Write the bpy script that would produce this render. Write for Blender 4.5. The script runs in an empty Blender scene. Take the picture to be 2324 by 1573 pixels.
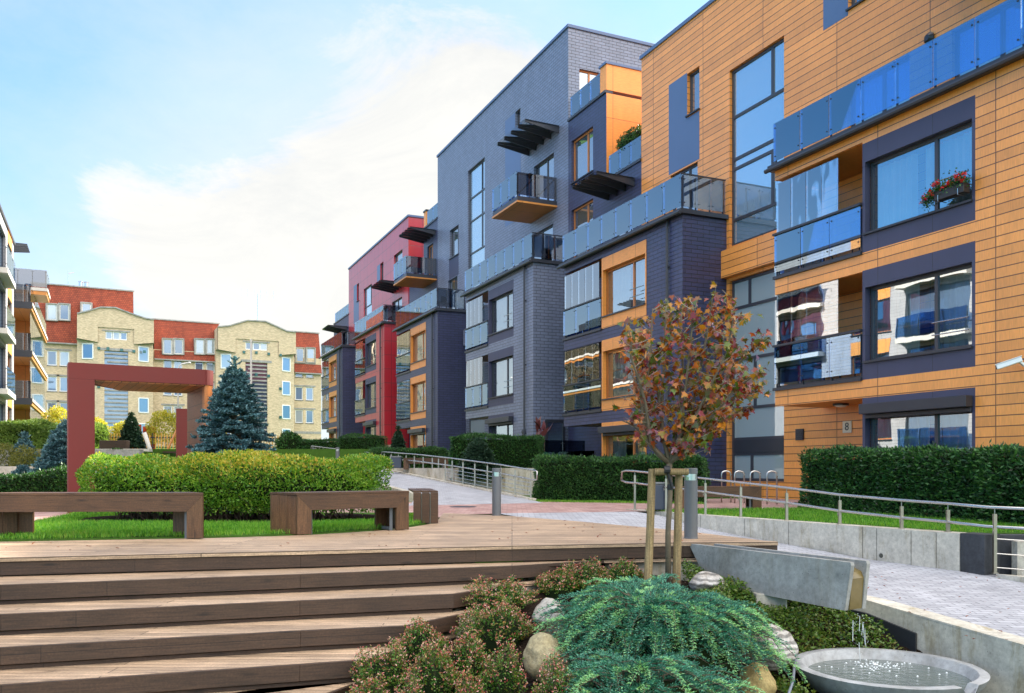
import bpy, math, random
import numpy as np
from mathutils import Matrix, Vector
random.seed(11)
RNG = np.random.default_rng(11)
SC = bpy.context.scene
COL = SC.collection
R = math.radians
I4 = Matrix.Identity(4)
H = 0.85            # eye height above the deck
FX, CX, CY = 1970.0, 1162.0, 1063.0
def px(x, y, Y):    # point seen at (x, y) of a 2324 px wide picture, at depth Y
    return Vector(((x-CX)/FX*Y, Y, H+(CY-y)/FX*Y))
def gp(x, y, z=0.0):
    Y = (H-z)*FX/(y-CY)
    return ((x-CX)/FX*Y, Y)

# ---------------------------------------------------------------- mesh builder
class MB:
    def __init__(s, F=I4):
        s.v = []; s.f = []; s.m = []; s.F = F; s.uvs = {}
    def quad(s, a, b, c, d, mi=0):
        n = len(s.v); s.v += [tuple(a), tuple(b), tuple(c), tuple(d)]
        s.f.append((n, n+1, n+2, n+3)); s.m.append(mi)
    def poly(s, pts, mi=0):
        n = len(s.v); s.v += [tuple(p) for p in pts]
        s.f.append(tuple(range(n, n+len(pts)))); s.m.append(mi)
    def box(s, x0, x1, y0, y1, z0, z1, mi=0):
        if x0 > x1: x0, x1 = x1, x0
        if y0 > y1: y0, y1 = y1, y0
        if z0 > z1: z0, z1 = z1, z0
        n = len(s.v)
        s.v += [(x0,y0,z0),(x1,y0,z0),(x1,y1,z0),(x0,y1,z0),(x0,y0,z1),(x1,y0,z1),(x1,y1,z1),(x0,y1,z1)]
        for q in ((0,3,2,1),(4,5,6,7),(0,1,5,4),(1,2,6,5),(2,3,7,6),(3,0,4,7)):
            s.f.append(tuple(n+i for i in q)); s.m.append(mi)
        return s
    def prism(s, poly, z0, z1, mi=0, mtop=None):
        # poly: list of (x,y); z0/z1 number or list
        k = len(poly)
        zb = z0 if isinstance(z0, (list, tuple)) else [z0]*k
        zt = z1 if isinstance(z1, (list, tuple)) else [z1]*k
        n = len(s.v)
        s.v += [(p[0],p[1],zb[i]) for i, p in enumerate(poly)] + [(p[0],p[1],zt[i]) for i, p in enumerate(poly)]
        s.f.append(tuple(n+i for i in reversed(range(k)))); s.m.append(mi)
        s.f.append(tuple(n+k+i for i in range(k))); s.m.append(mi if mtop is None else mtop)
        for i in range(k):
            j = (i+1) % k
            s.f.append((n+i, n+j, n+k+j, n+k+i)); s.m.append(mi)
        return s
    def beam(s, a, b, w, h, up=(0,0,1), mi=0, w2=None, h2=None):
        a = Vector(a); b = Vector(b); d = (b-a).normalized(); up = Vector(up)
        if abs(d.dot(up)) > .99: up = Vector((0,1,0))
        x = d.cross(up).normalized(); y = x.cross(d).normalized()
        w2 = w if w2 is None else w2; h2 = h if h2 is None else h2
        n = len(s.v)
        for p, ww, hh in ((a,w,h),(b,w2,h2)):
            for sx, sy in ((-1,-1),(1,-1),(1,1),(-1,1)):
                s.v.append(tuple(p + x*sx*ww/2 + y*sy*hh/2))
        for q in ((0,1,2,3),(7,6,5,4),(0,4,5,1),(1,5,6,2),(2,6,7,3),(3,7,4,0)):
            s.f.append(tuple(n+i for i in q)); s.m.append(mi)
        return s
    def tube(s, pts, r, n=8, cap=True, mi=0):
        pts = [Vector(p) for p in pts]; k = len(pts)
        rs = r if isinstance(r, (list, tuple)) else [r]*k
        base = len(s.v); ref = None
        for i, p in enumerate(pts):
            d = (pts[min(i+1,k-1)] - pts[max(i-1,0)]).normalized()
            if ref is None:
                ref = d.cross(Vector((0,0,1)))
                if ref.length < .1: ref = d.cross(Vector((1,0,0)))
                ref.normalize()
            ref = (ref - d*ref.dot(d)).normalized(); bi = d.cross(ref)
            for j in range(n):
                a = 2*math.pi*j/n
                s.v.append(tuple(p + (ref*math.cos(a)+bi*math.sin(a))*rs[i]))
        for i in range(k-1):
            for j in range(n):
                q = base+i*n; j2 = (j+1) % n
                s.f.append((q+j, q+j2, q+n+j2, q+n+j)); s.m.append(mi)
        if cap:
            s.f.append(tuple(base+j for j in reversed(range(n)))); s.m.append(mi)
            s.f.append(tuple(base+(k-1)*n+j for j in range(n))); s.m.append(mi)
        return s
    def lathe(s, c, prof, n=24, mi=0):   # prof: (r, z)
        base = len(s.v); k = len(prof)
        for r, z in prof:
            for j in range(n):
                a = 2*math.pi*j/n; s.v.append((c[0]+r*math.cos(a), c[1]+r*math.sin(a), c[2]+z))
        for i in range(k-1):
            for j in range(n):
                q = base+i*n; j2 = (j+1) % n
                s.f.append((q+j, q+j2, q+n+j2, q+n+j)); s.m.append(mi)
        return s
    def wall(s, ax, c, a0, a1, z0, z1, holes=(), d=.25, mi=0, rm=None):
        P = (lambda a, z, o=0.0: (c+o, a, z)) if ax == 'u' else (lambda a, z, o=0.0: (a, c+o, z))
        hs = [(max(h[0],a0), min(h[1],a1), max(h[2],z0), min(h[3],z1)) for h in holes]
        hs = [h for h in hs if h[1] > h[0]+1e-4 and h[3] > h[2]+1e-4]
        A = sorted({a0, a1, *[h[0] for h in hs], *[h[1] for h in hs]})
        Z = sorted({z0, z1, *[h[2] for h in hs], *[h[3] for h in hs]})
        for i in range(len(A)-1):
            for j in range(len(Z)-1):
                ca, cz = (A[i]+A[i+1])/2, (Z[j]+Z[j+1])/2
                if any(h[0] < ca < h[1] and h[2] < cz < h[3] for h in hs): continue
                s.quad(P(A[i],Z[j]), P(A[i+1],Z[j]), P(A[i+1],Z[j+1]), P(A[i],Z[j+1]), mi)
        r = mi if rm is None else rm
        for h in hs:
            for (p, q) in (((h[0],h[2]),(h[1],h[2])),((h[1],h[2]),(h[1],h[3])),((h[1],h[3]),(h[0],h[3])),((h[0],h[3]),(h[0],h[2]))):
                s.quad(P(*p), P(*q), P(q[0],q[1],d), P(p[0],p[1],d), r)
        return s
    def boxa(s, ax, c0, c1, a0, a1, z0, z1, mi=0):
        return s.box(c0,c1,a0,a1,z0,z1,mi) if ax == 'u' else s.box(a0,a1,c0,c1,z0,z1,mi)

ROOT = {}
def setp(o, label=None, cat=None, group=None, kind=None):
    if label: o['label'] = label
    if cat: o['category'] = cat
    if group: o['group'] = group
    if kind: o['kind'] = kind
    return o
def rotonly(F):
    # rigid frame (no mirror) with the same z rotation
    ang = math.atan2(F[1][1], F[1][0]) - math.pi/2 if False else math.atan2(-F[0][1], F[1][1])
    return Matrix.Rotation(ang, 4, 'Z')
def thing(name, label, cat, at=(0,0,0), F=I4, group=None, kind=None):
    o = bpy.data.objects.new(name, None); COL.objects.link(o)
    o.empty_display_size = .3
    M = Matrix.Translation(F @ Vector(at)) @ rotonly(F)
    o.matrix_world = M
    ROOT[o] = M.inverted()
    return setp(o, label, cat, group, kind)
def make_mesh(name, V, faces, mi=None, uv=None, smooth=False):
    me = bpy.data.meshes.new(name)
    me.from_pydata(V, [], faces)
    return me
def build(mb, name, mats, parent=None, smooth=False, bevel=0, at=None, label=None, cat=None, group=None, kind=None, solid=None):
    if not isinstance(mats, (list, tuple)): mats = [mats]
    me = bpy.data.meshes.new(name)
    V0 = np.array(mb.v, dtype=float).reshape(-1,3)
    F = np.array(mb.F)
    W = V0 @ F[:3,:3].T + F[:3,3]
    if parent is not None:
        Mi = np.array(ROOT[parent])
    else:
        o0 = Vector(at) if at is not None else Vector(((V0[:,0].min()+V0[:,0].max())/2, (V0[:,1].min()+V0[:,1].max())/2, V0[:,2].min()))
        M = Matrix.Translation(mb.F @ o0) @ rotonly(mb.F)
        Mi = np.array(M.inverted())
    L = W @ Mi[:3,:3].T + Mi[:3,3]
    me.from_pydata([tuple(p) for p in L], [], mb.f)
    for m in mats: me.materials.append(m)
    if any(mb.m): me.polygons.foreach_set('material_index', mb.m)
    # uv in metres, by dominant axis in the frame of the thing
    uvl = me.uv_layers.new(name='UVMap')
    li = np.empty(len(me.loops), dtype=np.int32); me.loops.foreach_get('vertex_index', li)
    ls = np.empty(len(me.polygons), dtype=np.int32); me.polygons.foreach_get('loop_total', ls)
    uv = np.empty((len(li),2)); k = 0
    Vf = V0
    starts = np.concatenate([[0], np.cumsum(ls)[:-1]])
    P = Vf[li]
    p0 = P[starts]; p1 = P[starts+1]; p2 = P[starts+2]
    nn = np.abs(np.cross(p1-p0, p2-p0))
    dom = nn.argmax(1)
    # flat prisms with a non axis normal: use horizontal distance
    domL = np.repeat(dom, ls)
    uv[:,0] = np.where(domL == 0, P[:,1], P[:,0])
    uv[:,1] = np.where(domL == 2, P[:,1], P[:,2])
    uvl.data.foreach_set('uv', uv.ravel())
    if smooth: me.polygons.foreach_set('use_smooth', [True]*len(me.polygons))
    me.update()
    o = bpy.data.objects.new(name, me); COL.objects.link(o)
    if parent is not None:
        o.parent = parent; ROOT[o] = ROOT[parent]
    else:
        o.matrix_world = M; ROOT[o] = M.inverted()
    if bevel:
        b = o.modifiers.new('Bevel', 'BEVEL'); b.width = bevel; b.segments = 2; b.limit_method = 'ANGLE'
    if solid:
        b = o.modifiers.new('Solid', 'SOLIDIFY'); b.thickness = solid
    return setp(o, label, cat, group, kind)
def copy_tree(o, parent=None, loc=None, rotz=None, scale=None, label=None, group=None):
    c = o.copy(); COL.objects.link(c)
    if parent is not None: c.parent = parent
    for ch in [x for x in bpy.data.objects if x.parent == o]: copy_tree(ch, c)
    if loc is not None: c.location = loc
    if rotz is not None: c.rotation_euler = (0,0,rotz)
    if scale is not None: c.scale = scale
    if label: c['label'] = label
    if group: c['group'] = group
    return c

# fast mesh from numpy: K-vertex polygons
def np_mesh(name, V, k, mat, smooth=False, parent=None, loc=(0,0,0), extra=None, **tags):
    """V: (n*k,3) array, polygon i uses verts i*k..i*k+k-1. Coordinates are world; loc = object origin."""
    n = len(V)//k
    me = bpy.data.meshes.new(name)
    Vw = V - np.array(loc)
    if parent is not None:
        Mi = np.array(ROOT[parent]); Vw = V @ Mi[:3,:3].T + Mi[:3,3]
    me.vertices.add(len(Vw)); me.vertices.foreach_set('co', Vw.astype(np.float32).ravel())
    me.loops.add(n*k); me.loops.foreach_set('vertex_index', np.arange(n*k, dtype=np.int32))
    me.polygons.add(n); me.polygons.foreach_set('loop_start', np.arange(0, n*k, k, dtype=np.int32))
    me.polygons.foreach_set('loop_total', np.full(n, k, dtype=np.int32))
    me.update(calc_edges=True)
    me.materials.append(mat)
    o = bpy.data.objects.new(name, me); COL.objects.link(o)
    if parent is not None: o.parent = parent; ROOT[o] = ROOT[parent]
    else:
        o.location = loc; ROOT[o] = Matrix.Translation(Vector(loc)).inverted()
    return setp(o, **tags)
def two_tone(name, Va, Vb, k, ma, mb_, parent):
    o = np_mesh(name, np.concatenate([Va, Vb]), k, ma, parent=parent)
    o.data.materials.append(mb_); idx_ = np.zeros(len(o.data.polygons), dtype=np.int32); idx_[len(Va)//k:] = 1
    o.data.polygons.foreach_set('material_index', idx_); return o
def unit(a): return a/np.maximum(np.linalg.norm(a, axis=-1, keepdims=True), 1e-9)
def rand_dir(n):
    a = RNG.normal(size=(n,3)); return unit(a)
def leaves(P, D, N, L, W, fold=.25):
    """folded diamond leaves. P base points, D direction, N normal-ish, L length, W width -> quads split along midrib (2 tris as one 4-gon)."""
    D = unit(D); S = unit(np.cross(D, N)); Nn = np.cross(S, D)
    L = np.broadcast_to(np.asarray(L, float).reshape(-1,1), (len(P),1)); W = np.broadcast_to(np.asarray(W, float).reshape(-1,1), (len(P),1))
    a = P; c = P + D*L
    b = P + D*L*.45 + S*W*.5 + Nn*W*fold
    d = P + D*L*.45 - S*W*.5 + Nn*W*fold
    return np.stack([a,b,c,d],1).reshape(-1,3)
# ---------------------------------------------------------------- materials
class NT:
    def __init__(s, m):
        s.m = m; m.use_nodes = True; s.t = m.node_tree; s.t.nodes.clear()
        s.out = s.t.nodes.new('ShaderNodeOutputMaterial')
    def n(s, typ, **kw):
        nd = s.t.nodes.new('ShaderNode'+typ)
        for k, v in kw.items():
            if k.startswith('i_'):
                key = k[2:]
                key = int(key) if key.isdigit() else key.replace('_', ' ')
                nd.inputs[key].default_value = v
            else: setattr(nd, k, v)
        return nd
    def l(s, a, b): s.t.links.new(a, b)
def c4(c): return (c[0], c[1], c[2], 1)
def lin(r, g, b):
    f = lambda x: (x/255/12.92) if x/255 <= .04045 else ((x/255+.055)/1.055)**2.4
    return (f(r), f(g), f(b))
def mixc(t, fac, a, b, mode='MIX'):
    m = t.n('Mix', data_type='RGBA', blend_type=mode)
    for sock, v in ((m.inputs[0], fac), (m.inputs[6], a), (m.inputs[7], b)):
        if isinstance(v, (int, float)): sock.default_value = v
        elif isinstance(v, tuple): sock.default_value = c4(v)
        else: t.l(v, sock)
    return m.outputs[2]
def ramp(t, fac, stops):
    r = t.n('ValToRGB'); e = r.color_ramp.elements
    while len(e) < len(stops): e.new(.5)
    for i, (p, c) in enumerate(stops):
        e[i].position = p; e[i].color = c4(c) if isinstance(c, tuple) else (c, c, c, 1)
    t.l(fac, r.inputs[0]); return r.outputs[0]
def noise(t, vec, scale, detail=4, rough=.55, dist=0):
    n = t.n('TexNoise', i_Scale=scale, i_Detail=detail, i_Roughness=rough, i_Distortion=dist)
    if vec is not None: t.l(vec, n.inputs['Vector'])
    return n.outputs[0]
def mapping(t, vec, sc=(1,1,1), rot=(0,0,0), loc=(0,0,0)):
    m = t.n('Mapping'); m.inputs['Scale'].default_value = sc; m.inputs['Rotation'].default_value = rot; m.inputs['Location'].default_value = loc
    t.l(vec, m.inputs[0]); return m.outputs[0]
def coords(t, kind='Object'):
    c = t.n('TexCoord'); return c.outputs[kind]
def princ(t, col, rough=.5, metal=0.0, spec=.5, bump=None, bstr=.3, bdist=.01, coat=0):
    p = t.n('BsdfPrincipled')
    if isinstance(col, tuple): p.inputs['Base Color'].default_value = c4(col)
    else: t.l(col, p.inputs['Base Color'])
    if isinstance(rough, (int, float)): p.inputs['Roughness'].default_value = rough
    else: t.l(rough, p.inputs['Roughness'])
    p.inputs['Metallic'].default_value = metal
    p.inputs['Specular IOR Level'].default_value = spec
    if coat: p.inputs['Coat Weight'].default_value = coat; p.inputs['Coat Roughness'].default_value = .15
    if bump is not None:
        b = t.n('Bump', i_Strength=bstr, i_Distance=bdist); t.l(bump, b.inputs['Height']); t.l(b.outputs[0], p.inputs['Normal'])
    return p.outputs[0]
def newm(name): return NT(bpy.data.materials.new(name))
def plain(name, col, rough=.5, metal=0, var=.12, scale=6, bump=.0, bd=.005, spec=.5):
    t = newm(name); oc = coords(t)
    nz = noise(t, oc, scale, 5)
    c = mixc(t, nz, tuple(x*(1-var) for x in col), tuple(min(1,x*(1+var)) for x in col))
    b = noise(t, oc, scale*8, 4) if bump else None
    rr = t.n('MapRange', i_To_Min=max(0,rough-.06), i_To_Max=min(1,rough+.06)); t.l(nz, rr.inputs[0])
    t.l(princ(t, c, rr.outputs[0], metal, spec, b, bump, bd), t.out.inputs[0]); return t.m
def tiles(name, col, gap, bw, rh, off=.5, mortar=.006, rough=.4, var=.12, bstr=.6, grain=None, spec=.5, streak=.1, bias=0.0, c2=None, rot=0):
    """courses / boards / bricks laid on UV metres"""
    t = newm(name); uv = coords(t, 'UV')
    if rot: uv = mapping(t, uv, rot=(0,0,rot))
    b = t.n('TexBrick', offset=off, offset_frequency=2, squash=1.0)
    t.l(uv, b.inputs['Vector'])
    for k, v in (('Scale',1.0),('Mortar Size',mortar),('Mortar Smooth',.15),('Bias',bias),('Brick Width',bw),('Row Height',rh)): b.inputs[k].default_value = v
    ca = tuple(x*(1-var) for x in col); cb = c2 if c2 else tuple(min(1,x*(1+var)) for x in col)
    b.inputs['Color1'].default_value = c4(ca); b.inputs['Color2'].default_value = c4(cb); b.inputs['Mortar'].default_value = c4(gap)
    c = b.outputs[0]
    big = noise(t, mapping(t, uv, sc=(1.2,.35,1)), 1.3, 5, .6)
    c = mixc(t, 1.0, c, ramp(t, big, [(.25,1-streak*1.6),(.75,1.0+streak)]), 'MULTIPLY')
    if grain:
        g = noise(t, mapping(t, uv, sc=grain), 3, 6, .6)
        c = mixc(t, 1.0, c, ramp(t, g, [(.3,.86),(.7,1.1)]), 'MULTIPLY')
    inv = t.n('Math', operation='SUBTRACT'); inv.inputs[0].default_value = 1; t.l(b.outputs['Fac'], inv.inputs[1])
    t.l(princ(t, c, rough, 0, spec, inv.outputs[0], bstr, .012), t.out.inputs[0]); return t.m
def wood(name, col, board=.14, axis='x', rough=.55, var=.18, gap=.006, dark=.25, knots=True, grooves=0.0, joint=2.6, spec=.4):
    t = newm(name); uv = coords(t, 'UV')
    if axis == 'y': uv = mapping(t, uv, rot=(0,0,math.pi/2))
    b = t.n('TexBrick', offset=.37, offset_frequency=3); t.l(uv, b.inputs['Vector'])
    for k, v in (('Scale',1.0),('Mortar Size',gap/2),('Mortar Smooth',.1),('Bias',0.0),('Brick Width',joint),('Row Height',board)): b.inputs[k].default_value = v
    b.inputs['Color1'].default_value = c4(tuple(x*(1-var) for x in col)); b.inputs['Color2'].default_value = c4(tuple(min(1,x*(1+var)) for x in col))
    b.inputs['Mortar'].default_value = c4(tuple(x*dark*.5 for x in col))
    g = noise(t, mapping(t, uv, sc=(1.6,34,1)), 2.2, 7, .65, .3)
    c = mixc(t, 1.0, b.outputs[0], ramp(t, g, [(.28,.42),(.52,1.0),(.75,1.35)]), 'MULTIPLY')
    w = noise(t, uv, 1.1, 6, .65); c = mixc(t, 1.0, c, ramp(t, w, [(.3,.68),(.7,1.22)]), 'MULTIPLY')
    sp = noise(t, uv, 55, 3, .7); c = mixc(t, 1.0, c, ramp(t, sp, [(.35,.78),(.62,1.12),(.74,1.5)]), 'MULTIPLY')
    if knots:
        v = t.n('TexVoronoi', i_Scale=1.0, i_Randomness=1.0); t.l(mapping(t, uv, sc=(1.9,8.0,1)), v.inputs['Vector'])
        c = mixc(t, 1.0, c, ramp(t, v.outputs['Distance'], [(.03,.22),(.10,.62),(.17,1.0)]), 'MULTIPLY')
    inv = t.n('Math', operation='SUBTRACT'); inv.inputs[0].default_value = 1; t.l(b.outputs['Fac'], inv.inputs[1])
    hgt = inv.outputs[0]
    if grooves:
        wv = t.n('TexWave', wave_type='BANDS', bands_direction='Y', wave_profile='SIN', i_Scale=1/grooves/3.1416*1.57, i_Distortion=0.0); t.l(uv, wv.inputs['Vector'])
        a = t.n('Math', operation='MULTIPLY_ADD', i_1=.25); t.l(wv.outputs[1], a.inputs[0]); t.l(hgt, a.inputs[2]); hgt = a.outputs[0]
        c = mixc(t, 1.0, c, ramp(t, wv.outputs[1], [(.1,.78),(.6,1.06)]), 'MULTIPLY')
    t.l(princ(t, c, rough, 0, spec, hgt, .5, .008), t.out.inputs[0]); return t.m
def concrete(name, col, stain=.35, rough=.8, scale=1.0):
    t = newm(name); oc = coords(t)
    a = noise(t, oc, 1.7*scale, 8, .68, .4); c = mixc(t, ramp(t, a, [(.32,0.0),(.66,1.0)]), tuple(x*.66 for x in col), tuple(min(1,x*1.14) for x in col))
    s = noise(t, mapping(t, oc, sc=(1.6,1.6,.30)), 1.9, 7, .72, .5)
    st = ramp(t, s, [(.36,1.0),(.50,0.0)]); c = mixc(t, 1.0, c, mixc(t, st, (1.0,1.0,1.0), (1-stain*.8, 1-stain*.95, 1-stain*1.25)), 'MULTIPLY')
    fs = noise(t, oc, 18, 6, .75); c = mixc(t, 1.0, c, ramp(t, fs, [(.3,.74),(.6,1.06)]), 'MULTIPLY')
    v = t.n('TexVoronoi', i_Scale=22.0); t.l(oc, v.inputs['Vector'])
    c = mixc(t, 1.0, c, ramp(t, v.outputs['Distance'], [(.06,.45),(.13,1.0)]), 'MULTIPLY')
    t.l(princ(t, c, rough, 0, .3, noise(t, oc, 40, 5), .25, .004), t.out.inputs[0]); return t.m
def leafm(name, cols, rough=.5, trans=.35, hue=None, nscale=1.5, dim=.0):
    """cols: stops for per-leaf random colour"""
    t = newm(name); g = t.n('NewGeometry')
    f = g.outputs['Random Per Island']
    nz = noise(t, coords(t), nscale, 3)
    m = t.n('Math', operation='MULTIPLY_ADD', i_1=.55); t.l(f, m.inputs[0])
    m2 = t.n('Math', operation='MULTIPLY', i_1=.5); t.l(nz, m2.inputs[0]); t.l(m2.outputs[0], m.inputs[2])
    k = len(cols); c = ramp(t, m.outputs[0], [(.12+.76*i/(k-1), cc) for i, cc in enumerate(cols)])
    p = princ(t, c, rough, 0, .45)
    tr = t.n('BsdfTranslucent'); t.l(mixc(t, 1.0, c, (1.5,1.5,.8), 'MULTIPLY'), tr.inputs[0])
    mx = t.n('MixShader'); mx.inputs[0].default_value = trans; t.l(p, mx.inputs[1]); t.l(tr.outputs[0], mx.inputs[2])
    t.l(mx.outputs[0], t.out.inputs[0]); return t.m
def glassm(name, tint=(.8,.88,.95), base=.12, ior=1.9, rough=.0, wave=.0, refl=(1,1,1)):
    """thin architectural glass: transparent + mirror by fresnel"""
    t = newm(name)
    tr = t.n('BsdfTransparent'); tr.inputs[0].default_value = c4(tint)
    gl = t.n('BsdfGlossy'); gl.inputs['Roughness'].default_value = rough; gl.inputs[0].default_value = c4(refl)
    fr = t.n('Fresnel', i_IOR=ior)
    g = t.n('NewGeometry'); bf = t.n('MapRange'); 
    if wave:
        b = t.n('Bump', i_Strength=wave, i_Distance=.02); t.l(noise(t, mapping(t, coords(t), sc=(1,1,.7)), .9, 2), b.inputs['Height']); t.l(b.outputs[0], gl.inputs['Normal'])
    # same fresnel from both sides of the sheet
    lw = t.n('LayerWeight', i_Blend=.25)
    a = t.n('MapRange', i_To_Min=base, i_To_Max=1.0); t.l(lw.outputs['Fresnel'], a.inputs[0]); a.clamp = True
    mx = t.n('MixShader'); t.l(a.outputs[0], mx.inputs[0]); t.l(tr.outputs[0], mx.inputs[1]); t.l(gl.outputs[0], mx.inputs[2])
    t.l(mx.outputs[0], t.out.inputs[0]); return t.m
def darkglass(name, col=(.02,.03,.045), base=.35, wave=.25, refl=(.86,.93,1.0)):
    """coated window pane over a dark room"""
    t = newm(name)
    d = princ(t, col, .3)
    gl = t.n('BsdfGlossy'); gl.inputs['Roughness'].default_value = .01; gl.inputs[0].default_value = c4(refl)
    if wave:
        b = t.n('Bump', i_Strength=wave, i_Distance=.02); t.l(noise(t, coords(t), .8, 2), b.inputs['Height']); t.l(b.outputs[0], gl.inputs['Normal'])
    lw = t.n('LayerWeight', i_Blend=.3); a = t.n('MapRange', i_To_Min=base, i_To_Max=1.0); t.l(lw.outputs['Fresnel'], a.inputs[0])
    mx = t.n('MixShader'); t.l(a.outputs[0], mx.inputs[0]); t.l(d, mx.inputs[1]); t.l(gl.outputs[0], mx.inputs[2])
    t.l(mx.outputs[0], t.out.inputs[0]); return t.m

ORANGE = (.85,.315,.066)
M = {}
M['orange'] = tiles('orange_boards', ORANGE, (.13,.05,.018), 3.0, .212, 0, .010, .38, .13, .9, grain=(14,1.2,1), streak=.08, spec=.8)
M['orange_plain'] = tiles('orange_panel', ORANGE, (.12,.05,.02), 1.5, 3.0, 0, .008, .42, .04, .5, grain=(1.5,9,1), streak=.05)
M['navy'] = tiles('navy_slate', (.038,.044,.108), (.010,.011,.022), .46, .132, .5, .010, .42, .11, .9, streak=.10, spec=.6)
M['slate'] = tiles('grey_slate', (.165,.190,.275), (.034,.038,.058), .38, .135, .5, .010, .40, .09, .9, streak=.10, spec=.7)
M['red'] = tiles('red_panels', (.46,.020,.034), (.10,.008,.012), 1.1, .95, 0, .014, .28, .05, .5, spec=1.0, streak=.06)
M['navy_panel'] = tiles('navy_panel', (.046,.047,.095), (.016,.016,.022), 1.5, 4.0, 0, .006, .5, .04, .5, streak=.06)
M['blue_panel'] = plain('steel_panel', (.085,.135,.26), .38, 0, .08, 1.2)
M['dark'] = plain('dark_metal', (.035,.038,.05), .38, .2, .15, 3)
M['darkframe'] = plain('dark_window_frame', (.04,.042,.055), .35, 0, .1, 3)
M['orangeframe'] = plain('orange_window_frame', (.50,.17,.045), .4, 0, .12, 5)
M['soffit'] = tiles('orange_soffit', (.62,.24,.05), (.12,.05,.02), 1.6, 3.0, 0, .008, .45, .05, .4, grain=(1.5,9,1))
M['white'] = plain('white_plaster', (.58,.56,.52), .7, 0, .06, 2)
M['pale'] = tiles('pale_siding', (.40,.39,.40), (.16,.16,.17), 1.2, .18, .5, .008, .5, .06, .6)
M['cream'] = tiles('cream_siding', (.72,.62,.44), (.25,.20,.14), 1.6, .2, .5, .008, .5, .06, .5)
M['pane'] = darkglass('coated_window_glass')
def varglass(name, base):
    t = newm(name); oi = t.n('ObjectInfo')
    c = ramp(t, oi.outputs['Random'], [(.0,(.03,.04,.06)),(.3,(.06,.09,.14)),(.5,(.13,.20,.32)),(.75,(.40,.42,.42)),(1.0,(.10,.16,.26))])
    d = princ(t, c, .3); gl = t.n('BsdfGlossy'); gl.inputs['Roughness'].default_value = .02; gl.inputs[0].default_value = (.62,.80,1.0,1)
    lw = t.n('LayerWeight', i_Blend=.3); a = t.n('MapRange', i_To_Min=base, i_To_Max=1.0); t.l(lw.outputs['Fresnel'], a.inputs[0])
    mx = t.n('MixShader'); t.l(a.outputs[0], mx.inputs[0]); t.l(d, mx.inputs[1]); t.l(gl.outputs[0], mx.inputs[2]); t.l(mx.outputs[0], t.out.inputs[0]); return t.m
M['pane_far'] = varglass('blue_window_glass', .16)
M['hallpane'] = darkglass('pale_stair_glass', (.34,.41,.43), .22, .1)  # brightness of the hall behind put into the pane's pale colour
M['stairpane'] = darkglass('sky_tinted_stair_glass', (.16,.26,.36), .50, .12, (.8,.93,1.0))  # sky reflection put into the blue base colour, besides the mirror layer
M['seeglass'] = glassm('window_glass', (.80,.88,.93), .42, wave=.12, refl=(.9,.96,1))
M['railglass'] = glassm('blue_railing_glass', (.34,.56,.86), .28, refl=(.74,.90,1.0))
M['foldglass'] = glassm('folding_glass', (.90,.94,.97), .30, wave=.2)
M['smoke'] = glassm('smoked_railing_glass', (.32,.36,.42), .10)
M['curtain'] = plain('sheer_curtain', (.42,.47,.44), .8, 0, .25, 2.0)
M['steel'] = plain('brushed_steel', (.55,.53,.50), .28, 1.0, .08, 9)
M['steel_post'] = plain('steel_post', (.36,.33,.28), .35, 1.0, .1, 9)
M['bollard'] = plain('bollard_paint', (.12,.125,.135), .5, .1, .1, 20, .15, .001)
M['lampglass'] = plain('frosted_lamp_glass', (.68,.70,.68), .25, 0, .05, 10)
M['concrete'] = concrete('weathered_concrete', (.56,.52,.44), .42)
M['concrete_grey'] = concrete('smooth_grey_concrete', (.33,.325,.31), .22, .7, 1.5)
M['concrete_bowl'] = concrete('pale_bowl_concrete', (.36,.365,.37), .14, .6, 1.5)
M['concrete_dark'] = concrete('tarred_concrete', (.055,.058,.066), .2)
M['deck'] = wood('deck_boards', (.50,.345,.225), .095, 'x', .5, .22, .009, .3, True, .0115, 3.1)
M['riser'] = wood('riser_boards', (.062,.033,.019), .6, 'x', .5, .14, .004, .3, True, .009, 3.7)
M['bench'] = wood('bench_boards', (.095,.045,.020), .8, 'x', .45, .15, .003, .3, True, .012, 9)
M['benchv'] = wood('bench_end_boards', (.115,.056,.025), .8, 'y', .45, .12, .003, .3, True, 0, 9)
M['archred'] = plain('red_painted_metal', (.135,.010,.007), .62, 0, .10, 3, .1, .001)
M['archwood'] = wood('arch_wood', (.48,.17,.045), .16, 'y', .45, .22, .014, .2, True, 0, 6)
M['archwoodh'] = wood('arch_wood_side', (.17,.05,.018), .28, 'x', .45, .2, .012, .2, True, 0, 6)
M['paver'] = tiles('grey_pavers', (.37,.37,.405), (.17,.17,.18), .21, .105, .5, .006, .8, .10, .6, c2=(.45,.45,.485), streak=.12, grain=(6,6,1))
M['brickpave'] = tiles('red_brick_pavers', (.37,.185,.165), (.19,.13,.12), .21, .105, .5, .005, .8, .2, .5, c2=(.50,.33,.29), streak=.1)
M['brick'] = tiles('yellow_brick', (.66,.50,.32), (.46,.38,.28), .25, .085, .5, .012, .85, .2, .5, c2=(.78,.60,.40), streak=.03)
M['rooftile'] = tiles('red_roof_tiles', (.30,.050,.022), (.09,.018,.010), .24, .22, .5, .016, .8, .14, .8, c2=(.36,.068,.028), streak=.16)
M['lintel'] = concrete('grey_lintel', (.36,.35,.34), .2)
M['whiteframe'] = plain('white_window_frame', (.80,.80,.80), .4, 0, .03, 3)
M['soil'] = plain('dark_bark_mulch', (.030,.019,.013), .95, 0, .6, 14, 1.0, .03, .1)
M['lawnsoil'] = plain('lawn_soil', (.05,.11,.016), .95, 0, .35, 7, .5, .02, .1)
M['bark'] = plain('tree_bark', (.13,.10,.065), .8, 0, .35, 18, .8, .01)
M['twig'] = plain('pale_twig', (.30,.24,.19), .7, 0, .3, 18)
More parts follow.
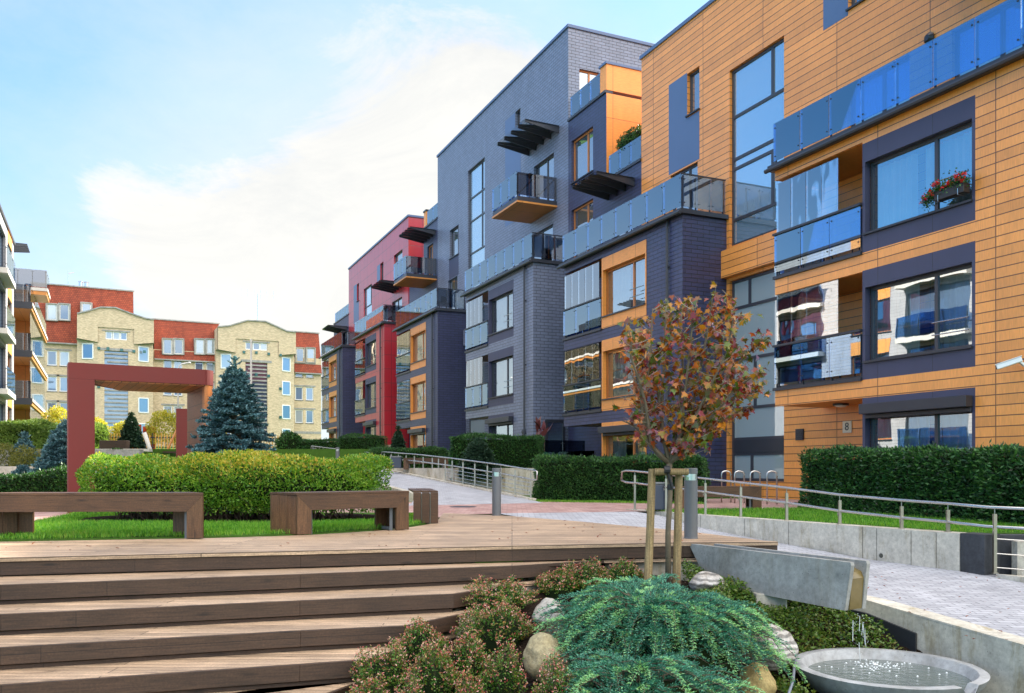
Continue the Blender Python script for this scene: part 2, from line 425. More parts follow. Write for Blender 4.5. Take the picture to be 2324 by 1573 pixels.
M['stake'] = wood('stake_wood', (.30,.21,.10), .5, 'y', .7, .15, .001, .4, True, 0, 5)
M['rock'] = None
# ---------------------------------------------------------------- right row of apartment houses
AR = math.atan2(.4067, .9135)
FR = Matrix.Rotation(AR, 4, 'Z')      # frame of the row: x = u (away from court), y = v (receding), z
def w2f(p): 
    return FR.inverted() @ Vector(p)

def window(root, ax, c, a0, a1, z0, z1, mv=(), mh=(), fm='darkframe', gm='pane', fw=.07, rec=.12, sgn=1, F=FR, sill=True, curtain=False, rail=False, label=None, part_h=None, name='window'):
    mb = MB(F); o = lambda x: c + sgn*x
    r0, r1 = rec, rec+.07
    B = lambda aa, ab, za, zb, e0=r0, e1=r1: mb.boxa(ax, o(e0), o(e1), aa, ab, za, zb)
    B(a0, a1, z0, z0+fw); B(a0, a1, z1-fw, z1); B(a0, a0+fw, z0+fw, z1-fw); B(a1-fw, a1, z0+fw, z1-fw)
    zs = [z0+fw] + sorted(mh) + [z1-fw]
    for z in mh: B(a0+fw, a1-fw, z-fw*.5, z+fw*.5)
    for m in mv:
        if isinstance(m, tuple): a, za, zb = m
        else: a, za, zb = m, z0+fw, z1-fw
        cuts = [za] + [z for z in mh if za < z < zb] + [zb]
        for i in range(len(cuts)-1):
            lo = cuts[i] + (fw*.5 if i else 0); hi = cuts[i+1] - (fw*.5 if i < len(cuts)-2 else 0)
            B(a-fw*.6, a+fw*.6, lo, hi, r0+.002, r1-.002)
    fo = build(mb, name, M[fm], root, label=label)
    g = MB(F); q = o(rec+.035)
    if ax == 'u': g.quad((q,a1-fw*.5,z0+fw*.5),(q,a0+fw*.5,z0+fw*.5),(q,a0+fw*.5,z1-fw*.5),(q,a1-fw*.5,z1-fw*.5))
    else: g.quad((a0+fw*.5,q,z0+fw*.5),(a1-fw*.5,q,z0+fw*.5),(a1-fw*.5,q,z1-fw*.5),(a0+fw*.5,q,z1-fw*.5))
    build(g, 'pane', M[gm], fo)
    if sill:
        s = MB(F); s.boxa(ax, o(-.07), o(rec-.003), a0-.03, a1+.03, z0-.045, z0+.002); build(s, 'sill', M['dark'], fo)
    if curtain:
        k = MB(F); n = int((a1-a0)/.045); qd = rec+.22
        rr = random.Random(int(a0*100)+int(z0*10))
        gaps = [(a0+(a1-a0)*rr.uniform(.3,.55), rr.uniform(.15,.5))]
        prev = None
        for i in range(n+1):
            a = a0+.05+(a1-a0-.1)*i/n; d = qd + .035*math.sin(a*38+rr.random()*.9)+.02*math.sin(a*13)
            cur = (a, d)
            if prev and not any(g0 < a < g0+gw for g0, gw in gaps):
                p, e = prev
                f = (lambda A, D, Zz: (o(D), A, Zz)) if ax == 'u' else (lambda A, D, Zz: (A, o(D), Zz))
                k.quad(f(p,e,z0+.03), f(a,d,z0+.03), f(a,d,z1-.1), f(p,e,z1-.1))
            prev = cur
        build(k, 'curtain', M['curtain'], fo, smooth=True)
    if rail:
        s = MB(F); aa, ab = rail
        for z in (z0+.35, z0+.62):
            s.tube([(o(-.02),aa,z),(o(-.02),ab,z)] if ax == 'u' else [(aa,o(-.02),z),(ab,o(-.02),z)], .014, 6)
        build(s, 'guard_rail', M['steel'], fo)
    return fo

def glass_rail(root, ax, c, a0, a1, z0, z1, n, gm='railglass', post='dark', F=FR, sgn=1, off=.06, cap=False, name='railing', label=None, gap=.015):
    """posts and point fixings carrying n glass sheets; sgn: side on which the posts stand"""
    mb = MB(F); w = (a1-a0)/n
    for i in range(n+1):
        a = min(max(a0+i*w, a0+.03), a1-.03)
        mb.boxa(ax, c+sgn*off, c+sgn*(off+.03), a-.02, a+.02, z0-.12, z1-.05)
    mb.boxa(ax, c+sgn*(off+.0305), c+sgn*(off+.05), a0+.012, a1-.012, z0-.10, z0-.05)
    for i in range(n):
        for a in (a0+i*w+.07, a0+(i+1)*w-.07):
            for z in (z0+.13, z1-.13):
                mb.boxa(ax, c-sgn*.012, c+sgn*(off+.003), a-.015, a+.015, z-.015, z+.015)
    if cap: mb.boxa(ax, c-sgn*.05, c+sgn*.13, a0-.02, a1+.02, z1+.005, z1+.06)
    r = build(mb, name, M[post], root, label=label)
    for i in range(n):
        g = MB(F); g.boxa(ax, c, c+sgn*.012, a0+i*w+gap/2, a0+(i+1)*w-gap/2, z0, z1)
        build(g, 'glass_panel', M[gm], r)
    return r

def panes(root, ax, c, a0, a1, z0, z1, n, F=FR, gm='foldglass'):
    for i in range(n):
        w = (a1-a0)/n; g = MB(F); g.boxa(ax, c+.002*(i % 2), c+.01+.002*(i % 2), a0+i*w+.006, a0+(i+1)*w-.006, z0, z1)
        build(g, 'folding_pane', M[gm], root)

U0, U1 = 16.0, 17.7
def bay(root, v0, z0, W, P, fm, own=True, near=True, F=FR, pipe=True, soff='soffit', lamp=True, wallmat=None):
    gm = 'seeglass' if near else 'pane'
    L = lambda x: v0+x
    a, b, e = 2.06, 5.06, 8.1
    w = MB(F)
    w.wall('u', U0, L(0), L(a), z0-.6, z0+8.85)
    for k in (0,1,2):
        lo, hi = (z0+2.52+3.02*k, z0+2.95+3.02*k); 
        if k == 2: lo, hi = z0+8.55, z0+8.85
        w.wall('u', U0, L(a), L(b), lo, hi)
    w.wall('v', v0, U0, U1+.4, z0-.6, z0+8.85)                 # near end
    w.wall('v', L(b), U0, U1, z0-.2, z0+8.62)                     # side of the balcony recess
    w.quad((U0,L(0),z0+8.85),(U1+.3,L(0),z0+8.85),(U1+.3,L(e),z0+8.85),(U0,L(e),z0+8.85))
    build(w, 'bay_wall', M[W], root)
    p = MB(F)
    wz = [(z0+.10, z0+2.10, z0-.6, z0+2.52), (z0+3.38, z0+5.13, z0+2.95, z0+5.54), (z0+6.41, z0+8.10, z0+5.97, z0+8.55)]
    for (wa, wb, pa, pb) in wz:
        p.wall('u', U0+(-.012 if not own else 0), L(a), L(b), pa, pb, [(L(2.14), L(4.98), wa, wb)], d=.16)
    build(p, 'facade_panel', M[P], root)
    for k, (wa, wb, pa, pb) in enumerate(wz):
        window(root, 'u', U0, L(2.14), L(4.98), wa, wb, mv=(L(3.15),), fm=fm, gm=gm, rec=.17, sill=k > 0, curtain=near, rail=(L(2.2),L(3.1)) if k else False, F=F)
    s = MB(F); s.box(U0-.24, U0-.02, L(2.1), L(4.95), z0+2.12, z0+2.36); s.box(U0-.06,U0-.02,L(2.12),L(4.93),z0+2.02,z0+2.12)
    build(s, 'shutter_box', M['dark'], root, bevel=.012)
    # balconies
    wm = W if wallmat is None else wallmat
    for k in (1, 2, 3):
        zf = z0 + 3.0*k + (0 if k < 3 else .0)
        s = MB(F)
        lo = zf-.48 if k < 3 else zf-.40
        s.box(U0+.002, U0+.09, L(b), L(e), lo, zf-.07)
        build(s, 'balcony_fascia', M[W], root)
        s = MB(F); s.box(U0+.09, U1-.002, L(b)+.003, L(e)-.002, lo+.01, zf-.07)
        build(s, 'balcony_slab', M[soff], root)
        if k < 3:
            s = MB(F); s.box(U0-.06, U1-.004, L(b)+.004, L(e)+.03, zf-.069, zf+.01)
            build(s, 'balcony_edge', M['dark'], root)
            glass_rail(root, 'u', U0-.03, L(b)+.03, L(e), zf+.12, zf+1.1, 3, 'railglass', cap=True, F=F, name='balcony_railing')
            glass_rail(root, 'v', L(e)-.03, U0+.02, U1-.05, zf+.12, zf+1.1, 2, 'railglass', cap=False, F=F, sgn=-1, name='balcony_railing')
            n = 4 if own else 5
            span = 2.25 if own else 2.8
            panes(root, 'u', U0+.02, L(e)-span, L(e)-.03, zf+1.17, zf+2.50, n, F)
            panes(root, 'v', L(e)-.06, U0+.04, U1-.1, zf+1.17, zf+2.50, 2, F)
    # drain pipe
    if pipe:
        s = MB(F); s.tube([(U0-.05, L(.75), z0+8.85),(U0-.08, L(.75), z0+8.6),(U0-.08, L(.75), z0-.4)], .045, 8)
        for zz in (1.5, 4.5, 7.3): s.box(U0-.1, U0, L(.69), L(.81), z0+zz, z0+zz+.05)
        build(s, 'drain_pipe', M['dark'], root, smooth=False)
    # terrace edge and railing
    s = MB(F); s.box(U0-.16, U0+.35, L(-.12), L(e)+.12, z0+8.853, z0+9.0); s.box(U0+.35, U1-.005, L(-.12), L(.25), z0+8.853, z0+8.99)
    s.box(U0+.35, U1-.005, L(.25), L(e)+.12, z0+8.853, z0+8.93)
    s.tube([(U0-.2, L(-.15), z0+8.86),(U0-.2, L(e)+.15, z0+8.86)], .06, 8)
    build(s, 'terrace_edge', M['dark'], root)
    glass_rail(root, 'u', U0-.06, L(.0), L(e), z0+9.1, z0+10.12, 8, 'railglass', F=F, name='terrace_railing')
    glass_rail(root, 'v', L(.02), U0+.02, U1-.05, z0+9.1, z0+10.1, 3, 'smoke', F=F, name='terrace_railing', label='dark smoked glass end of the terrace railing', cap=False)
    s = MB(F); s.boxa('v', L(.0), L(.05), U0-.04, U1-.03, z0+10.115, z0+10.15); build(s, 'handrail', M['dark'], root)

def lamp(root, p, F=FR, d=(-1,0,0)):
    s = MB(F); x, y, z = p
    n = 10
    for i in range(n):
        pass
    s.tube([(x, y, z), (x+d[0]*.05, y+d[1]*.05, z), (x+d[0]*.12, y+d[1]*.12, z)], [.13, .14, .07], 14)
    build(s, 'wall_lamp', M['dark'], root, smooth=False)

def canopy(root, L0, L1, z, u=U1, proj=1.66, n=5, F=FR):
    s = MB(F)
    for i in range(n):
        v = L0 + (L1-L0)*i/(n-1)
        s.beam((u-proj, v, z+.12), (u-.002, v, z-.02), .05, .07, w2=.05, h2=.30)
    s.box(u-.08, u-.003, L0-.05, L1+.05, z+.05, z+.12)
    c = build(s, 'canopy', M['dark'], root)
    g = MB(F); g.quad((u-proj-.05, L0-.1, z+.168),(u-.02, L0-.1, z+.135),(u-.02, L1+.1, z+.135),(u-proj-.05, L1+.1, z+.168))
    build(g, 'glass_sheet', M['smoke'], c)

def balcony(root, La, Lb, zf, u=U1, uo=15.75, F=FR, edge='navy_panel'):
    s = MB(F); s.box(uo, u-.003, La, Lb, zf-.20, zf+.0); build(s, 'balcony_edge', M['dark'], root)
    s = MB(F); s.box(uo-.03, u-.004, La-.03, Lb+.03, zf-.28, zf-.202); build(s, 'balcony_slab', M['soffit'], root)
    glass_rail(root, 'u', uo-.03, La, Lb, zf+.06, zf+1.08, 3, F=F, name='balcony_railing')
    glass_rail(root, 'v', La-.02, uo, u-.02, zf+.06, zf+1.05, 2, 'smoke', F=F, name='balcony_railing')
    glass_rail(root, 'v', Lb+.02, uo, u-.02, zf+.06, zf+1.05, 2, 'railglass', F=F, sgn=-1, name='balcony_railing')
    s = MB(F); m = (uo+u)/2
    s.beam((uo+.04, La+.1, zf+1.02), (u-.05, La+.1, zf+1.02), .05, .05)
    s.beam((uo+.05, La+.1, zf+.1), (m-.04, La+.1, zf+.98), .04, .05); s.beam((m+.05, La+.1, zf+.1), (u-.08, La+.1, zf+.98), .04, .05)
    s.beam((m, La+.1, zf+.05), (m, La+.1, zf+1.0), .05, .05)
    build(s, 'balcony_frame', M['dark'], root)

def stair_glass(root, v0, z0, top):
    L = lambda x: v0+x
    mh = [z0+8.79, z0+10.42, z0+10.73, z0+12.08] + ([z0+13.9, z0+15.2] if top > 15 else [])
    mh = [m for m in mh if m < z0+top-.4]
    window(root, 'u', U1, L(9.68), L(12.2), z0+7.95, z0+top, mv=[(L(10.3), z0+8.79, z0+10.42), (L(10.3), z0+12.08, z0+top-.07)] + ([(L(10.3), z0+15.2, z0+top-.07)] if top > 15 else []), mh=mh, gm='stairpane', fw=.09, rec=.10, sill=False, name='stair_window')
    # stair flights seen through the glass
    s = MB(FR)
    s.box(U1+2.2, U1+2.3, L(9.0), L(12.35), z0-.2, z0+top)
    s.box(U1+.5, U1+2.2, L(9.75), L(12.15), z0+10.45, z0+10.68); s.box(U1+.5, U1+2.2, L(9.75), L(12.15), z0+7.2, z0+7.7)
    for k in range(3): s.beam((U1+.8, L(9.8), z0+1.6+3*k), (U1+.8, L(12.1), z0+3.0+3*k), 1.0, .18)
    for za in (.1, 3.4): s.box(U1+.5, U1+2.2, L(9.75), L(12.15), z0+za, z0+za+.15)
    build(s, 'stair_hall', M['white'], root)
    window(root, 'u', U1, L(9.68), L(12.2), z0+.45, z0+6.85, mv=[(L(11.35), z0+5.95, z0+6.78), (L(11.1), z0+2.75, z0+4.3), (L(11.25), z0+.55, z0+1.28)], mh=[z0+1.3, z0+1.78, z0+2.75, z0+4.3, z0+5.95], gm='hallpane', fw=.09, rec=.10, sill=False, name='stair_window')
    s = MB(FR); s.box(U1+.08, U1+.12, L(9.78), L(12.1), z0+1.34, z0+1.74); build(s, 'spandrel', M['dark'], root)
    return

def tower(root, v0, z0, top, W, P, hi, end_face_window=False, sash='darkframe', stair_top=13.6, canopies=(), balc=(), near=True, WN='navy', box_top=None, hiz=16.0, panel='blue_panel'):
    L = lambda x: v0+x
    w = MB(FR); D = 30.0
    holes = [(L(5.2),L(7.2),z0+9.05,z0+11.1), (L(1.5),L(4.0),z0+9.05,z0+11.1), (L(9.68),L(12.2),z0+7.95,z0+stair_top), (L(9.68),L(12.2),z0+.45,z0+6.85),
             (L(13.9),L(15.5),z0+9.05,z0+11.25)]
    if top > 18: holes += [(L(13.7),L(15.2),z0+12.5,z0+14.2), (L(1.4),L(3.5),z0+12.05,z0+14.3), (L(5.05),L(5.65),z0+16.5,z0+17.7)]
    else: holes += [(L(13.8),L(14.5),z0+13.0,z0+14.45), (L(6.3),L(7.2),z0+13.15,z0+14.6)] + ([(L(1.4),L(3.5),z0+12.4,z0+14.4)])
    w.wall('u', U1, L(0), L(17.4), z0-1.2, z0+top, holes, d=.16)
    vh = []
    if end_face_window: vh = [(18.25, 19.6, z0+16.0, z0+17.6)]
    w.wall('v', v0, U1, D, z0-1.2, z0+top, vh, d=.2)
    w.wall('v', L(17.4), U1, D, z0-1.2, z0+top)
    w.wall('u', D, L(0), L(17.4), z0-1.2, z0+top)
    w.quad((U1,L(0),z0+top-.1),(D,L(0),z0+top-.1),(D,L(17.4),z0+top-.1),(U1,L(17.4),z0+top-.1))
    build(w, 'wall', M[W], root)
    c = MB(FR)
    c.box(U1-.06, U1+.3, L(-.06), L(17.46), z0+top, z0+top+.13); c.box(U1+.3, D+.06, L(-.06), L(.3), z0+top, z0+top+.13)
    c.box(U1+.3, D+.06, L(17.1), L(17.46), z0+top, z0+top+.13); c.box(D-.3, D+.06, L(.3), L(17.1), z0+top, z0+top+.13)
    build(c, 'roof_edge', M['blue_panel'], root)
    if box_top:
        c = MB(FR); c.box(U1+.6, U1+4.5, L(box_top[0]), L(box_top[1]), z0+top-.08, z0+top+.85); build(c, 'roof_housing', M['blue_panel'], root)
    g = 'seeglass' if near else 'pane'
    window(root, 'u', U1, L(5.2), L(7.2), z0+9.05, z0+11.1, mv=(L(6.1),), rec=.1, gm=g, curtain=near, name='terrace_door', sill=False)
    window(root, 'u', U1, L(1.5), L(4.0), z0+9.05, z0+11.1, mv=(L(2.8),), rec=.1, gm=g, curtain=near, name='terrace_door', sill=False)
    window(root, 'u', U1, L(13.9), L(15.5), z0+9.05, z0+11.25, mv=(L(14.5),), rec=.1, gm=g, name='terrace_door', sill=False)
    stair_glass(root, v0, z0, stair_top)
    p = MB(FR)
    if top > 18:
        window(root, 'u', U1, L(13.7), L(15.2), z0+12.5, z0+14.2, mv=(L(14.1),), gm='pane')
        window(root, 'u', U1, L(1.4), L(3.5), z0+12.05, z0+14.3, mv=(L(2.3),), gm='pane', name='terrace_door')
        window(root, 'u', U1, L(5.05), L(5.65), z0+16.5, z0+17.7, gm='pane')
        p.box(U1-.006, U1-.001, L(5.65), L(6.9), z0+12.3, z0+17.7); p.box(U1-.006, U1-.001, L(5.0), L(5.65), z0+12.3, z0+16.45)
        build(p, 'facade_strip', M['blue_panel'], root)
        p = MB(FR); p.box(U1-.006, U1-.001, L(13.7), L(15.3), z0+11.3, z0+12.45); build(p, 'facade_strip', M['navy_panel'], root)
    else:
        window(root, 'u', U1, L(13.8), L(14.5), z0+13.0, z0+14.45, gm='pane'); window(root, 'u', U1, L(6.3), L(7.2), z0+13.15, z0+14.6, gm='pane')
        window(root, 'u', U1, L(1.4), L(3.5), z0+12.4, z0+14.4, gm='pane')
        p.box(U1-.006, U1-.001, L(13.8), L(14.5), z0+11.3, z0+12.93); p.box(U1-.006, U1-.001, L(14.5), L(15.6), z0+11.3, z0+14.5)
        build(p, 'facade_strip', M[panel], root)
        p = MB(FR); p.box(U1-.006, U1-.001, L(7.2), L(8.1), z0+13.0, z0+14.6); build(p, 'facade_strip', M[panel], root)
    if end_face_window:
        window(root, 'v', v0, 18.25, 19.6, z0+16.0, z0+17.6, mv=(18.8,), gm='pane', fm='orangeframe')
    # band over the lower stair glazing
    p = MB(FR); p.box(U1-.22, U1-.002, L(8.12), L(12.38), z0+6.95, z0+7.82); build(p, 'stair_band', M['orange' if W == 'orange' else W], root)
    # link section: navy upper storeys
    lo0, lo1, h0, h1 = {'far': (17.4, 20.0, 20.0, 23.3), 'near': (20.2, 23.3, 17.4, 20.2), 'none': (17.4, 23.0, 23.0, 23.3)}[hi]
    if hi == 'none': hiz = 12.4
    w = MB(FR)
    w.wall('u', U1, L(17.4), L(20.3) if hi == 'far' else L(23.3), z0-1.2, z0+9)
    if hi == 'far': w.wall('u', U1, L(20.3), L(23.3), z0-1.2, z0+9)
    dr = [(L(18.0), L(19.5), z0+9.05, z0+11.1)] if hi == 'far' else [(L(18.3), L(19.6), z0+9.05, z0+11.1), (L(18.3), L(19.4), z0+12.05, z0+14.2)]
    hh = ([(L(21.1), L(23.0), z0+13.2, z0+15.05), (L(21.1), L(23.0), z0+9.9, z0+12.05)] + dr) if hi == 'far' else dr
    if hi == 'none': hh = [(L(18.0), L(19.5), z0+9.05, z0+11.1)]
    w.wall('u', U1, L(lo0), L(lo1), z0+9, z0+12.4, hh, d=.16)
    w.wall('u', U1, L(h0), L(h1), z0+9, z0+hiz, hh, d=.16)
    w.quad((U1,L(lo0),z0+12.3),(D,L(lo0),z0+12.3),(D,L(lo1),z0+12.3),(U1,L(lo1),z0+12.3))
    w.quad((U1,L(h0),z0+hiz-.1),(D,L(h0),z0+hiz-.1),(D,L(h1),z0+hiz-.1),(U1,L(h1),z0+hiz-.1))
    w.wall('v', L(23.299), U1, D, z0-1, z0+(hiz if hi == 'far' else 12.4))
    build(w, 'link_wall', M[WN], root)
    for (a, b, t) in ((lo0, lo1, 12.4), (h0, h1, hiz)):
        c = MB(FR); c.box(U1-.06, U1+.3, L(a)+.01, L(b)-.01, z0+t, z0+t+.1); build(c, 'roof_edge', M['dark'], root)
    if hi == 'none':
        glass_rail(root, 'u', U1+.05, L(17.5), L(23.0), z0+12.5, z0+13.4, 5, name='roof_railing')
        window(root, 'u', U1, L(18.0), L(19.5), z0+9.05, z0+11.1, mv=(L(18.7),), gm='pane', name='terrace_door', sill=False)
        canopy(root, L(17.9), L(20.4), z0+11.3, n=5)
    elif hi == 'far':
        w = MB(FR); w.wall('v', L(20.0), U1+.001, 26, z0+12.41, z0+hiz-.02); w.box(U1+.0, 26, L(20.0), L(20.5), z0+hiz+.11, z0+hiz+1.15)
        build(w, 'end_wall', M['orange_plain'], root)
        c = MB(FR); c.box(U1-.05, 26.05, L(19.95), L(20.55), z0+hiz+1.15, z0+hiz+1.25); build(c, 'parapet_cap', M['blue_panel'], root)
        glass_rail(root, 'u', U1+.05, L(20.6), L(23.2), z0+hiz+.1, z0+hiz+1.05, 3, name='roof_railing')
        glass_rail(root, 'u', U1+.05, L(17.5), L(19.9), z0+12.5, z0+13.4, 3, name='roof_railing')
        for (za, zb) in ((13.2, 15.05), (9.9, 12.05)):
            window(root, 'u', U1, L(21.1), L(23.0), z0+za, z0+zb, mv=(L(21.75),), fm='orangeframe', gm='pane')
        window(root, 'u', U1, L(18.0), L(19.5), z0+9.05, z0+11.1, mv=(L(18.7),), gm='pane', name='terrace_door', sill=False)
        canopy(root, L(17.9), L(19.8), z0+11.75, n=4)
    else:
        w = MB(FR); w.box(U1+.02, U1+1.2, L(19.7), L(20.18), z0+hiz+.11, z0+hiz+1.1); build(w, 'end_wall', M['orange_plain'], root)
        c = MB(FR); c.box(U1-.03, U1+1.25, L(19.65), L(20.23), z0+hiz+1.1, z0+hiz+1.2); build(c, 'parapet_cap', M['dark'], root)
        glass_rail(root, 'u', U1+.05, L(17.5), L(19.6), z0+hiz+.1, z0+hiz+1.05, 2, name='roof_railing')
        window(root, 'u', U1, L(18.3), L(19.6), z0+9.05, z0+11.1, mv=(L(18.9),), fm='orangeframe', gm='pane', name='terrace_door', sill=False)
        window(root, 'u', U1, L(18.3), L(19.4), z0+12.05, z0+14.2, mv=(L(18.8),), fm='orangeframe', gm='pane', name='terrace_door', sill=False)
    for (a, b, z) in canopies: canopy(root, L(a), L(b), z0+z, n=5)
    for (a, b, z) in balc: balcony(root, L(a), L(b), z0+z)

VA, VC, VE = 10.4, 33.7, 57.2
# nearest house: orange boards, entrance 8
A = thing('apartment_building', 'orange boarded apartment building with dark window bands and house number 8, closest', 'building', (U0, VA, 0), FR)
bay(A, VA, 0, 'orange', 'navy_panel', 'darkframe', own=True, near=True, pipe=False)
bay(A, VA+12.35, 0, 'navy', 'orange_plain', 'orangeframe', own=False, near=True)
tower(A, VA, 0, 16.2, 'orange', 'navy_panel', 'far', stair_top=13.6, near=True, balc=((.9, 3.9, 12.35),))
# ground floor of the entrance recess
o = MB(FR); o.box(U1-.01, U1-.002, VA+5.08, VA+5.9, 0, 2.1); build(o, 'entrance_door', M['dark'], A)
o = MB(FR); o.box(U1-.05, U1-.002, 19.25, 19.55, 1.66, 1.98)
for k in range(4): o.beam((U1-.055, 19.28, 1.72+.06*k), (U1-.055, 19.52, 1.72+.06*k), .02, .03)
build(o, 'vent_grille', M['dark'], A)
o = MB(FR); o.lathe((16.9, 17.05, 2.52), [(0,-.09),(.12,-.085),(.16,-.05),(.17,-.002)], 20); build(o, 'ceiling_lamp', M['lampglass'], A, smooth=True)
o = MB(FR); o.lathe((16.9, 17.05, 2.521), [(.17,-.05),(.20,-.05),(.205,-.0),(.17,0)], 20); build(o, 'lamp_ring', M['dark'], A)
lamp(A, (U1-.003, 16.75, 7.55)); lamp(A, (U1-.003, 16.75, 4.75)); lamp(A, (U1-.003, VA+4.6, 11.2)); lamp(A, (U1-.003, VA+17.0, 10.9))
# number plate 8
o = MB(FR); o.box(U1-.03, U1-.003, 17.45, 17.77, 1.80, 2.12)
plate = build(o, 'number_plate', plain('cream_plate', (.72,.66,.5), .4), A, bevel=.01)
cu = bpy.data.curves.new('numeral', 'FONT'); cu.body = '8'; cu.size = .30; cu.extrude = .003; cu.align_x = 'CENTER'; cu.align_y = 'CENTER'
to = bpy.data.objects.new('numeral', cu); COL.objects.link(to)
bpy.context.view_layer.update()
me = bpy.data.meshes.new_from_object(to.evaluated_get(bpy.context.evaluated_depsgraph_get())); bpy.data.objects.remove(to)
n8 = bpy.data.objects.new('numeral', me); COL.objects.link(n8); me.materials.append(M['dark'])
for v in me.vertices:      # lay the numeral on the plate (plane u = U1 - .034)
    x, y, z = v.co
    w = FR @ Vector((U1-.034-z, 17.61-x, 1.96+y)); v.co = ROOT[A] @ w
n8.parent = plate; ROOT[n8] = ROOT[A]

Cb = thing('apartment_building', 'tall grey slate clad apartment building with fin canopy over a hanging balcony', 'building', (U0, VC, .85), FR)
bay(Cb, VC, .85, 'slate', 'navy_panel', 'darkframe', own=True, near=True)
bay(Cb, VC+12.5, .85, 'navy', 'orange_plain', 'orangeframe', own=False, near=False)
tower(Cb, VC, .85, 19.3, 'slate', 'navy_panel', 'near', end_face_window=True, stair_top=16.8, near=False, canopies=((.9,4.0,15.15),(17.8,20.1,14.75)),
      balc=((1.1,3.9,12.0),(17.6,20.3,12.0)), box_top=(9.3,12.2), hiz=15.5)
lamp(Cb, (U1-.003, VC+3.9, 14.85)); lamp(Cb, (U0-.003, VC+.9, .85+1.6))
# garden door on the near end of the slate bay
window(Cb, 'v', VC, 16.55, 17.5, .9, 2.95, fm='dark', gm='pane', rec=-.08, sill=False, name='garden_door', fw=.12)

E = thing('apartment_building', 'red panelled apartment building with purple red sheen, beyond the grey slate one', 'building', (U0, VE, 1.8), FR)
bay(E, VE, 1.8, 'red', 'navy_panel', 'darkframe', own=True, near=False)
bay(E, VE+12.4, 1.8, 'navy', 'orange_plain', 'orangeframe', own=False, near=False)
tower(E, VE, 1.8, 16.3, 'red', 'navy_panel', 'none', stair_top=13.6, near=False, canopies=((1.0,3.6,11.85),), panel='blue_panel')
# ---------------------------------------------------------------- houses on the left, brick block behind
# left row, frame: x = towards the court, y = receding, origin at the far corner of the near block
AL = math.atan2(.4266, .9044)
FL = Matrix.Translation((-28.7, 50, 0)) @ Matrix.Rotation(AL, 4, 'Z')
Lb = thing('apartment_building', 'pale sided apartment building with orange bands and glazed balconies at the left edge', 'building', (0,0,1.8), FL)
w = MB(FL)
Q0 = -34.0
hol = []
for k in range(4):
    for q in (-3.6, -13.2, -22.8, -32.0):
        hol.append((q, q+2.4, 2.4+2.95*k, 4.2+2.95*k))
        hol.append((q-4.9, q-1.0, 1.95+2.95*k, 4.25+2.95*k))
hol = [h for h in hol if h[0] > Q0+.2]
w.wall('u', 0, Q0, 0, 0, 13.7, hol, d=-.2)
w.wall('v', 0, -12, 0, 0, 13.7); w.wall('v', Q0, -12, 0, 0, 13.7); w.wall('u', -12, Q0, 0, 0, 13.7)
w.quad((-12,Q0,13.6),(0,Q0,13.6),(0,0,13.6),(-12,0,13.6))
build(w, 'wall', M['pale'], Lb)
c = MB(FL); c.box(-.3, .08, Q0, .06, 13.7, 13.85); build(c, 'roof_edge', M['dark'], Lb)
for (a, b, za, zb) in hol:
    wide = b-a > 3
    window(Lb, 'u', 0, a, b, za, zb, mv=((a+b)/2,), fm='orangeframe' if not wide else 'darkframe', gm='pane_far', sgn=-1, F=FL, rec=.12)
    if wide:
        k = round((za-1.95)/2.95)
        s = MB(FL); s.box(.002, .45, a-.2, b+.2, za-.42, za-.16); build(s, 'balcony_slab', M['white'], Lb)
        glass_rail(Lb, 'u', .42, a-.2, b+.2, za-.1, za+.95, 3, 'railglass', F=FL, sgn=-1, name='balcony_railing')
    else:
        s = MB(FL); s.box(.002, .02, a, b, zb+.02, zb+.75); build(s, 'facade_panel', M['orange_plain'], Lb)
# second block with deep balconies
B2 = thing('apartment_building', 'far left house with stacked glazed balconies and sunlit orange soffits', 'building', (.7,3,1.8), FL)
w = MB(FL)
w.wall('u', -1.3, 3, 19, 0, 10.6, [(5+3.6*i, 7.6+3.6*i, 1.9+3*k-.0, 4.2+3*k) for i in range(4) for k in range(3) if 7.6+3.6*i < 19], d=-.2)
w.wall('v', 3, -12, -1.3, 0, 14.0); w.wall('v', 19, -12, -1.3, 0, 14); w.wall('u', -3.0, 3, 19, 10.6, 14.0)
w.quad((-12,3,14),(-3,3,14),(-3,19,14),(-12,19,14))
build(w, 'wall', M['pale'], B2)
for i in range(4):
    for k in range(3):
        if 7.6+3.6*i < 19: window(B2, 'u', -1.3, 5+3.6*i, 7.6+3.6*i, 1.9+3*k, 4.2+3*k, mv=(6+3.6*i,), fm='orangeframe', gm='pane_far', sgn=-1, F=FL, rec=.1, sill=False, name='balcony_door')
for k, zf in enumerate((5.05, 7.95, 10.9)):
    s = MB(FL); s.box(-1.29, .7, 3, 19, zf-.32, zf-.12); build(s, 'balcony_slab', M['soffit'], B2)
    s = MB(FL); s.box(-1.28, .78, 2.92, 19.05, zf-.119, zf+.06); build(s, 'balcony_edge', M['white'], B2)
    s = MB(FL); s.box(-1.0, .74, 2.84, 2.92, zf-.32, zf+.08); build(s, 'balcony_edge', M['dark'], B2)
    glass_rail(B2, 'u', .66, 3.0, 19, zf+.1, zf+1.15, 10, 'foldglass', F=FL, sgn=-1, name='balcony_railing')
    glass_rail(B2, 'v', 3.02, -1.0, .66, zf+.1, zf+1.15, 2, 'smoke', F=FL, name='balcony_railing', cap=False)
    for q in (8.3, 13.7):
        s = MB(FL); s.box(-1.25, .5, q-.06, q+.06, zf-3.0+.1, zf-.33); build(s, 'balcony_divider', M['orange_plain'], B2)
    if k < 3:
        for i in range(8):
            g = MB(FL); g.box(.60, .612, 3.3+1.95*i, 5.2+1.95*i, zf-1.72, zf-.36); build(g, 'folding_pane', M['foldglass'], B2)
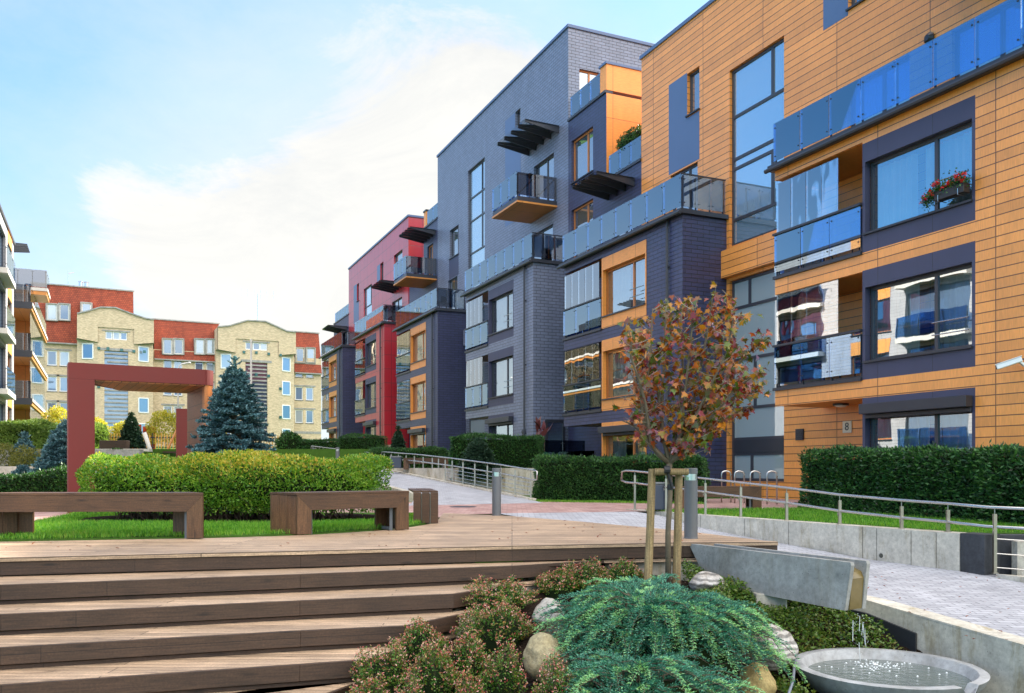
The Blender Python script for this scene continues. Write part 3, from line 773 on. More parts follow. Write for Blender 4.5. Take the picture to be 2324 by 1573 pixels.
# hanging balcony and canopy high on the second block
s = MB(FL); s.box(-1.2, 1.35, 6.2, 9.2, 12.05, 12.3); build(s, 'balcony_slab', M['soffit'], B2)
s = MB(FL); s.box(-1.2, 1.42, 6.15, 9.25, 12.301, 12.5); build(s, 'balcony_edge', M['white'], B2)
glass_rail(B2, 'u', 1.36, 6.2, 9.2, 12.55, 13.65, 3, F=FL, sgn=-1, name='balcony_railing')
glass_rail(B2, 'v', 6.2, -1.1, 1.36, 12.55, 13.65, 3, 'smoke', F=FL, name='balcony_railing')
s = MB(FL)
for i in range(5): s.beam((.4, 4.2+.5*i, 14.75), (-3.0, 4.2+.5*i, 14.65), .06, .10, w2=.06, h2=.4)
s.box(-3.3,-3.0,3,19,14.01,15.1)
build(s, 'canopy', M['dark'], B2)

# yellow brick block
AB = R(27.0)
FB = Matrix.Translation((-48, 99.4, 3.0)) @ Matrix.Rotation(AB, 4, 'Z')   # x along the facade, y away
Bk = thing('apartment_building', 'yellow brick apartment building with red tiled mansard roof closing the court', 'building', (10, 0, 0), FB)
def X(xp, b=0.0):   # facade coordinate of a picture column on the facade plane (offset b)
    r = (xp-CX)/FX; c, s = math.cos(AB), math.sin(AB)
    # point = O + x*(c,s) + b*(-s,c)
    ox, oy = -48 - b*s, 99.4 + b*c
    return (r*oy - ox)/(c - r*s)
def Zp(xp, yp, b=0.0):
    x = X(xp, b); Y = 99.4 + b*math.cos(AB) + x*math.sin(AB)
    return H + (CY-yp)/FX*Y - 3.0
cols = [(114,140),(164-22,164+6)]
W1 = 1.35
wins = []     # (x0,x1,z0,z1)
zs = [Zp(700,985), Zp(700,921), Zp(700,857), Zp(700,788)]
def row_z(k): return [(.9,2.2),(3.6,5.3),(6.5,8.2),(9.4,11.1),(12.6,14.2)][k]
plane_w = []
for xc in (126, 146, 118+0): pass
for xc in (118, 146, 484-103+0, 404, 452, 478, 679, 703):
    for k in range(1, 4):
        x = X(xc); plane_w.append((x-.5, x+.5, *row_z(k)))
seen = []
for h in plane_w:
    if all(not (h[0] < g[1]+.1 and g[0] < h[1]+.1 and abs(h[2]-g[2]) < .2) for g in seen): seen.append(h)
w = MB(FB)
x_end = X(729)
base = [(X(xc)-.62, X(xc)+.62, .7, 1.6) for xc in (679, 703, 118, 146)]
w.wall('v', 0, -6, x_end, -1.5, 11.9, seen+base, d=.25)
w.wall('u', x_end, 0, 13, -1.5, 11.9); w.wall('u', -6, 0, 13, -1.5, 11.9); w.wall('v', 13, -6, x_end, -1.5, 11.9)
build(w, 'wall', M['brick'], Bk)
for i, h in enumerate(seen+base):
    window(Bk, 'v', 0, *h, fm='whiteframe', gm='pane_far', rec=.12, F=FB, fw=.12)
l = MB(FB)
for h in seen: l.box(h[0]-.25, h[1]+.25, -.03, .0, h[3]+.03, h[3]+.22)
l.box(X(660), x_end, -.03, 0, 2.25, 2.55)
build(l, 'lintel_band', M['lintel'], Bk)
# roofs
def mansard(x0, x1, ze, zt, name='roof'):
    m = MB(FB)
    m.quad((x0,-.35,ze),(x1,-.35,ze),(x1,1.3,zt),(x0,1.3,zt)); m.quad((x0,1.3,zt),(x1,1.3,zt),(x1,12,zt+.3),(x0,12,zt+.3))
    m.poly([(x1,-.35,ze),(x1,12,ze),(x1,12,zt+.3),(x1,1.3,zt)]); m.poly([(x0,-.35,ze),(x0,12,ze),(x0,12,zt+.3),(x0,1.3,zt)])
    r = build(m, name, M['rooftile'], Bk)
    e = MB(FB); e.box(x0-.1, x1+.1, 1.2, 1.45, zt+.0, zt+.14); e.box(x0, x1, -.42, -.2, ze-.16, ze-.01); build(e, 'roof_trim', M['lintel'], r)
    return r
ra = mansard(X(70), X(304), 12.0, 18.7)
rb = mansard(X(350), X(500), 10.8, 15.6)
rc = mansard(X(668), x_end, 10.0, 15.3)
def dormer(xc, zc, r, x_w=.98, h=1.75, ze=10.8, zt=15.6):
    x = X(xc); f = (zc-ze)/(zt-ze); yb = -.35+1.65*f
    m = MB(FB)
    for (a, b) in ((x-x_w/2-.14, x-x_w/2), (x+x_w/2, x+x_w/2+.14)): m.box(a, b, yb-.5, yb+.9, zc-h/2-.1, zc+h/2+.1)
    m.box(x-x_w/2, x+x_w/2, yb-.5, yb+.9, zc+h/2, zc+h/2+.12); m.box(x-x_w/2, x+x_w/2, yb-.5, yb+.7, zc-h/2-.12, zc-h/2)
    d = build(m, 'dormer_window', M['lintel'], Bk)
    g = MB(FB); g.box(x-x_w/2+.12, x+x_w/2-.12, yb-.36, yb-.33, zc-h/2+.12, zc+h/2-.12); build(g, 'pane', M['pane_far'], d)
    g = MB(FB); g.box(x-x_w/2, x+x_w/2, yb-.32, yb-.28, zc-h/2, zc+h/2); build(g, 'window_frame', M['whiteframe'], d)
for xc in (118, 146): dormer(xc, Zp(xc, 708), ra, ze=12.0, zt=18.7)
dormer(196, Zp(196, 705), ra, ze=12, zt=18.7)
for xc in (380, 405, 453, 478): dormer(xc, Zp(xc, 787), rb)
for xc in (681, 705): dormer(xc, Zp(xc, 806), rc, ze=10.0, zt=15.3)
# projecting gabled towers with canted corners
def gable(xl, xr, pts, slot, zsl, name, label=None):
    b = -2.2
    x0, x1 = X(xl, b), X(xr, b)
    t = MB(FB); P = [(X(p[0], b), Zp(p[0], p[1], b)) for p in pts]
    s0, s1 = X(slot[0], b), X(slot[1], b)
    zt = min(p[1] for p in P)-.01
    u0, u1 = X((slot[0]+slot[1])/2-25, b), X((slot[0]+slot[1])/2+25, b)
    zu = Zp((slot[0]+slot[1])/2, slot[2], b)
    ca = 2.1
    t.wall('v', b, x0+ca, x1-ca, -1.5, zt, [(s0, s1, zsl[0], zsl[1]), (u0, u1, zu-.45, zu+.45)], d=.35)
    # upper band overhangs the canted corners
    t.poly([(P[0][0], b-.12, zt-2.6)] + [(p[0], b-.12, p[1]) for p in P] + [(P[-1][0], b-.12, zt-2.6), (x1-ca, b-.12, zt-2.9), (x1-ca, b-.12, zt-1.2), (x0+ca, b-.12, zt-1.2), (x0+ca, b-.12, zt-2.9)])
    for (cx, sx) in ((x0, 1), (x1, -1)):
        # canted side wall with windows
        for k in range(5):
            z0w, z1w = 1.2+2.95*k, 2.9+2.95*k
        t.quad((cx, 0, -1.5), (cx, b+.9, -1.5), (cx, b+.9, zt-2.6), (cx, 0, zt-2.6))
        t.quad((cx, b+.9, -1.5), (cx+sx*ca, b, -1.5), (cx+sx*ca, b, zt-2.5), (cx, b+.9, zt-2.5))
        t.quad((cx, b-.12, zt-2.6), (cx, 0, zt-2.6), (cx, 0, P[0][1] if sx == 1 else P[-1][1]), (cx, b-.12, P[0][1] if sx == 1 else P[-1][1]))
    # roof surface following the gable
    for i in range(len(P)-1):
        t.quad((P[i][0], b-.12, P[i][1]), (P[i+1][0], b-.12, P[i+1][1]), (P[i+1][0], 6, P[i+1][1]), (P[i][0], 6, P[i][1]))
    t.poly([(P[0][0], 6, 0)] + [(p[0], 6, p[1]) for p in P] + [(P[-1][0], 6, 0)])
    g = build(t, 'gable_front', M['brick'], Bk)
    c = MB(FB)
    for i in range(len(P)-1): c.beam((P[i][0], b-.12, P[i][1]+.06), (P[i+1][0], b-.12, P[i+1][1]+.06), .35, .14)
    for (cx, sx) in ((x0, 1), (x1, -1)):
        l_ = MB(FB); l_.poly([(cx-sx*.1, b-.16, zt-2.62), (cx+sx*ca, b-.16, zt-2.92), (cx+sx*ca, b+.2, zt-2.92), (cx-sx*.1, b+1.1, zt-2.62)]); build(l_, 'corner_soffit', M['lintel'], g)
    for q_ in ((s0-.5, s1+.5, zsl[1]+.03, zsl[1]+.3), (u0-.3, u1+.3, zu+.47, zu+.6)):
        l_ = MB(FB); l_.box(q_[0], q_[1], b-.05, b-.002, q_[2], q_[3]); build(l_, 'lintel', M['lintel'], g)
    build(c, 'gable_trim', M['lintel'], g)
    # slatted stair opening
    d = MB(FB); d.quad((s0,b+.34,zsl[0]),(s1,b+.34,zsl[0]),(s1,b+.34,zsl[1]),(s0,b+.34,zsl[1])); build(d, 'stair_glazing', M['pane_far'], g)
    d = MB(FB); z = zsl[0]+.15; i = 0
    while z < zsl[1]-.2:
        d.box(s0+.02+(.0 if i % 3 else .3), s1-.02, b+.05, b+.12, z, z+.17); z += .46; i += 1
    build(d, 'louvre', M['lintel'], g)
    for j in range(3):
        a = u0 + (u1-u0)*j/3
        window(Bk, 'v', b, a+.02, a+(u1-u0)/3-.02, zu-.45, zu+.45, fm='whiteframe', gm='pane_far', rec=.12, F=FB, fw=.1, sill=False)
    # windows on the canted corners
    for (cx, sx) in ((x0, 1), (x1, -1)):
        for k in range(5):
            z0w = Zp(xl if sx == 1 else xr, {1: 803, -1: 795}[sx], b) - 2.95*k - .0
            zz = zt-3.0-1.75-2.95*k
            if zz < 1: continue
            p0 = Vector((cx+sx*.55, b+.66, zz)); p1 = Vector((cx+sx*(ca-.5), b+.22, zz)); nrm = Vector((-sx*.4, -.92, 0)).normalized()
            m = MB(FB)
            A_, B_ = p0+nrm*.03, p1+nrm*.03
            m.beam(A_, B_, .1, .12); m.beam(A_+Vector((0,0,1.65)), B_+Vector((0,0,1.65)), .1, .12); m.beam(A_, A_+Vector((0,0,1.65)), .12, .1); m.beam(B_, B_+Vector((0,0,1.65)), .12, .1)
            f = build(m, 'corner_window', M['whiteframe'], Bk)
            q = MB(FB); up = Vector((0,0,1.6)); q.quad(A_, B_, B_+up, A_+up); build(q, 'pane', M['pane_far'], f)
    return g
gable(175, 349, [(175,713),(198,708),(228,699),(262,700),(305,716),(330,724),(349,727)], (237,291,762), (1.4, Zp(264, 797, -2.2)), 'gable')
gable(493, 671, [(494,743),(520,741),(560,729),(602,731),(640,748),(650,753),(671,755)], (557,607,786), (1.4, Zp(582, 823, -2.2)), 'gable')
# small square vents of green glass
v = MB(FB)
for (xv, yv) in ((224,790),(245,791),(276,794),(304,797),(328,798),(276,845),(304,846),(224,877),(328,884),(224,1010),(554,791+8),(582,800),(610,803),(637,806),(554,848),(582,850),(610,853),(637,882),(637,947),(637,1010)):
    xx = X(xv, -2.32); zz = Zp(xv, yv, -2.32); v.box(xx-.15, xx+.15, -2.35, -2.28 if yv < 0 else -2.15, zz-.15, zz+.15)
build(v, 'vent_block', plain('green_glass_block', (.03,.13,.13), .25), Bk)
# roof aerial
a = MB(FB); xa = X(584, 3); za = Zp(584, 734, 3)
a.tube([(xa,3,za-1.5),(xa,3,za+3.9)], .04, 6)
for (dz, wd) in ((3.8,2.2),(.9,.7)): a.tube([(xa-wd,3,za+dz),(xa+wd,3,za+dz-.05)], .02, 5)
for i in range(6): a.tube([(xa-2+.8*i,3,za+3.2),(xa-2+.8*i,3,za+4.3)], .014, 4)
build(a, 'roof_aerial', M['steel'], Bk)
a = MB(FB); xa = X(155, 3); a.tube([(xa,3,17.5),(xa,3,20.8)], .04, 6); a.tube([(xa,3,20.5),(xa+.6,3,20.7)], .03, 5)
for d in (1.3, 1.9): a.lathe((xa+d,3,18.6), [(.2,0),(.2,1.0),(.26,1.02),(.26,1.1),(0,1.2)], 8)
build(a, 'roof_aerial', M['steel'], Bk)
# ---------------------------------------------------------------- ground, paths, deck
cu_, su_ = .9135, .4067
def uv2w(u, v, z=0.0): return (u*cu_ - v*su_, u*su_ + v*cu_, z)
def zr(v): return float(np.interp(v, [20.6, 35.2, 37, 51, 57, 85, 130], [0, .80, .82, 1.5, 1.8, 3.0, 3.2]))
def on_u(xp, u):
    r = (xp-CX)/FX; Y = u/(cu_*r+su_); return r*Y, Y, (-su_*r+cu_)*Y
def structure(mb, name, mats, **k):
    return build(mb, name, mats, kind='structure', **k)
def zl(v): return float(np.interp(v, [14.0, 17.2, 30, 34, 38, 60, 85, 130], [-1.6, -.06, -.08, .3, .8, 1.55, 2.85, 3.0]))
g = MB(FR)
us = [-200,-80,-40,-25,-18,-12,-8,-4,0,3,7.2,10,16,40,90,200]; vs = [-60,-20,0,6,10,14,15.5,17.2,20.6,24,28,30,32,34,36,38,42,46,50,54,60,70,85,110,160,400]
idx = {}
for i, u in enumerate(us):
    for j, v in enumerate(vs): idx[i,j] = len(g.v); g.v.append((u, v, zl(v)))
for i in range(len(us)-1):
    for j in range(len(vs)-1):
        g.f.append((idx[i,j], idx[i+1,j], idx[i+1,j+1], idx[i,j+1])); g.m.append(0)
structure(g, 'ground', M['lawnsoil'], at=(0,20,0))
# upper terraces in front of the houses
g = MB(FR); g.prism([(10.03,27),(19,27),(19,50.5),(10.03,50.5)], -1, .82); structure(g, 'terrace_ground', M['lawnsoil'])
g = MB(FR); g.prism([(10.03,50.504),(19,50.504),(19,90),(10.03,90)], -1, 1.72); structure(g, 'terrace_ground', M['lawnsoil'])
# red brick path
g = MB(); g.poly([(-28,9.6,-.03),(-2,9.6,-.03),(-1.2,16.6,-.03),(2.62,17.75,-.03),(10.5,17.75,-.03),(7.6,25.6,-.03),(5.1,25.0,-.03),(4.6,22.0,-.03),(.5,23.5,-.03),(-.2,22.6,-.03),(-28,22.6,-.03)])
structure(g, 'brick_path', M['brickpave'])
# sloping grey paved path with the ramp running down to the right
Lp = [(-.3,16.65,-.012),(.75,14.1,-.04),(1.45,12.9,-.16),(2.1,11.6,-.33),(2.9,10.2,-.45),(3.5,9.6,-.52),(3.73,9.07,-.55),(4.39,7.45,-.68),(5.2,5.5,-.8),(6,3.5,-.9)]
Rp = [(2.45,17.3,-.012),(3.0,17.25,-.10),(3.52,16.29,-.256),(4.0,15.4,-.33),(4.44,14.53,-.39),(5.0,13.4,-.46),(5.31,12.87,-.504),(5.98,11.6,-.525),(8.6,9.6,-.66),(10.2,6.8,-.78),(12,4.5,-.88)]
g = MB()
n = 5
for i in range(len(Lp)-1):
    for k in range(n):
        f = lambda P, Q, t: tuple(P[j]+(Q[j]-P[j])*t for j in range(3))
        a0, a1 = f(Lp[i],Rp[i],k/n), f(Lp[i],Rp[i],(k+1)/n); b0, b1 = f(Lp[i+1],Rp[i+1],k/n), f(Lp[i+1],Rp[i+1],(k+1)/n)
        g.quad(b0, b1, a1, a0)
structure(g, 'paved_path', M['paver'])
# ramp climbing away between the beds
g = MB(FR); g.quad((6.0,19.7,-.0295),(9.74,19.9,-.0295),(9.74,20.4,.004),(6.4,20.4,.004)); st = [20.4, 23, 26, 29, 32, 35.2, 37, 40, 44, 48, 51, 57, 66]
for a, b in zip(st, st[1:]):
    la, lb_ = (7.36 if a >= 23 else 6.4), (7.36 if b >= 23 else 6.4)
    if a >= 36: la = 7.36-min(5.5, (a-35.2)*1.2)
    if b >= 36: lb_ = 7.36-min(5.5, (b-35.2)*1.2)
    g.quad((la,a,zr(a)+.004),(9.74,a,zr(a)+.004),(9.74,b,zr(b)+.004),(lb_,b,zr(b)+.004))
structure(g, 'paved_ramp', M['paver'])
# fills under the ramp sides
g = MB(FR)
for (ua, ub, va, vb, h) in ((7.18,7.36,23,35.2,.05),(9.74,9.92,20.7,35.2,.05),(9.74,9.92,36.9,51,.05)):
    for k in range(10):
        a, b = va+(vb-va)*k/10, va+(vb-va)*(k+1)/10
        g.prism([(ua,a),(ub,a),(ub,b),(ua,b)], -.4, [zr(a)+h,zr(a)+h,zr(b)+h,zr(b)+h])
build(g, 'ramp_kerb', M['concrete'], label='pale concrete kerb edging the climbing paved ramp', cat='kerb')
g = MB(FR); g.prism([(9.925,27.2),(10.028,27.2),(10.028,35.2),(9.925,35.2)], -.3, .86); g.prism([(9.925,26.9),(17.6,26.9),(17.6,27.2-.004),(9.925,27.2-.004)], -.3, .86)
build(g, 'retaining_wall', M['concrete'], label='concrete retaining wall behind the guard rail of the climbing ramp', cat='wall', at=(10,27,0))
g = MB(FR); g.prism([(9.925,43),(10.028,43),(10.028,51),(9.925,51)], -.3, 1.62); g.prism([(9.925,50.3),(17.6,50.3),(17.6,50.498),(9.925,50.498)], -.3, 1.75)
build(g, 'retaining_wall', M['concrete'], label='farthest concrete retaining wall on the right of the ramp', cat='wall', at=(10,44,0))

# timber deck
L0 = [(-9.6,6.95),(-4.85,8.22),(-2.17,8.91),(-.39,9.40),(1.30,9.78),(1.95,9.9),(3.06,10.0)]
back = [(2.34,11.8),(1.02,14.0),(-.2,15.7),(-1.30,16.5)]
isl = [(-1.27,15.4),(-1.18,13.5),(-1.45,12.6),(-1.84,11.83),(-2.59,11.09),(-3.05,10.85),(-3.65,10.6),(-5.9,10.06),(-9.6,9.3)]
g = MB(); g.prism(L0+back+isl, -.035, 0.0)
structure(g, 'timber_deck', M['deck'], at=(0,10,-.03))
def offset_line(P, d):
    out = []
    for i, p in enumerate(P):
        a = P[max(i-1,0)]; b = P[min(i+1,len(P)-1)]
        t = Vector((b[0]-a[0], b[1]-a[1])).normalized(); n_ = Vector((-t.y, t.x))
        out.append((p[0]+n_.x*d, p[1]+n_.y*d))
    return out
ext = lambda P: [(P[0][0]-5, P[0][1]-1.65)] + P
lines = [L0,
 ext([(-4.52,7.67),(-2.06,8.45),(.02,9.19),(1.05,9.76)]),
 ext([(-4.24,7.19),(-1.94,7.94),(-.56,8.37),(.10,9.11)]),
 ext([(-3.97,6.73),(-1.81,7.43),(-.94,7.66),(-.50,8.25)]),
 ext([(-3.71,6.29),(-1.70,6.95),(-1.22,7.11),(-.92,7.60)]),
 ext([(-3.45,5.85),(-1.95,6.35),(-1.55,6.5),(-1.28,7.02)]),
 ext([(-3.2,5.4),(-2.2,5.75),(-1.9,5.87),(-1.65,6.4)])]
steps = thing('timber_steps', 'broad dark timber steps with paler treads descending from the deck', 'steps', (-3,6.5,-1.2))
for k, Ln in enumerate(lines):
    z = -.18*k
    # riser board
    bo = offset_line(Ln, .028); s = MB()
    rh = .150
    for i in range(len(Ln)-1):
        s.prism([Ln[i], Ln[i+1], bo[i+1], bo[i]], z-.165 if k == 0 else z-.138, z-.038 if k == 0 else z-.001)
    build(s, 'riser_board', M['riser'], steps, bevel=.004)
    # recessed lower board and void
    b2 = offset_line(Ln, .035); b3 = offset_line(Ln, .055); s = MB()
    for i in range(len(Ln)-2 if k else 3):
        s.prism([b2[i], b2[i+1], b3[i+1], b3[i]], z-.30, z-.172 if k == 0 else z-.148)
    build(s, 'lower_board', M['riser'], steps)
    if k:
        up = offset_line(lines[k-1], .03)
        s = MB(); s.prism([(p[0],p[1]) for p in offset_line(Ln, .0285)] + list(reversed(up)), z-.034, z+.001)
        build(s, 'tread', M['deck'], steps, label=None)  # treads share the paler deck board colour
    else:
        nb = offset_line(Ln, -.015); s = MB()
        for i in range(len(Ln)-1): s.prism([nb[i], nb[i+1], offset_line(Ln,.10)[i+1], offset_line(Ln,.10)[i]], -.034, .004)
        build(s, 'nosing', M['deck'], steps)
# concrete footing under the deck edge and the step ends
g = MB()
def cwall(P, zb, zt, th=.2, off=.09):
    a = offset_line(P, off); b = offset_line(P, off+th)
    for i in range(len(P)-1):
        g.prism([a[i], a[i+1], b[i+1], b[i]], zb, zt if not isinstance(zt, list) else [zt[i], zt[i+1], zt[i+1], zt[i]])
cwall([(.2,9.5),(1.30,9.78),(1.95,9.9),(3.0,10.0)], -1.5, -.19)
for k in range(1,7):
    P = lines[k][-2:]; cwall([P[0], P[1]], -1.8, -.18*k-.19, .2, .05)
    q = lines[k][-1]; r_ = lines[k-1][-1]
    cwall([(q[0]-.02,q[1]), (q[0]+.25, q[1]+.35)], -1.8, -.18*k-.05, .2, .0)
build(g, 'deck_footing', M['concrete'], label='weathered concrete footing wall under the deck edge behind the low shrubs', cat='wall', at=(1.5,9.9,-1.5))

# lawns
g = MB(); g.prism([(-1.36,15.4),(-1.27,13.5),(-1.52,12.66),(-1.9,11.9),(-2.63,11.17),(-3.08,10.93),(-3.7,10.68),(-5.9,10.16),(-6.15,10.2),(-6.6,11.2),(-7.07,12.2),(-7.6,14.5),(-8.2,16.5),(-1.6,16.5)], -.05, .012)
structure(g, 'island_lawn', M['lawnsoil'])
g = MB(); g.prism([(2.72,17.9),(6.25,11.8),(14,11.3),(14.2,13.2),(11.0,14.6),(8.9,19.3),(6.3,18.75)], -.9, -.028)
structure(g, 'hedge_lawn', M['lawnsoil'])

# right retaining wall of the ramp
g = MB(); P = [(2.42,18.5),(3.52,16.29),(4.44,14.53),(5.31,12.87),(5.98,11.6)]
ot = offset_line(P, .24)
for i in range(len(P)-1): g.prism([P[i], P[i+1], ot[i+1], ot[i]], -1.1, -.02)
build(g, 'retaining_wall', M['concrete'], label='long concrete wall with formwork holes beside the descending path, carrying the steel handrail', cat='wall', at=(4.4,14.5,-.5))
holes_ = MB()
for (xp, yp, Y_) in ((1863,1257,13.65),(2012,1270,12.6),(2270-86,1290-6,11.75)): pass
g = MB(); g.prism([(5.985,11.59),(6.14,11.28),(6.42,11.42),(6.23,11.75)], -1.1, -.015); g.prism([(6.42,11.5),(13.9,11.1),(13.9,11.3),(6.3,11.74)], -1.1, -.035)
build(g, 'wall_end', M['concrete_dark'], label='black tarred wall end where the ramp turns, at the right edge', cat='wall')
g = MB(); g.prism([(6.55,11.38),(9.5,11.2),(9.5,11.05),(6.55,11.25)], -1, -.1); g.prism([(7.2,11.04),(10,10.86),(10,10.7),(7.2,10.9)], -1, -.25)
build(g, 'retaining_wall', M['concrete'], label='stepped pale concrete wall behind the lower rails at the right edge', cat='wall')
g = MB(); g.prism([(6.2,11.12),(6.35,10.75),(9.6,9.0),(9.6,9.35)], -1.1, [-.50,-.5,-.6,-.6]); build(g, 'kerb', M['concrete'], label='low concrete kerb under the last rail posts at the right edge', cat='kerb')
# wall along the garden side of the path
g = MB(); P = [(2.6,10.45,-.44),(3.05,10.0,-.47),(3.5,9.55,-.52),(3.73,9.07,-.545),(4.05,8.3,-.61),(4.39,7.45,-.675),(5.2,5.5,-.795),(6,3.5,-.895)]
oo = offset_line([(p[0],p[1]) for p in P], .24)
for i in range(len(P)-1): g.prism([(P[i][0],P[i][1]), (P[i+1][0],P[i+1][1]), oo[i+1], oo[i]], -2.0, [P[i][2]+.012, P[i+1][2]+.012, P[i+1][2]+.012, P[i][2]+.012])
build(g, 'retaining_wall', M['concrete'], label='stained concrete wall holding the grey path above the fountain bed', cat='wall', at=(4.2,8,-1.2))
g = MB(); g.prism([(3.48,9.55),(3.71,9.07),(3.955,8.48),(3.93,8.46),(3.685,9.05),(3.455,9.54)], -1.5, [-.64,-.66,-.76,-.76,-.66,-.64])
build(g, 'drainage_sheet', plain('black_membrane', (.02,.022,.028), .5, 0, .2, 30, .5, .004), label='black drainage sheet on the path wall behind the fountain bowl', cat='sheet')
# planting bed
BCX, BCY = 3.32, 7.68
def bedz(x, y):
    z = -.40-.24*max(0, 9.6-y)
    z -= .22*min(1, max(0, (x-2.2)/1.3))
    z -= .25*math.exp(-((x-3.35)**2+(y-7.7)**2)/.8)
    z += .05*math.sin(x*3.1+y*2.3)+.02*math.sin(x*9-y*7)
    e = math.hypot(x-BCX, y-BCY)/.80
    if e < 2.1: z = min(z, (-1.03 if y > BCY+.2 else -1.22)+max(0,e-1.05)*.62)
    return max(z, -1.55)
g = MB(); nx, ny = 70, 76
for j in range(ny):
    for i in range(nx):
        x = -2.2+6.3*i/(nx-1); y = 2.6+7.25*j/(ny-1); g.v.append((x, y, bedz(x,y)+random.uniform(-.012,.012)))
for j in range(ny-1):
    for i in range(nx-1): g.f.append((j*nx+i, j*nx+i+1, (j+1)*nx+i+1, (j+1)*nx+i)); g.m.append(0)
structure(g, 'garden_soil', M['soil'], at=(1,7,-1))
# mulch chips
nch = 5000; P = np.empty((nch,3)); P[:,0] = RNG.uniform(-1.6,3.7,nch); P[:,1] = RNG.uniform(5.2,9.7,nch)
P[:,2] = [bedz(a,b)+.012 for a, b in zip(P[:,0], P[:,1])]
D = rand_dir(nch); D[:,2] *= .3
np_mesh('bark_mulch', leaves(P, D, rand_dir(nch)*.5+np.array([0,0,1]), RNG.uniform(.02,.06,nch), RNG.uniform(.008,.02,nch), .1), 4,
        leafm('bark_chips', [(.02,.012,.009),(.06,.035,.022),(.12,.07,.045)], .9, 0), label='dark bark mulch chips over the planting bed', cat='mulch', kind='stuff')

# ---------------------------------------------------------------- benches
def bpoly(mb, O, ex, ey, pts, t):
    """board of outline pts (along ex, height) extruded t along ey"""
    O, ex, ey = Vector(O), Vector(ex), Vector(ey)
    a = [O + ex*p[0] + Vector((0,0,p[1])) for p in pts]; b = [p + ey*t for p in a]
    mb.poly(a); mb.poly(list(reversed(b))); k = len(a)
    for i in range(k): j = (i+1) % k; mb.quad(a[i], b[i], b[j], a[j])
def bench(A_, B_, label, depth=.46, sa=.12, sb=.12, h=.525, z=0.0, endboxL=0.0, group='timber benches round the lawn island', lw=.19):
    A_ = Vector((*A_, z)); B_ = Vector((*B_, z)); ex = (B_-A_).normalized(); ey = Vector((-ex.y, ex.x, 0)); L = (B_-A_).length
    t = thing('bench', label, 'bench', tuple((A_+B_)/2), group=group)
    def side(O, L, name='front'):
        m = MB(); bpoly(m, O, ex, ey, [(0,h),(lw,h-.195),(L-lw,h-.195),(L,h)], .045); build(m, 'apron', M['bench'], t, bevel=.004)
        for x0, s in ((0,1),(L,-1)):
            m = MB(); bpoly(m, O, ex, ey, [(x0,.01),(x0+s*lw,.01),(x0+s*lw,h-.197),(x0,h-.002)], .045); build(m, 'leg', M['benchv'], t, bevel=.004)
    side(A_, L); side(A_+ex*sa+ey*(depth-.045), L-sa-sb)
    # seat slats
    for i in range(4):
        d0, d1 = depth*i/4+.003, depth*(i+1)/4-.004
        f0, f1 = d0/depth, d1/depth
        m = MB(); p = [A_+ex*(sa*f0-.01)+ey*d0, B_-ex*(sb*f0-.01)+ey*d0, B_-ex*(sb*f1-.01)+ey*d1, A_+ex*(sa*f1-.01)+ey*d1]
        m.prism([(q.x,q.y) for q in p], z+h+.001, z+h+.031); build(m, 'seat_slat', M['bench'], t, bevel=.003)
    # end boards
    for (P0, P1) in ((A_+ey*.046, A_+ex*sa+ey*(depth-.046)), (B_+ey*.046, B_-ex*sb+ey*(depth-.046))):
        for i in range(3):
            a, b = P0.lerp(P1, i/3+.004), P0.lerp(P1, (i+1)/3-.004); n_ = (P1-P0).normalized(); w_ = Vector((-n_.y, n_.x, 0))
            if w_.dot((A_+B_)/2-P0) < 0: w_ = -w_
            m = MB(); q = [a, b, b+w_*.03, a+w_*.03]; m.prism([(c.x,c.y) for c in q], z+.01, z+h-.004); build(m, 'end_board', M['benchv'], t, bevel=.003)
    # inner steel frame
    for P0, s in ((A_, 1), (B_, -1)):
        m = MB()
        a = P0+ex*s*.22+ey*.10; b = P0+ex*s*.22+ey*(depth-.12)
        m.beam(a+Vector((0,0,.03)), b+Vector((0,0,.03)), .05, .04); m.beam(a, a+Vector((0,0,h-.02)), .04, .04)
        build(m, 'steel_frame', M['bollard'], t)
    return t
bench((-6.45,10.3),(-3.72,10.44), 'long dark timber bench at the left, running out of the picture', sa=.35, sb=.30)
bench((-2.72,11.0),(-1.42,11.95), 'middle timber bench with a block end of upright boards, before the clipped bush', sa=-.18, sb=.10, h=.51)
# third bench seen end on: three separate upright boards
t = thing('bench', 'timber bench seen end on with three separate upright boards, beyond the middle bench', 'bench', (-1.2,13.5,0), group='timber benches round the lawn island')
for i in range(3):
    m = MB(); xa = (938+19.5*i-CX)/FX*13.3; m.box(xa, xa+.116, 13.3, 13.34, .01, .475); build(m, 'end_board', M['bench'], t, bevel=.003)
    m = MB(); m.prism([(xa,13.3),(xa+.116,13.3),(xa+.116-.28,15.0),(xa-.28,15.0)], .477, .505); build(m, 'seat_slat', M['bench'], t, bevel=.003)
m = MB(); m.box(-1.48,-1.2,13.36,13.42,.0,.46); build(m, 'steel_frame', M['steel_post'], t)
# benches behind the rails
bench((3.55,18.55),(5.35,18.6), 'brown timber bench behind the lawn, seen through the right handrail', h=.46, sa=.02, sb=.02, group=None, z=-.03)
bench(( -4.15,33.2),(-2.45,33.3), 'small brown timber bench behind the handrail of the climbing ramp', h=.42, sa=.02, sb=.02, group=None, z=.80)

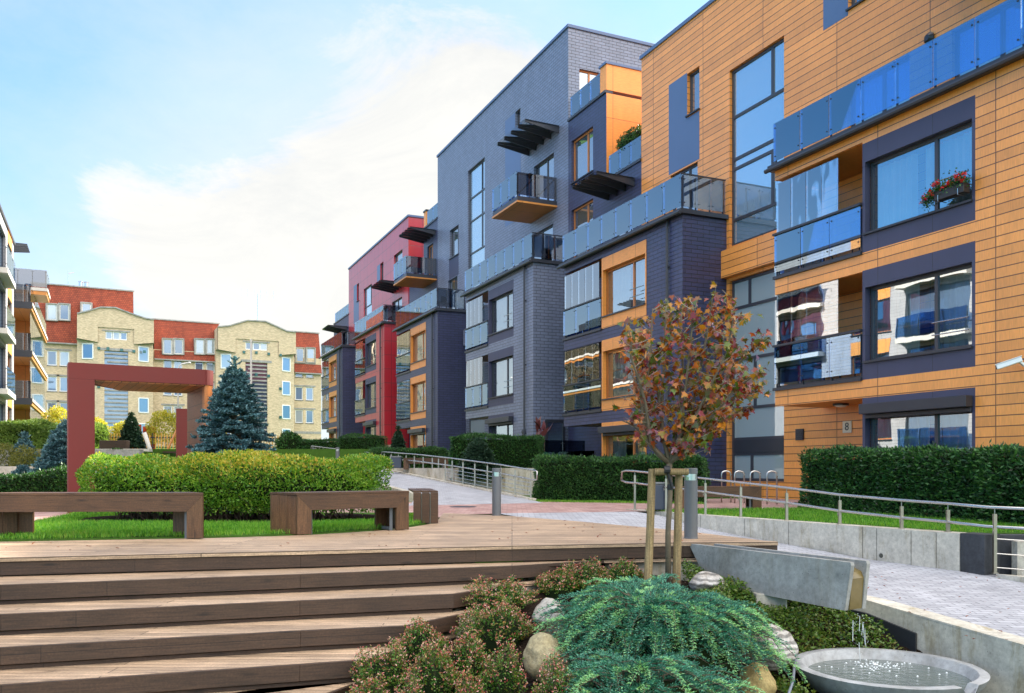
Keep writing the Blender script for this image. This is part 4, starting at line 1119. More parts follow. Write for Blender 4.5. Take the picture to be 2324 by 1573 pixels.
# ---------------------------------------------------------------- bollards
def bollard(loc, label, proto=[None]):
    if proto[0] is None:
        t = thing('bollard_light', label, 'bollard', loc, group='grey bollard lights along the paths')
        m = MB(Matrix.Translation(loc)); m.lathe((0,0,0), [(.0,.0),(.086,.0),(.086,.006),(.0805,.012),(.0805,.70),(.078,.703),(0,.703)], 28); build(m, 'post', M['bollard'], t, smooth=False)
        m = MB(Matrix.Translation(loc)); m.lathe((0,0,0), [(.0,.705),(.072,.705),(.072,.78),(0,.78)], 24); build(m, 'lamp_lens', M['lampglass'], t, smooth=False)
        m = MB(Matrix.Translation(loc)); m.lathe((0,0,0), [(0,.781),(.0805,.781),(.0805,.845),(.076,.852),(0,.852)], 28); build(m, 'cap', M['bollard'], t)
        m = MB(Matrix.Translation(loc)); m.lathe((0,0,0), [(.074,.704),(.079,.704),(.079,.781),(.074,.781)], 24); build(m, 'glass_ring', M['foldglass'], t)
        proto[0] = t; return t
    c = copy_tree(proto[0], loc=loc, label=label); return c
bollard(((1568-CX)/FX*10.53, 10.53, 0.001), 'nearest grey bollard light, on the deck right behind the staked tree')
bollard(((1127-CX)/FX*15.65, 15.65, 0.001), 'grey bollard light on the far deck edge between the benches and staked tree')
bollard((-4.07, 26, -.11), 'grey bollard light just behind the right end of the clipped yellow green bush')
bollard((-6.93, 34.5, .83), 'tall dark bollard light at the landing between the two ramp handrails')
bollard((-9.15, 40, .95), 'farthest bollard light, left of the upper handrail')

# ---------------------------------------------------------------- handrails
def posts(t, pts, w=.04, pin=True, tops=None):
    for i, (x, y, z0, z1) in enumerate(pts):
        m = MB(); 
        m.box(x-w/2, x+w/2, y-w/2, y+w/2, z0, z1-.07); m.tube([(x,y,z1-.07),(x,y,z1)], .008, 6); m.box(x-w*.85, x+w*.85, y-w*.85, y+w*.85, z0-.002, z0+.014)
        m.tube([(x,y,z1-.26),(x-.05,y-.05,z1-.30),(x-.05,y-.05,z1-.25)], .007, 5)
        build(m, 'post', M['steel_post'], t)
def railing(name, label, top, low, plist, bars=(), r=.021, group='steel handrails of the ramps'):
    t = thing('handrail', label, 'handrail', (top[0][0], top[0][1], plist[0][2]), group=group)
    m = MB(); m.tube(top+[low[-1]] if False else top, r, 10); build(m, 'top_rail', M['steel'], t, smooth=True)
    m = MB(); m.tube(low, r, 10); build(m, 'lower_rail', M['steel'], t, smooth=True)
    posts(t, plist)
    for b in bars:
        m = MB(); m.tube(b, .008, 6); build(m, 'guard_bar', M['steel'], t)
    return t
# right handrail on the long wall
def wl(xp):      # on the wall line, by picture column
    r = (xp-CX)/FX; Y = 12.05/(r+.5235); return r*Y, Y
zt = lambda Y: float(np.interp(Y, [10.0,11.16,12.5,13.48,14.44,16.3,18.4], [.30,.346,.39,.44,.525,.66,.80]))
off = (.1,.05)
top = []; low = []
for xp in (1412,1430,1501,1590,1670,1774,1894,2034,2139):
    x, y = wl(xp); top.append((x+off[0], y+off[1], zt(y))); low.append((x+off[0], y+off[1], zt(y)-.25))
for (x, y, z) in ((6.18,11.28,.345),(7.2,10.5,.32),(8.6,9.7,.28)): top.append((x,y,z)); low.append((x,y,z-.25))
# the looped end
x, y = wl(1405); end = [(x+off[0]-.02, y+.12, zt(y)-.02), (x+off[0]-.03, y+.14, zt(y)-.21)]
tp = [end[1], end[0]] + top
pl = []
for xp in (1430.7,1501,1590,1670,1774,1894,2034,2139):
    x, y = wl(xp); pl.append((x+off[0], y+off[1], -.022, zt(y)-.015))
pl.append((6.24,11.22,-.51,.33)); pl.append((7.2,10.5,-.53,.305)); pl.append((8.5,9.75,-.58,.27))
railing('handrail', 'long double tube handrail on top of the concrete wall, running to the right edge', tp, [end[1]]+low, pl,
        bars=[[(6.24,11.22,z-.0),(7.2,10.5,z-.03),(8.5,9.75,z-.08)] for z in (-.06,-.25,-.43)])
# handrail of the climbing ramp
U9 = 9.83
xs = [(783,848,915,987,1063,1145,1230,1288),(1350,1415,1515,1625,1742,1868,2000,2145)]
conv = lambda z: (1200+z/2.324)/1.7625
zt1 = lambda Y: float(np.interp(Y, [22.4,25,28.9,32,36.3], [.76,.96,1.20,1.36,1.54]))
top, low, pl = [], [], []
for zx in (760,)+xs[0]+xs[1]+(2190,):
    x, y, v = on_u(conv(zx), U9); top.append((x,y,zt1(y))); low.append((x,y,zt1(y)-.25))
for grp, on_wall in ((xs[0],True),(xs[1],False)):
    for zx in grp:
        x, y, v = on_u(conv(zx), U9+(.12 if on_wall else 0)); pl.append((x,y,(.855 if on_wall else zr(v)+.05),zt1(y)-.015))
e0 = top[0]; e1 = top[-1]
tp = [(e0[0]-.05,e0[1]+.1,e0[2]-.22)] + top + [(e1[0]+.04,e1[1]-.1,e1[2]-.03),(e1[0]+.03,e1[1]-.1,e1[2]-.22)]
bars = []
xq, yq, vq = on_u(conv(1350), U9); xw, yw, vw = on_u(conv(2145), U9)
for k in range(4):
    bars.append([(xq,yq,zr(vq)+.12+.11*k),(xw,yw,zr(vw)+.12+.11*k)])
railing('handrail', 'double tube handrail with guard bars beside the climbing ramp, in the middle of the picture', tp, [tp[0]]+low+[tp[-1]], pl, bars)
# upper handrail
xs3 = [(118,148,180,212,245,280,330),(372,428,468,510,554,602,652)]
zt2 = lambda Y: float(np.interp(Y, [36.5,43.2,50.5], [1.46,1.78,2.16]))
top, low, pl = [], [], []
for zx in (105,)+xs3[0]+xs3[1]+(664,):
    x, y, v = on_u(conv(zx), U9); top.append((x,y,zt2(y))); low.append((x,y,zt2(y)-.25))
for grp, on_wall in ((xs3[0],True),(xs3[1],False)):
    for zx in grp:
        x, y, v = on_u(conv(zx), U9+(.12 if on_wall else 0)); pl.append((x,y,(1.62 if on_wall else zr(v)+.05),zt2(y)-.015))
e0 = top[0]; e1 = top[-1]
tp = [(e0[0]-.05,e0[1]+.1,e0[2]-.22)] + top + [(e1[0]+.04,e1[1]-.1,e1[2]-.03),(e1[0]+.03,e1[1]-.1,e1[2]-.22)]
xq, yq, vq = on_u(conv(372), U9); xw, yw, vw = on_u(conv(652), U9)
railing('handrail', 'farthest handrail, left of the middle one, on the upper ramp', tp, [tp[0]]+low+[tp[-1]], pl, [[(xq,yq,zr(vq)+.12+.12*k),(xw,yw,zr(vw)+.12+.12*k)] for k in range(4)])

# ---------------------------------------------------------------- fountain
dv = Vector((1.14,-1.8,0)).normalized(); nv = Vector((-dv.y, dv.x, 0)); nv = Vector((.845,.535,0))
O = Vector((2.02,9.93,0)); Lt = 2.14
t = thing('fountain_trough', 'smooth grey concrete water trough jutting from the deck over the bowl', 'trough', tuple(O))
def slab_poly(name, off, th, pts, mat):
    m = MB(); o = O + nv*off
    a = [o + dv*p[0] + Vector((0,0,p[1])) for p in pts]; b = [p + nv*th for p in a]
    m.poly(a); m.poly(list(reversed(b)))
    for i in range(len(a)): j = (i+1) % len(a); m.quad(a[i], b[i], b[j], a[j])
    return build(m, name, mat, t, bevel=.006)
slab_poly('side_wall', 0, .05, [(0,-.01),(Lt,-.03),(Lt+.01,-.06),(Lt-.06,-.49),(.35,-.44),(.28,-.40)], M['concrete_grey'])
slab_poly('side_wall', .235, .05, [(.12,-.01),(Lt,-.03),(Lt+.01,-.06),(Lt-.04,-.49),(.35,-.44)], M['concrete_grey'])
slab_poly('channel_floor', .052, .181, [(.3,-.30),(Lt-.12,-.33),(Lt-.10,-.42),(.3,-.42)], M['concrete_grey'])
stain = plain('water_stained_lip', (.16,.115,.04), .25, 0, .35, 9, .2, .003)
m = MB(); prof = [(Lt-.34,-.10),(Lt-.12,-.105),(Lt-.05,-.13),(Lt-.022,-.19),(Lt-.045,-.485),(Lt-.10,-.485),(Lt-.10,-.2),(Lt-.34,-.16)]
o = O + nv*.052
a = [o + dv*p[0] + Vector((0,0,p[1])) for p in prof]; b = [p + nv*.181 for p in a]
m.poly(a); m.poly(list(reversed(b)))
for i in range(len(a)): j = (i+1) % len(a); m.quad(a[i], b[i], b[j], a[j])
build(m, 'spillway', stain, t, bevel=.01)
m = MB(); c = O + dv*1.05 + nv*.13; m.prism([(c.x-.16,c.y-.12),(c.x+.16,c.y-.12),(c.x+.16,c.y+.12),(c.x-.16,c.y+.12)], -1.0, -.45); build(m, 'support', M['concrete'], t, bevel=.01)
# bowl
BC = Vector((3.32,7.68,-.90)); ba, bb, ang = .80, .80, 0.0
t = thing('fountain_bowl', 'round grey concrete bowl full of bubbling water under the trough', 'bowl', (BC.x,BC.y,-1.26))
def ell(s, z, n=72, tilt=True):
    out = []
    for i in range(n):
        a = 2*math.pi*i/n; x, y = ba*s*math.cos(a), bb*s*math.sin(a)
        out.append((BC.x+x*math.cos(ang)-y*math.sin(ang), BC.y+x*math.sin(ang)+y*math.cos(ang), BC.z+z))
    return out
def notch(i, n=72):
    a = 2*math.pi*i/n; d = abs((a - math.radians(-62) + math.pi) % (2*math.pi) - math.pi); return d < .115
rings = [(.02,-.36),(.38,-.36),(.62,-.30),(.84,-.19),(.96,-.07),(1.0,-.005),(.99,.0),(.90,.0),(.885,-.01),(.84,-.09),(.72,-.18),(.4,-.26),(.02,-.27)]
m = MB()
for ri, (s_, z_) in enumerate(rings):
    R_ = ell(s_, z_)
    for i, p in enumerate(R_):
        if notch(i) and 5 <= ri <= 9: p = (p[0], p[1], BC.z-.085 if ri < 9 else BC.z-.09)
        m.v.append(p)
for k in range(len(rings)-1):
    for i in range(72):
        j = (i+1) % 72; m.f.append((k*72+i, k*72+j, (k+1)*72+j, (k+1)*72+i)); m.m.append(0)
o = build(m, 'basin', M['concrete_bowl'], t, smooth=True)
e_ = o.modifiers.new('Edge', 'EDGE_SPLIT'); e_.split_angle = R(35)
wt = newm('fountain_water'); 
bmp = noise(wt, coords(wt), 14, 4, .6); vo = wt.n('TexVoronoi', i_Scale=9.0); wt.l(coords(wt), vo.inputs['Vector'])
b_ = wt.n('Bump', i_Strength=.55, i_Distance=.03); wt.l(bmp, b_.inputs['Height'])
pr = wt.n('BsdfPrincipled'); pr.inputs['Base Color'].default_value = (.10,.125,.115,1); pr.inputs['Roughness'].default_value = .04; pr.inputs['IOR'].default_value = 1.6; wt.l(b_.outputs[0], pr.inputs['Normal']); wt.l(pr.outputs[0], wt.out.inputs[0])
m = MB(); m.poly(ell(.845,-.085)); build(m, 'water', wt.m, t)
foam = plain('white_water_foam', (.75,.78,.8), .2, 0, .1, 20)
rr = random.Random(3)
def blob(m, c, r):
    n = len(m.v); m.v += [(c[0]+r,c[1],c[2]),(c[0],c[1]+r,c[2]),(c[0]-r,c[1],c[2]),(c[0],c[1]-r,c[2]),(c[0],c[1],c[2]+r*.8)]
    for i in range(4): m.f.append((n+i, n+(i+1)%4, n+4)); m.m.append(0)
m = MB(); hit = O + dv*(Lt+.02) + nv*.13
for i in range(230):
    a = rr.uniform(0, 6.283); q = abs(rr.gauss(0,.18)) if i < 110 else rr.uniform(0,.62)
    x, y = hit.x+.12+q*math.cos(a)*1.2, hit.y-.05+q*math.sin(a)*.8
    dx, dy = x-BC.x, y-BC.y; ex_ = (dx*math.cos(ang)+dy*math.sin(ang))/ba; ey_ = (-dx*math.sin(ang)+dy*math.cos(ang))/bb
    if ex_**2+ey_**2 < .66: blob(m, (x, y, BC.z-.087), rr.choice((.004,.005,.007,.013)))
build(m, 'foam', foam, t, kind='stuff')
o = MB()
for i in range(6):
    w0 = rr.uniform(.03,.17); p = O + dv*(Lt-.04) + nv*(.052+w0) + Vector((0,0,-.485)); z = rr.uniform(0,.35)
    l_ = rr.uniform(.06,.22); q = p + dv*rr.uniform(.0,.05)
    zb = max(p.z-z-l_, BC.z-.08)
    o.tube([(q.x+rr.uniform(-.02,.02),q.y,p.z-z),(q.x+rr.uniform(-.02,.02),q.y,zb)], rr.choice((.0015,.0025,.003)), 5)
for i in range(60):
    p = O + dv*(Lt+rr.uniform(-.05,.05)) + nv*rr.uniform(.05,.22); blob(o, (p.x,p.y,rr.uniform(-1.05,-.5)), rr.choice((.003,.005)))
ws = newm('falling_water'); q_ = ws.n('BsdfPrincipled'); q_.inputs['Base Color'].default_value = (.85,.9,.93,1); q_.inputs['Roughness'].default_value = .08; q_.inputs['Alpha'].default_value = .75; ws.l(q_.outputs[0], ws.out.inputs[0])
build(o, 'falling_water', ws.m, label='thin trickle of water falling from the trough lip into the bowl', cat='water')
# irrigation hoses
m = MB(); hp = [px(1806,1480,8.1), px(1803,1510,7.7), px(1800,1545,7.2), px(1790,1575,6.9)]
m.tube([tuple(p) for p in hp], .012, 8); build(m, 'hose', plain('grey_hose', (.17,.19,.23), .35), label='grey hose curving down beside the fountain bowl', cat='hose', smooth=True)
blk = plain('black_hose', (.015,.016,.018), .4)
m = MB(); m.tube([(x, y, bedz(x,y)+.02) for x, y in ((-.6,6.6),(-.15,7.0),(.25,7.35),(.6,7.75))], .010, 8); build(m, 'hose', blk, label='thin black irrigation hose lying on the mulch among the reddish shrubs', cat='hose')

# rocks
def rockm(name, a, b, band=0):
    t = newm(name); oc = coords(t)
    c = mixc(t, ramp(t, noise(t, oc, 3, 7, .65), [(.35,0.0),(.65,1.0)]), a, b)
    c = mixc(t, 1.0, c, ramp(t, noise(t, oc, 30, 6, .7), [(.3,.6),(.6,1.1)]), 'MULTIPLY')
    h_ = noise(t, oc, 9, 8, .65)
    if band:
        wv = t.n('TexWave', i_Scale=6.0, i_Distortion=5.0, bands_direction='Z'); wv.inputs['Detail'].default_value = 4; t.l(oc, wv.inputs['Vector'])
        c = mixc(t, 1.0, c, ramp(t, wv.outputs[1], [(.2,.5),(.7,1.1)]), 'MULTIPLY')
    t.l(princ(t, c, .85, 0, .3, h_, .8, .03), t.out.inputs[0]); return t.m
def rock(c, sx, sy, sz, seed, mat, label, rz=0):
    rr = random.Random(seed); import bmesh
    bm = bmesh.new(); bmesh.ops.create_icosphere(bm, subdivisions=4, radius=1)
    from mathutils import noise as mn
    cuts = [(Vector((rr.uniform(-1,1),rr.uniform(-1,1),rr.uniform(-.3,1))).normalized(), rr.uniform(.62,.85)) for _ in range(9)]
    for v in bm.verts:
        p = v.co.copy()
        for n_, d in cuts:
            e = p.dot(n_)-d
            if e > 0: p -= n_*e*.85
        p *= 1+.16*mn.noise(p*1.3+Vector((seed,0,0)))+.05*mn.noise(p*4+Vector((0,seed,0)))
        v.co = Vector((p.x*sx, p.y*sy, p.z*sz))
    me = bpy.data.meshes.new('rock'); bm.to_mesh(me); bm.free()
    for p in me.polygons: p.use_smooth = True
    me.materials.append(mat); o = bpy.data.objects.new('boulder', me); COL.objects.link(o); o.location = c; o.rotation_euler = (0,0,rz)
    ROOT[o] = Matrix.Identity(4); setp(o, label, 'rock', 'boulders in the planting bed')
rk1 = rockm('tan_granite', (.30,.24,.13), (.44,.38,.24)); rk2 = rockm('pale_stone', (.34,.30,.25), (.52,.50,.47)); rk3 = rockm('banded_gneiss', (.30,.25,.21), (.50,.48,.46), 1); rk4 = rockm('ochre_stone', (.38,.26,.10), (.48,.36,.16)); rk5 = rockm('brown_stone', (.12,.07,.05), (.22,.14,.10))
def prock(xa, xb, yt, yb, Y, seed, mat, label, k=1.0):
    c = px((xa+xb)/2, (yt+yb)/2, Y); w_ = (xb-xa)/FX*Y/2; h_ = (yb-yt)/FX*Y/2
    rock((c.x, c.y, c.z), w_*1.12, w_*k*1.1, h_*1.12, seed, mat, label)
prock(1193,1290,1440,1538,7.35,5,rk1,'large tan boulder left of the juniper')
prock(1208,1281,1362,1418,8.5,8,rk2,'pale grey boulder behind the reddish shrubs, near the step ends')
prock(1688,1800,1420,1512,7.8,13,rk3,'striped grey boulder right of the juniper, left of the bowl')
prock(1680,1757,1503,1590,7.15,17,rk4,'yellow ochre boulder at the bottom edge, left of the bowl')
prock(1566,1640,1299,1350,9.2,21,rk5 if False else rk3,'pale boulder behind the juniper, under the trough')
prock(1235,1330,1410,1470,8.0,25,rk5,'brown boulder half hidden under the left sprays of the juniper')

# ---------------------------------------------------------------- timber arches
def arch(O, th, wdt, dep, h, wl_, label, wr=.22, beam=.32):
    F = Matrix.Translation((O[0],O[1],O[2])) @ Matrix.Rotation(th, 4, 'Z')
    t = thing('timber_arch', label, 'arch', (0,0,0), F, group='red and timber arches over the path')
    r = .30
    # side profile of the shell in x-z (outer), with a rounded right shoulder in plan
    m = MB(F); m.box(0, wl_, 0, .45, -.3, h-beam); build(m, 'post', M['archred'], t, bevel=.006)
    m = MB(F); n_ = 7
    P = [(0,0),(wdt-r,0)] + [(wdt-r+r*math.sin(R(90)*i/n_), r-r*math.cos(R(90)*i/n_)) for i in range(1,n_+1)]
    inner = [(wdt-.05,dep-.0),(wdt-.05, r)] + [(wdt-r+(r-.05)*math.sin(R(90)*i/n_), r-(r-.05)*math.cos(R(90)*i/n_)) for i in reversed(range(n_))] + [(0,.05)]
    m.prism(P + [(wdt,dep),(min(1.1,wdt*.5),dep),(0,.45)], h-beam+.001, h)
    build(m, 'beam', M['archred'], t)
    m = MB(F); m.prism([(wl_+.001,.04),(wdt-wr-.002,.04),(wdt-wr-.002,dep-.04),(min(1.12,wdt*.5+.02),dep-.04),(wl_+.001,.50)], h-beam-.022, h-beam-.001); build(m, 'soffit', M['archwood'], t)
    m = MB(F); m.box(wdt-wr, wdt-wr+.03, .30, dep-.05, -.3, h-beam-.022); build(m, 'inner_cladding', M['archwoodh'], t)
    m = MB(F)
    Q = [(wdt-r+(r-.01)*math.sin(R(90)*i/n_), r+.0-(r-.01)*math.cos(R(90)*i/n_)) for i in range(n_+1)]
    m.prism([(wdt-wr+.0,.05)] + [q for q in Q if q[0] > wdt-wr+.01] + [(wdt-.01,dep),(wdt-wr+.031,dep),(wdt-wr+.031,.30),(wdt-wr,.30)], -.3, h-beam-.001); build(m, 'post', M['archwood'], t)
    return t
arch((-8.69,17.0,0), R(30), 2.79, 2.2, 2.93, .47, 'large dark red metal arch lined with timber, standing left of the blue spruce')
arch(((400-CX)/FX*30,30,0.0), R(22), 1.35, 1.4, 2.92, .42, 'smaller dark red arch seen through the large one', wr=.2)
# ---------------------------------------------------------------- planting
LF = {}
LF['thuja'] = leafm('thuja_foliage', [(.055,.035,.014),(.010,.036,.012),(.024,.09,.022),(.05,.15,.032),(.13,.27,.06)], .5, .25, nscale=3.0)
LF['thujalit'] = leafm('sunlit_thuja_foliage', [(.07,.14,.03),(.16,.26,.055),(.28,.38,.09)], .55, .3)  # paler copy of the thuja colours, sunlight put into the leaves
LF['bush'] = leafm('clipped_bush_leaves', [(.025,.09,.010),(.075,.20,.018),(.17,.32,.03),(.33,.42,.06)], .4, .35, nscale=2.2)
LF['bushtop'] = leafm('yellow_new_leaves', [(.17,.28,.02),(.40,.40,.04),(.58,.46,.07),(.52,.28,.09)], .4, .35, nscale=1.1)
LF['spruce'] = leafm('blue_spruce_needles', [(.010,.030,.040),(.035,.095,.12),(.09,.20,.235),(.21,.36,.40)], .55, .1)
LF['spruced'] = leafm('dark_green_needles', [(.008,.025,.014),(.02,.055,.028),(.045,.10,.05)], .55, .1)
LF['juniper'] = leafm('juniper_foliage', [(.006,.045,.036),(.020,.12,.085),(.06,.25,.165),(.17,.42,.27)], .5, .2, nscale=2.5)
LF['junipertip'] = leafm('pale_juniper_tips', [(.09,.30,.14),(.22,.50,.22),(.42,.62,.24)], .5, .25)
LF['spirea'] = leafm('reddish_shrub_leaves', [(.015,.07,.008),(.05,.17,.014),(.11,.22,.02),(.28,.11,.03)], .45, .25, nscale=5)
LF['spireatip'] = leafm('red_shoot_tips', [(.30,.025,.025),(.58,.13,.11),(.66,.40,.36),(.55,.30,.05)], .45, .3, nscale=5)
LF['cover'] = leafm('ground_cover_leaves', [(.02,.055,.008),(.05,.12,.015),(.13,.22,.03),(.20,.15,.04)], .35, .25, nscale=3)
LF['grass'] = leafm('grass_blades', [(.035,.12,.008),(.07,.24,.014),(.16,.38,.03),(.30,.40,.06)], .5, .4, nscale=.8)
LF['yellow'] = leafm('yellow_shrub_leaves', [(.18,.24,.03),(.42,.40,.05),(.65,.55,.12)], .5, .4)
LF['olive'] = leafm('olive_shrub_leaves', [(.05,.07,.015),(.13,.15,.03),(.25,.22,.05)], .5, .3)
LF['maple'] = leafm('maple_leaves', [(.025,.006,.028),(.17,.008,.028),(.04,.085,.010),(.27,.030,.014),(.48,.17,.012),(.07,.14,.012),(.20,.012,.03),(.46,.33,.45)], .25, .3, nscale=3.5)
LF['mapledry'] = leafm('dry_maple_leaves', [(.10,.025,.015),(.22,.06,.03),(.33,.10,.04)], .5, .3)
LF['flower'] = leafm('red_petals', [(.55,.008,.010),(.80,.02,.02)], .5, .3)
core = plain('foliage_core', (.010,.018,.006), 1.0, 0, .4, 6, spec=.1)  # solid near-black bodies; the shade inside the foliage put into their colour
stemm = plain('shrub_stems', (.075,.045,.03), .8, 0, .4, 20)

def box_points(A_, B_, th, z0, z1, n, front=True, back=False):
    """points on the faces of a box that runs from A to B; thickness th to the left-hand side of A->B ... returns pos, normal"""
    A_ = np.array([*A_, 0.]); B_ = np.array([*B_, 0.]); ex = (B_-A_); L = np.linalg.norm(ex); ex /= L; ey = np.array([-ex[1], ex[0], 0])
    hgt = z1-z0
    areas = np.array([L*hgt, L*hgt*.35, L*th, th*hgt, th*hgt]); pr = areas/areas.sum()
    f = RNG.choice(5, n, p=pr); a = RNG.random(n); b = RNG.random(n)
    P = np.zeros((n,3)); N = np.zeros((n,3))
    for k in range(5):
        m = f == k; c = m.sum()
        if k == 0: P[m] = A_ + ex*(a[m,None]*L) + [0,0,z0] + np.array([0,0,1])*b[m,None]*hgt; N[m] = -ey
        if k == 1: P[m] = A_ + ex*(a[m,None]*L) + ey*th + [0,0,z0] + np.array([0,0,1])*b[m,None]*hgt; N[m] = ey
        if k == 2: P[m] = A_ + ex*(a[m,None]*L) + ey*(b[m,None]*th) + [0,0,z1]; N[m] = [0,0,1]
        if k == 3: P[m] = A_ + ey*(a[m,None]*th) + [0,0,z0] + np.array([0,0,1])*b[m,None]*hgt; N[m] = -ex
        if k == 4: P[m] = B_ + ey*(a[m,None]*th) + [0,0,z0] + np.array([0,0,1])*b[m,None]*hgt; N[m] = ex
    return P, N
def wob(P, s, amp, seed=0):
    return amp*(np.sin(P[:,0]*s+seed)*np.sin(P[:,1]*s*1.3+seed*2)+np.sin(P[:,2]*s*1.7+P[:,0]*s*.7+seed))
def hedge(A_, B_, th, z0, z1, n, label, mat='thuja', L=.075, W=.03, amp=.05, group='clipped hedges', inset=.10):
    t = thing('hedge', label, 'hedge', ((A_[0]+B_[0])/2, (A_[1]+B_[1])/2, z0), group=group)
    P, N = box_points(A_, B_, th, z0, z1, n)
    P = P + N*(wob(P, 3.1, amp)[:,None]) - N*np.abs(RNG.normal(0, .035, (n,1))) 
    P[:,2] += wob(P, 1.7, amp*.6, 3)
    stray = RNG.random(n) < .035; P[stray] += N[stray]*RNG.uniform(.03,.09,(stray.sum(),1))
    D = unit(N*.8 + rand_dir(n)*.75 + np.array([0,0,.35])); Nn = rand_dir(n)
    V = leaves(P, D, Nn, RNG.uniform(L*.6, L*1.25, n), RNG.uniform(W*.6, W*1.2, n), .15)
    np_mesh('foliage', V, 4, LF[mat], parent=t)
    ex = Vector((B_[0]-A_[0], B_[1]-A_[1])).normalized(); ey = Vector((-ex.y, ex.x)); i = inset
    q = [Vector(A_)+ex*i+ey*i, Vector(B_)-ex*i+ey*i, Vector(B_)-ex*i+ey*(th-i), Vector(A_)+ex*i+ey*(th-i)]
    m = MB(); m.prism([(c.x,c.y) for c in q], z0-.05, z1-i); build(m, 'shade_core', core, t)
    return t
hedge((6.35,19.0), (8.9,8.0), 1.0, -.03, 1.13, 60000, 'tall dark green clipped hedge in front of the orange building', L=.085, W=.035)
hedge((.62,23.6), (4.75,21.9), 1.0, -.05, 1.10, 34000, 'long clipped hedge behind the looped end of the right handrail')
hedge((-2.25,31.3), (.95,30.6), 1.1, .80, 1.98, 20000, 'hedge on the upper terrace behind the small dark spruce')
hedge((-6.05,37), (-3.1,36.2), 1.2, .80, 1.66, 15000, 'low hedge behind the middle handrail, below the red house')
hedge((-9.3,46.3), (-7.15,45.4), 1.2, .95, 2.55, 12000, 'tall hedge standing between the two farthest handrails')
hedge((-14.0,56.5), (-10.5,54.5), 1.3, 1.2, 2.62, 10000, 'farthest dark hedge, left of the upper handrail', L=.11, W=.05)

def ell_points(c, r, n, lo=-.6):
    d = rand_dir(int(n*1.8)); d = d[d[:,2] > lo][:n]
    d = unit(d); P = np.array(c) + d*np.array(r); N = unit(d/np.array(r)); return P, N
def shrub(c, r, n, label, mat='thujalit', L=.08, W=.04, cat='shrub', group=None, name='shrub', tip=None, amp=.05, jit=.10, stems=0, up=.35, lo=-.6, inner=True, sc=None):
    t = thing(name, label, cat, (c[0], c[1], c[2]-r[2]), group=group)
    P, N = ell_points(c, r, n, lo); n = len(P)
    P = P + N*wob(P, 5/max(r[0],.2), amp)[:,None] - N*np.abs(RNG.normal(0, jit*min(r), (n,1)))
    D = unit(N*.7+rand_dir(n)*.8+np.array([0,0,up]))
    V = leaves(P, D, rand_dir(n), RNG.uniform(L*.6, L*1.2, n), RNG.uniform(W*.6, W*1.2, n), .2).reshape(n,4,3)
    if tip:
        k = (RNG.random(n) < np.clip((P[:,2]-c[2])/r[2], 0, 1)*.8)
        two_tone('foliage', V[~k].reshape(-1,3), V[k].reshape(-1,3), 4, LF[mat], LF[tip], t)
    else: np_mesh('foliage', V.reshape(-1,3), 4, LF[mat], parent=t)
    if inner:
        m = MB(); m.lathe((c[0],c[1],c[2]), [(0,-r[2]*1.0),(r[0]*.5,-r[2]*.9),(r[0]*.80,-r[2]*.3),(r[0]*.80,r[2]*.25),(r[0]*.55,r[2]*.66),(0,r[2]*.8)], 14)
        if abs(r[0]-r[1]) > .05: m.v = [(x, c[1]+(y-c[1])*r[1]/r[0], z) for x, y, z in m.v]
        build(m, 'shade_core', core, t, smooth=True)
    if stems:
        m = MB()
        for i in range(stems):
            a = random.uniform(0, 6.283); q = random.uniform(.2,.9)
            m.tube([(c[0]+.1*math.cos(a)*r[0], c[1]+.1*math.sin(a)*r[1], c[2]-r[2]), (c[0]+q*.5*math.cos(a)*r[0], c[1]+q*.5*math.sin(a)*r[1], c[2]-r[2]*.35), (c[0]+q*math.cos(a)*r[0], c[1]+q*math.sin(a)*r[1], c[2]+.1*r[2])], [.008,.006,.003], 4)
        build(m, 'stems', stemm, t)
    return t

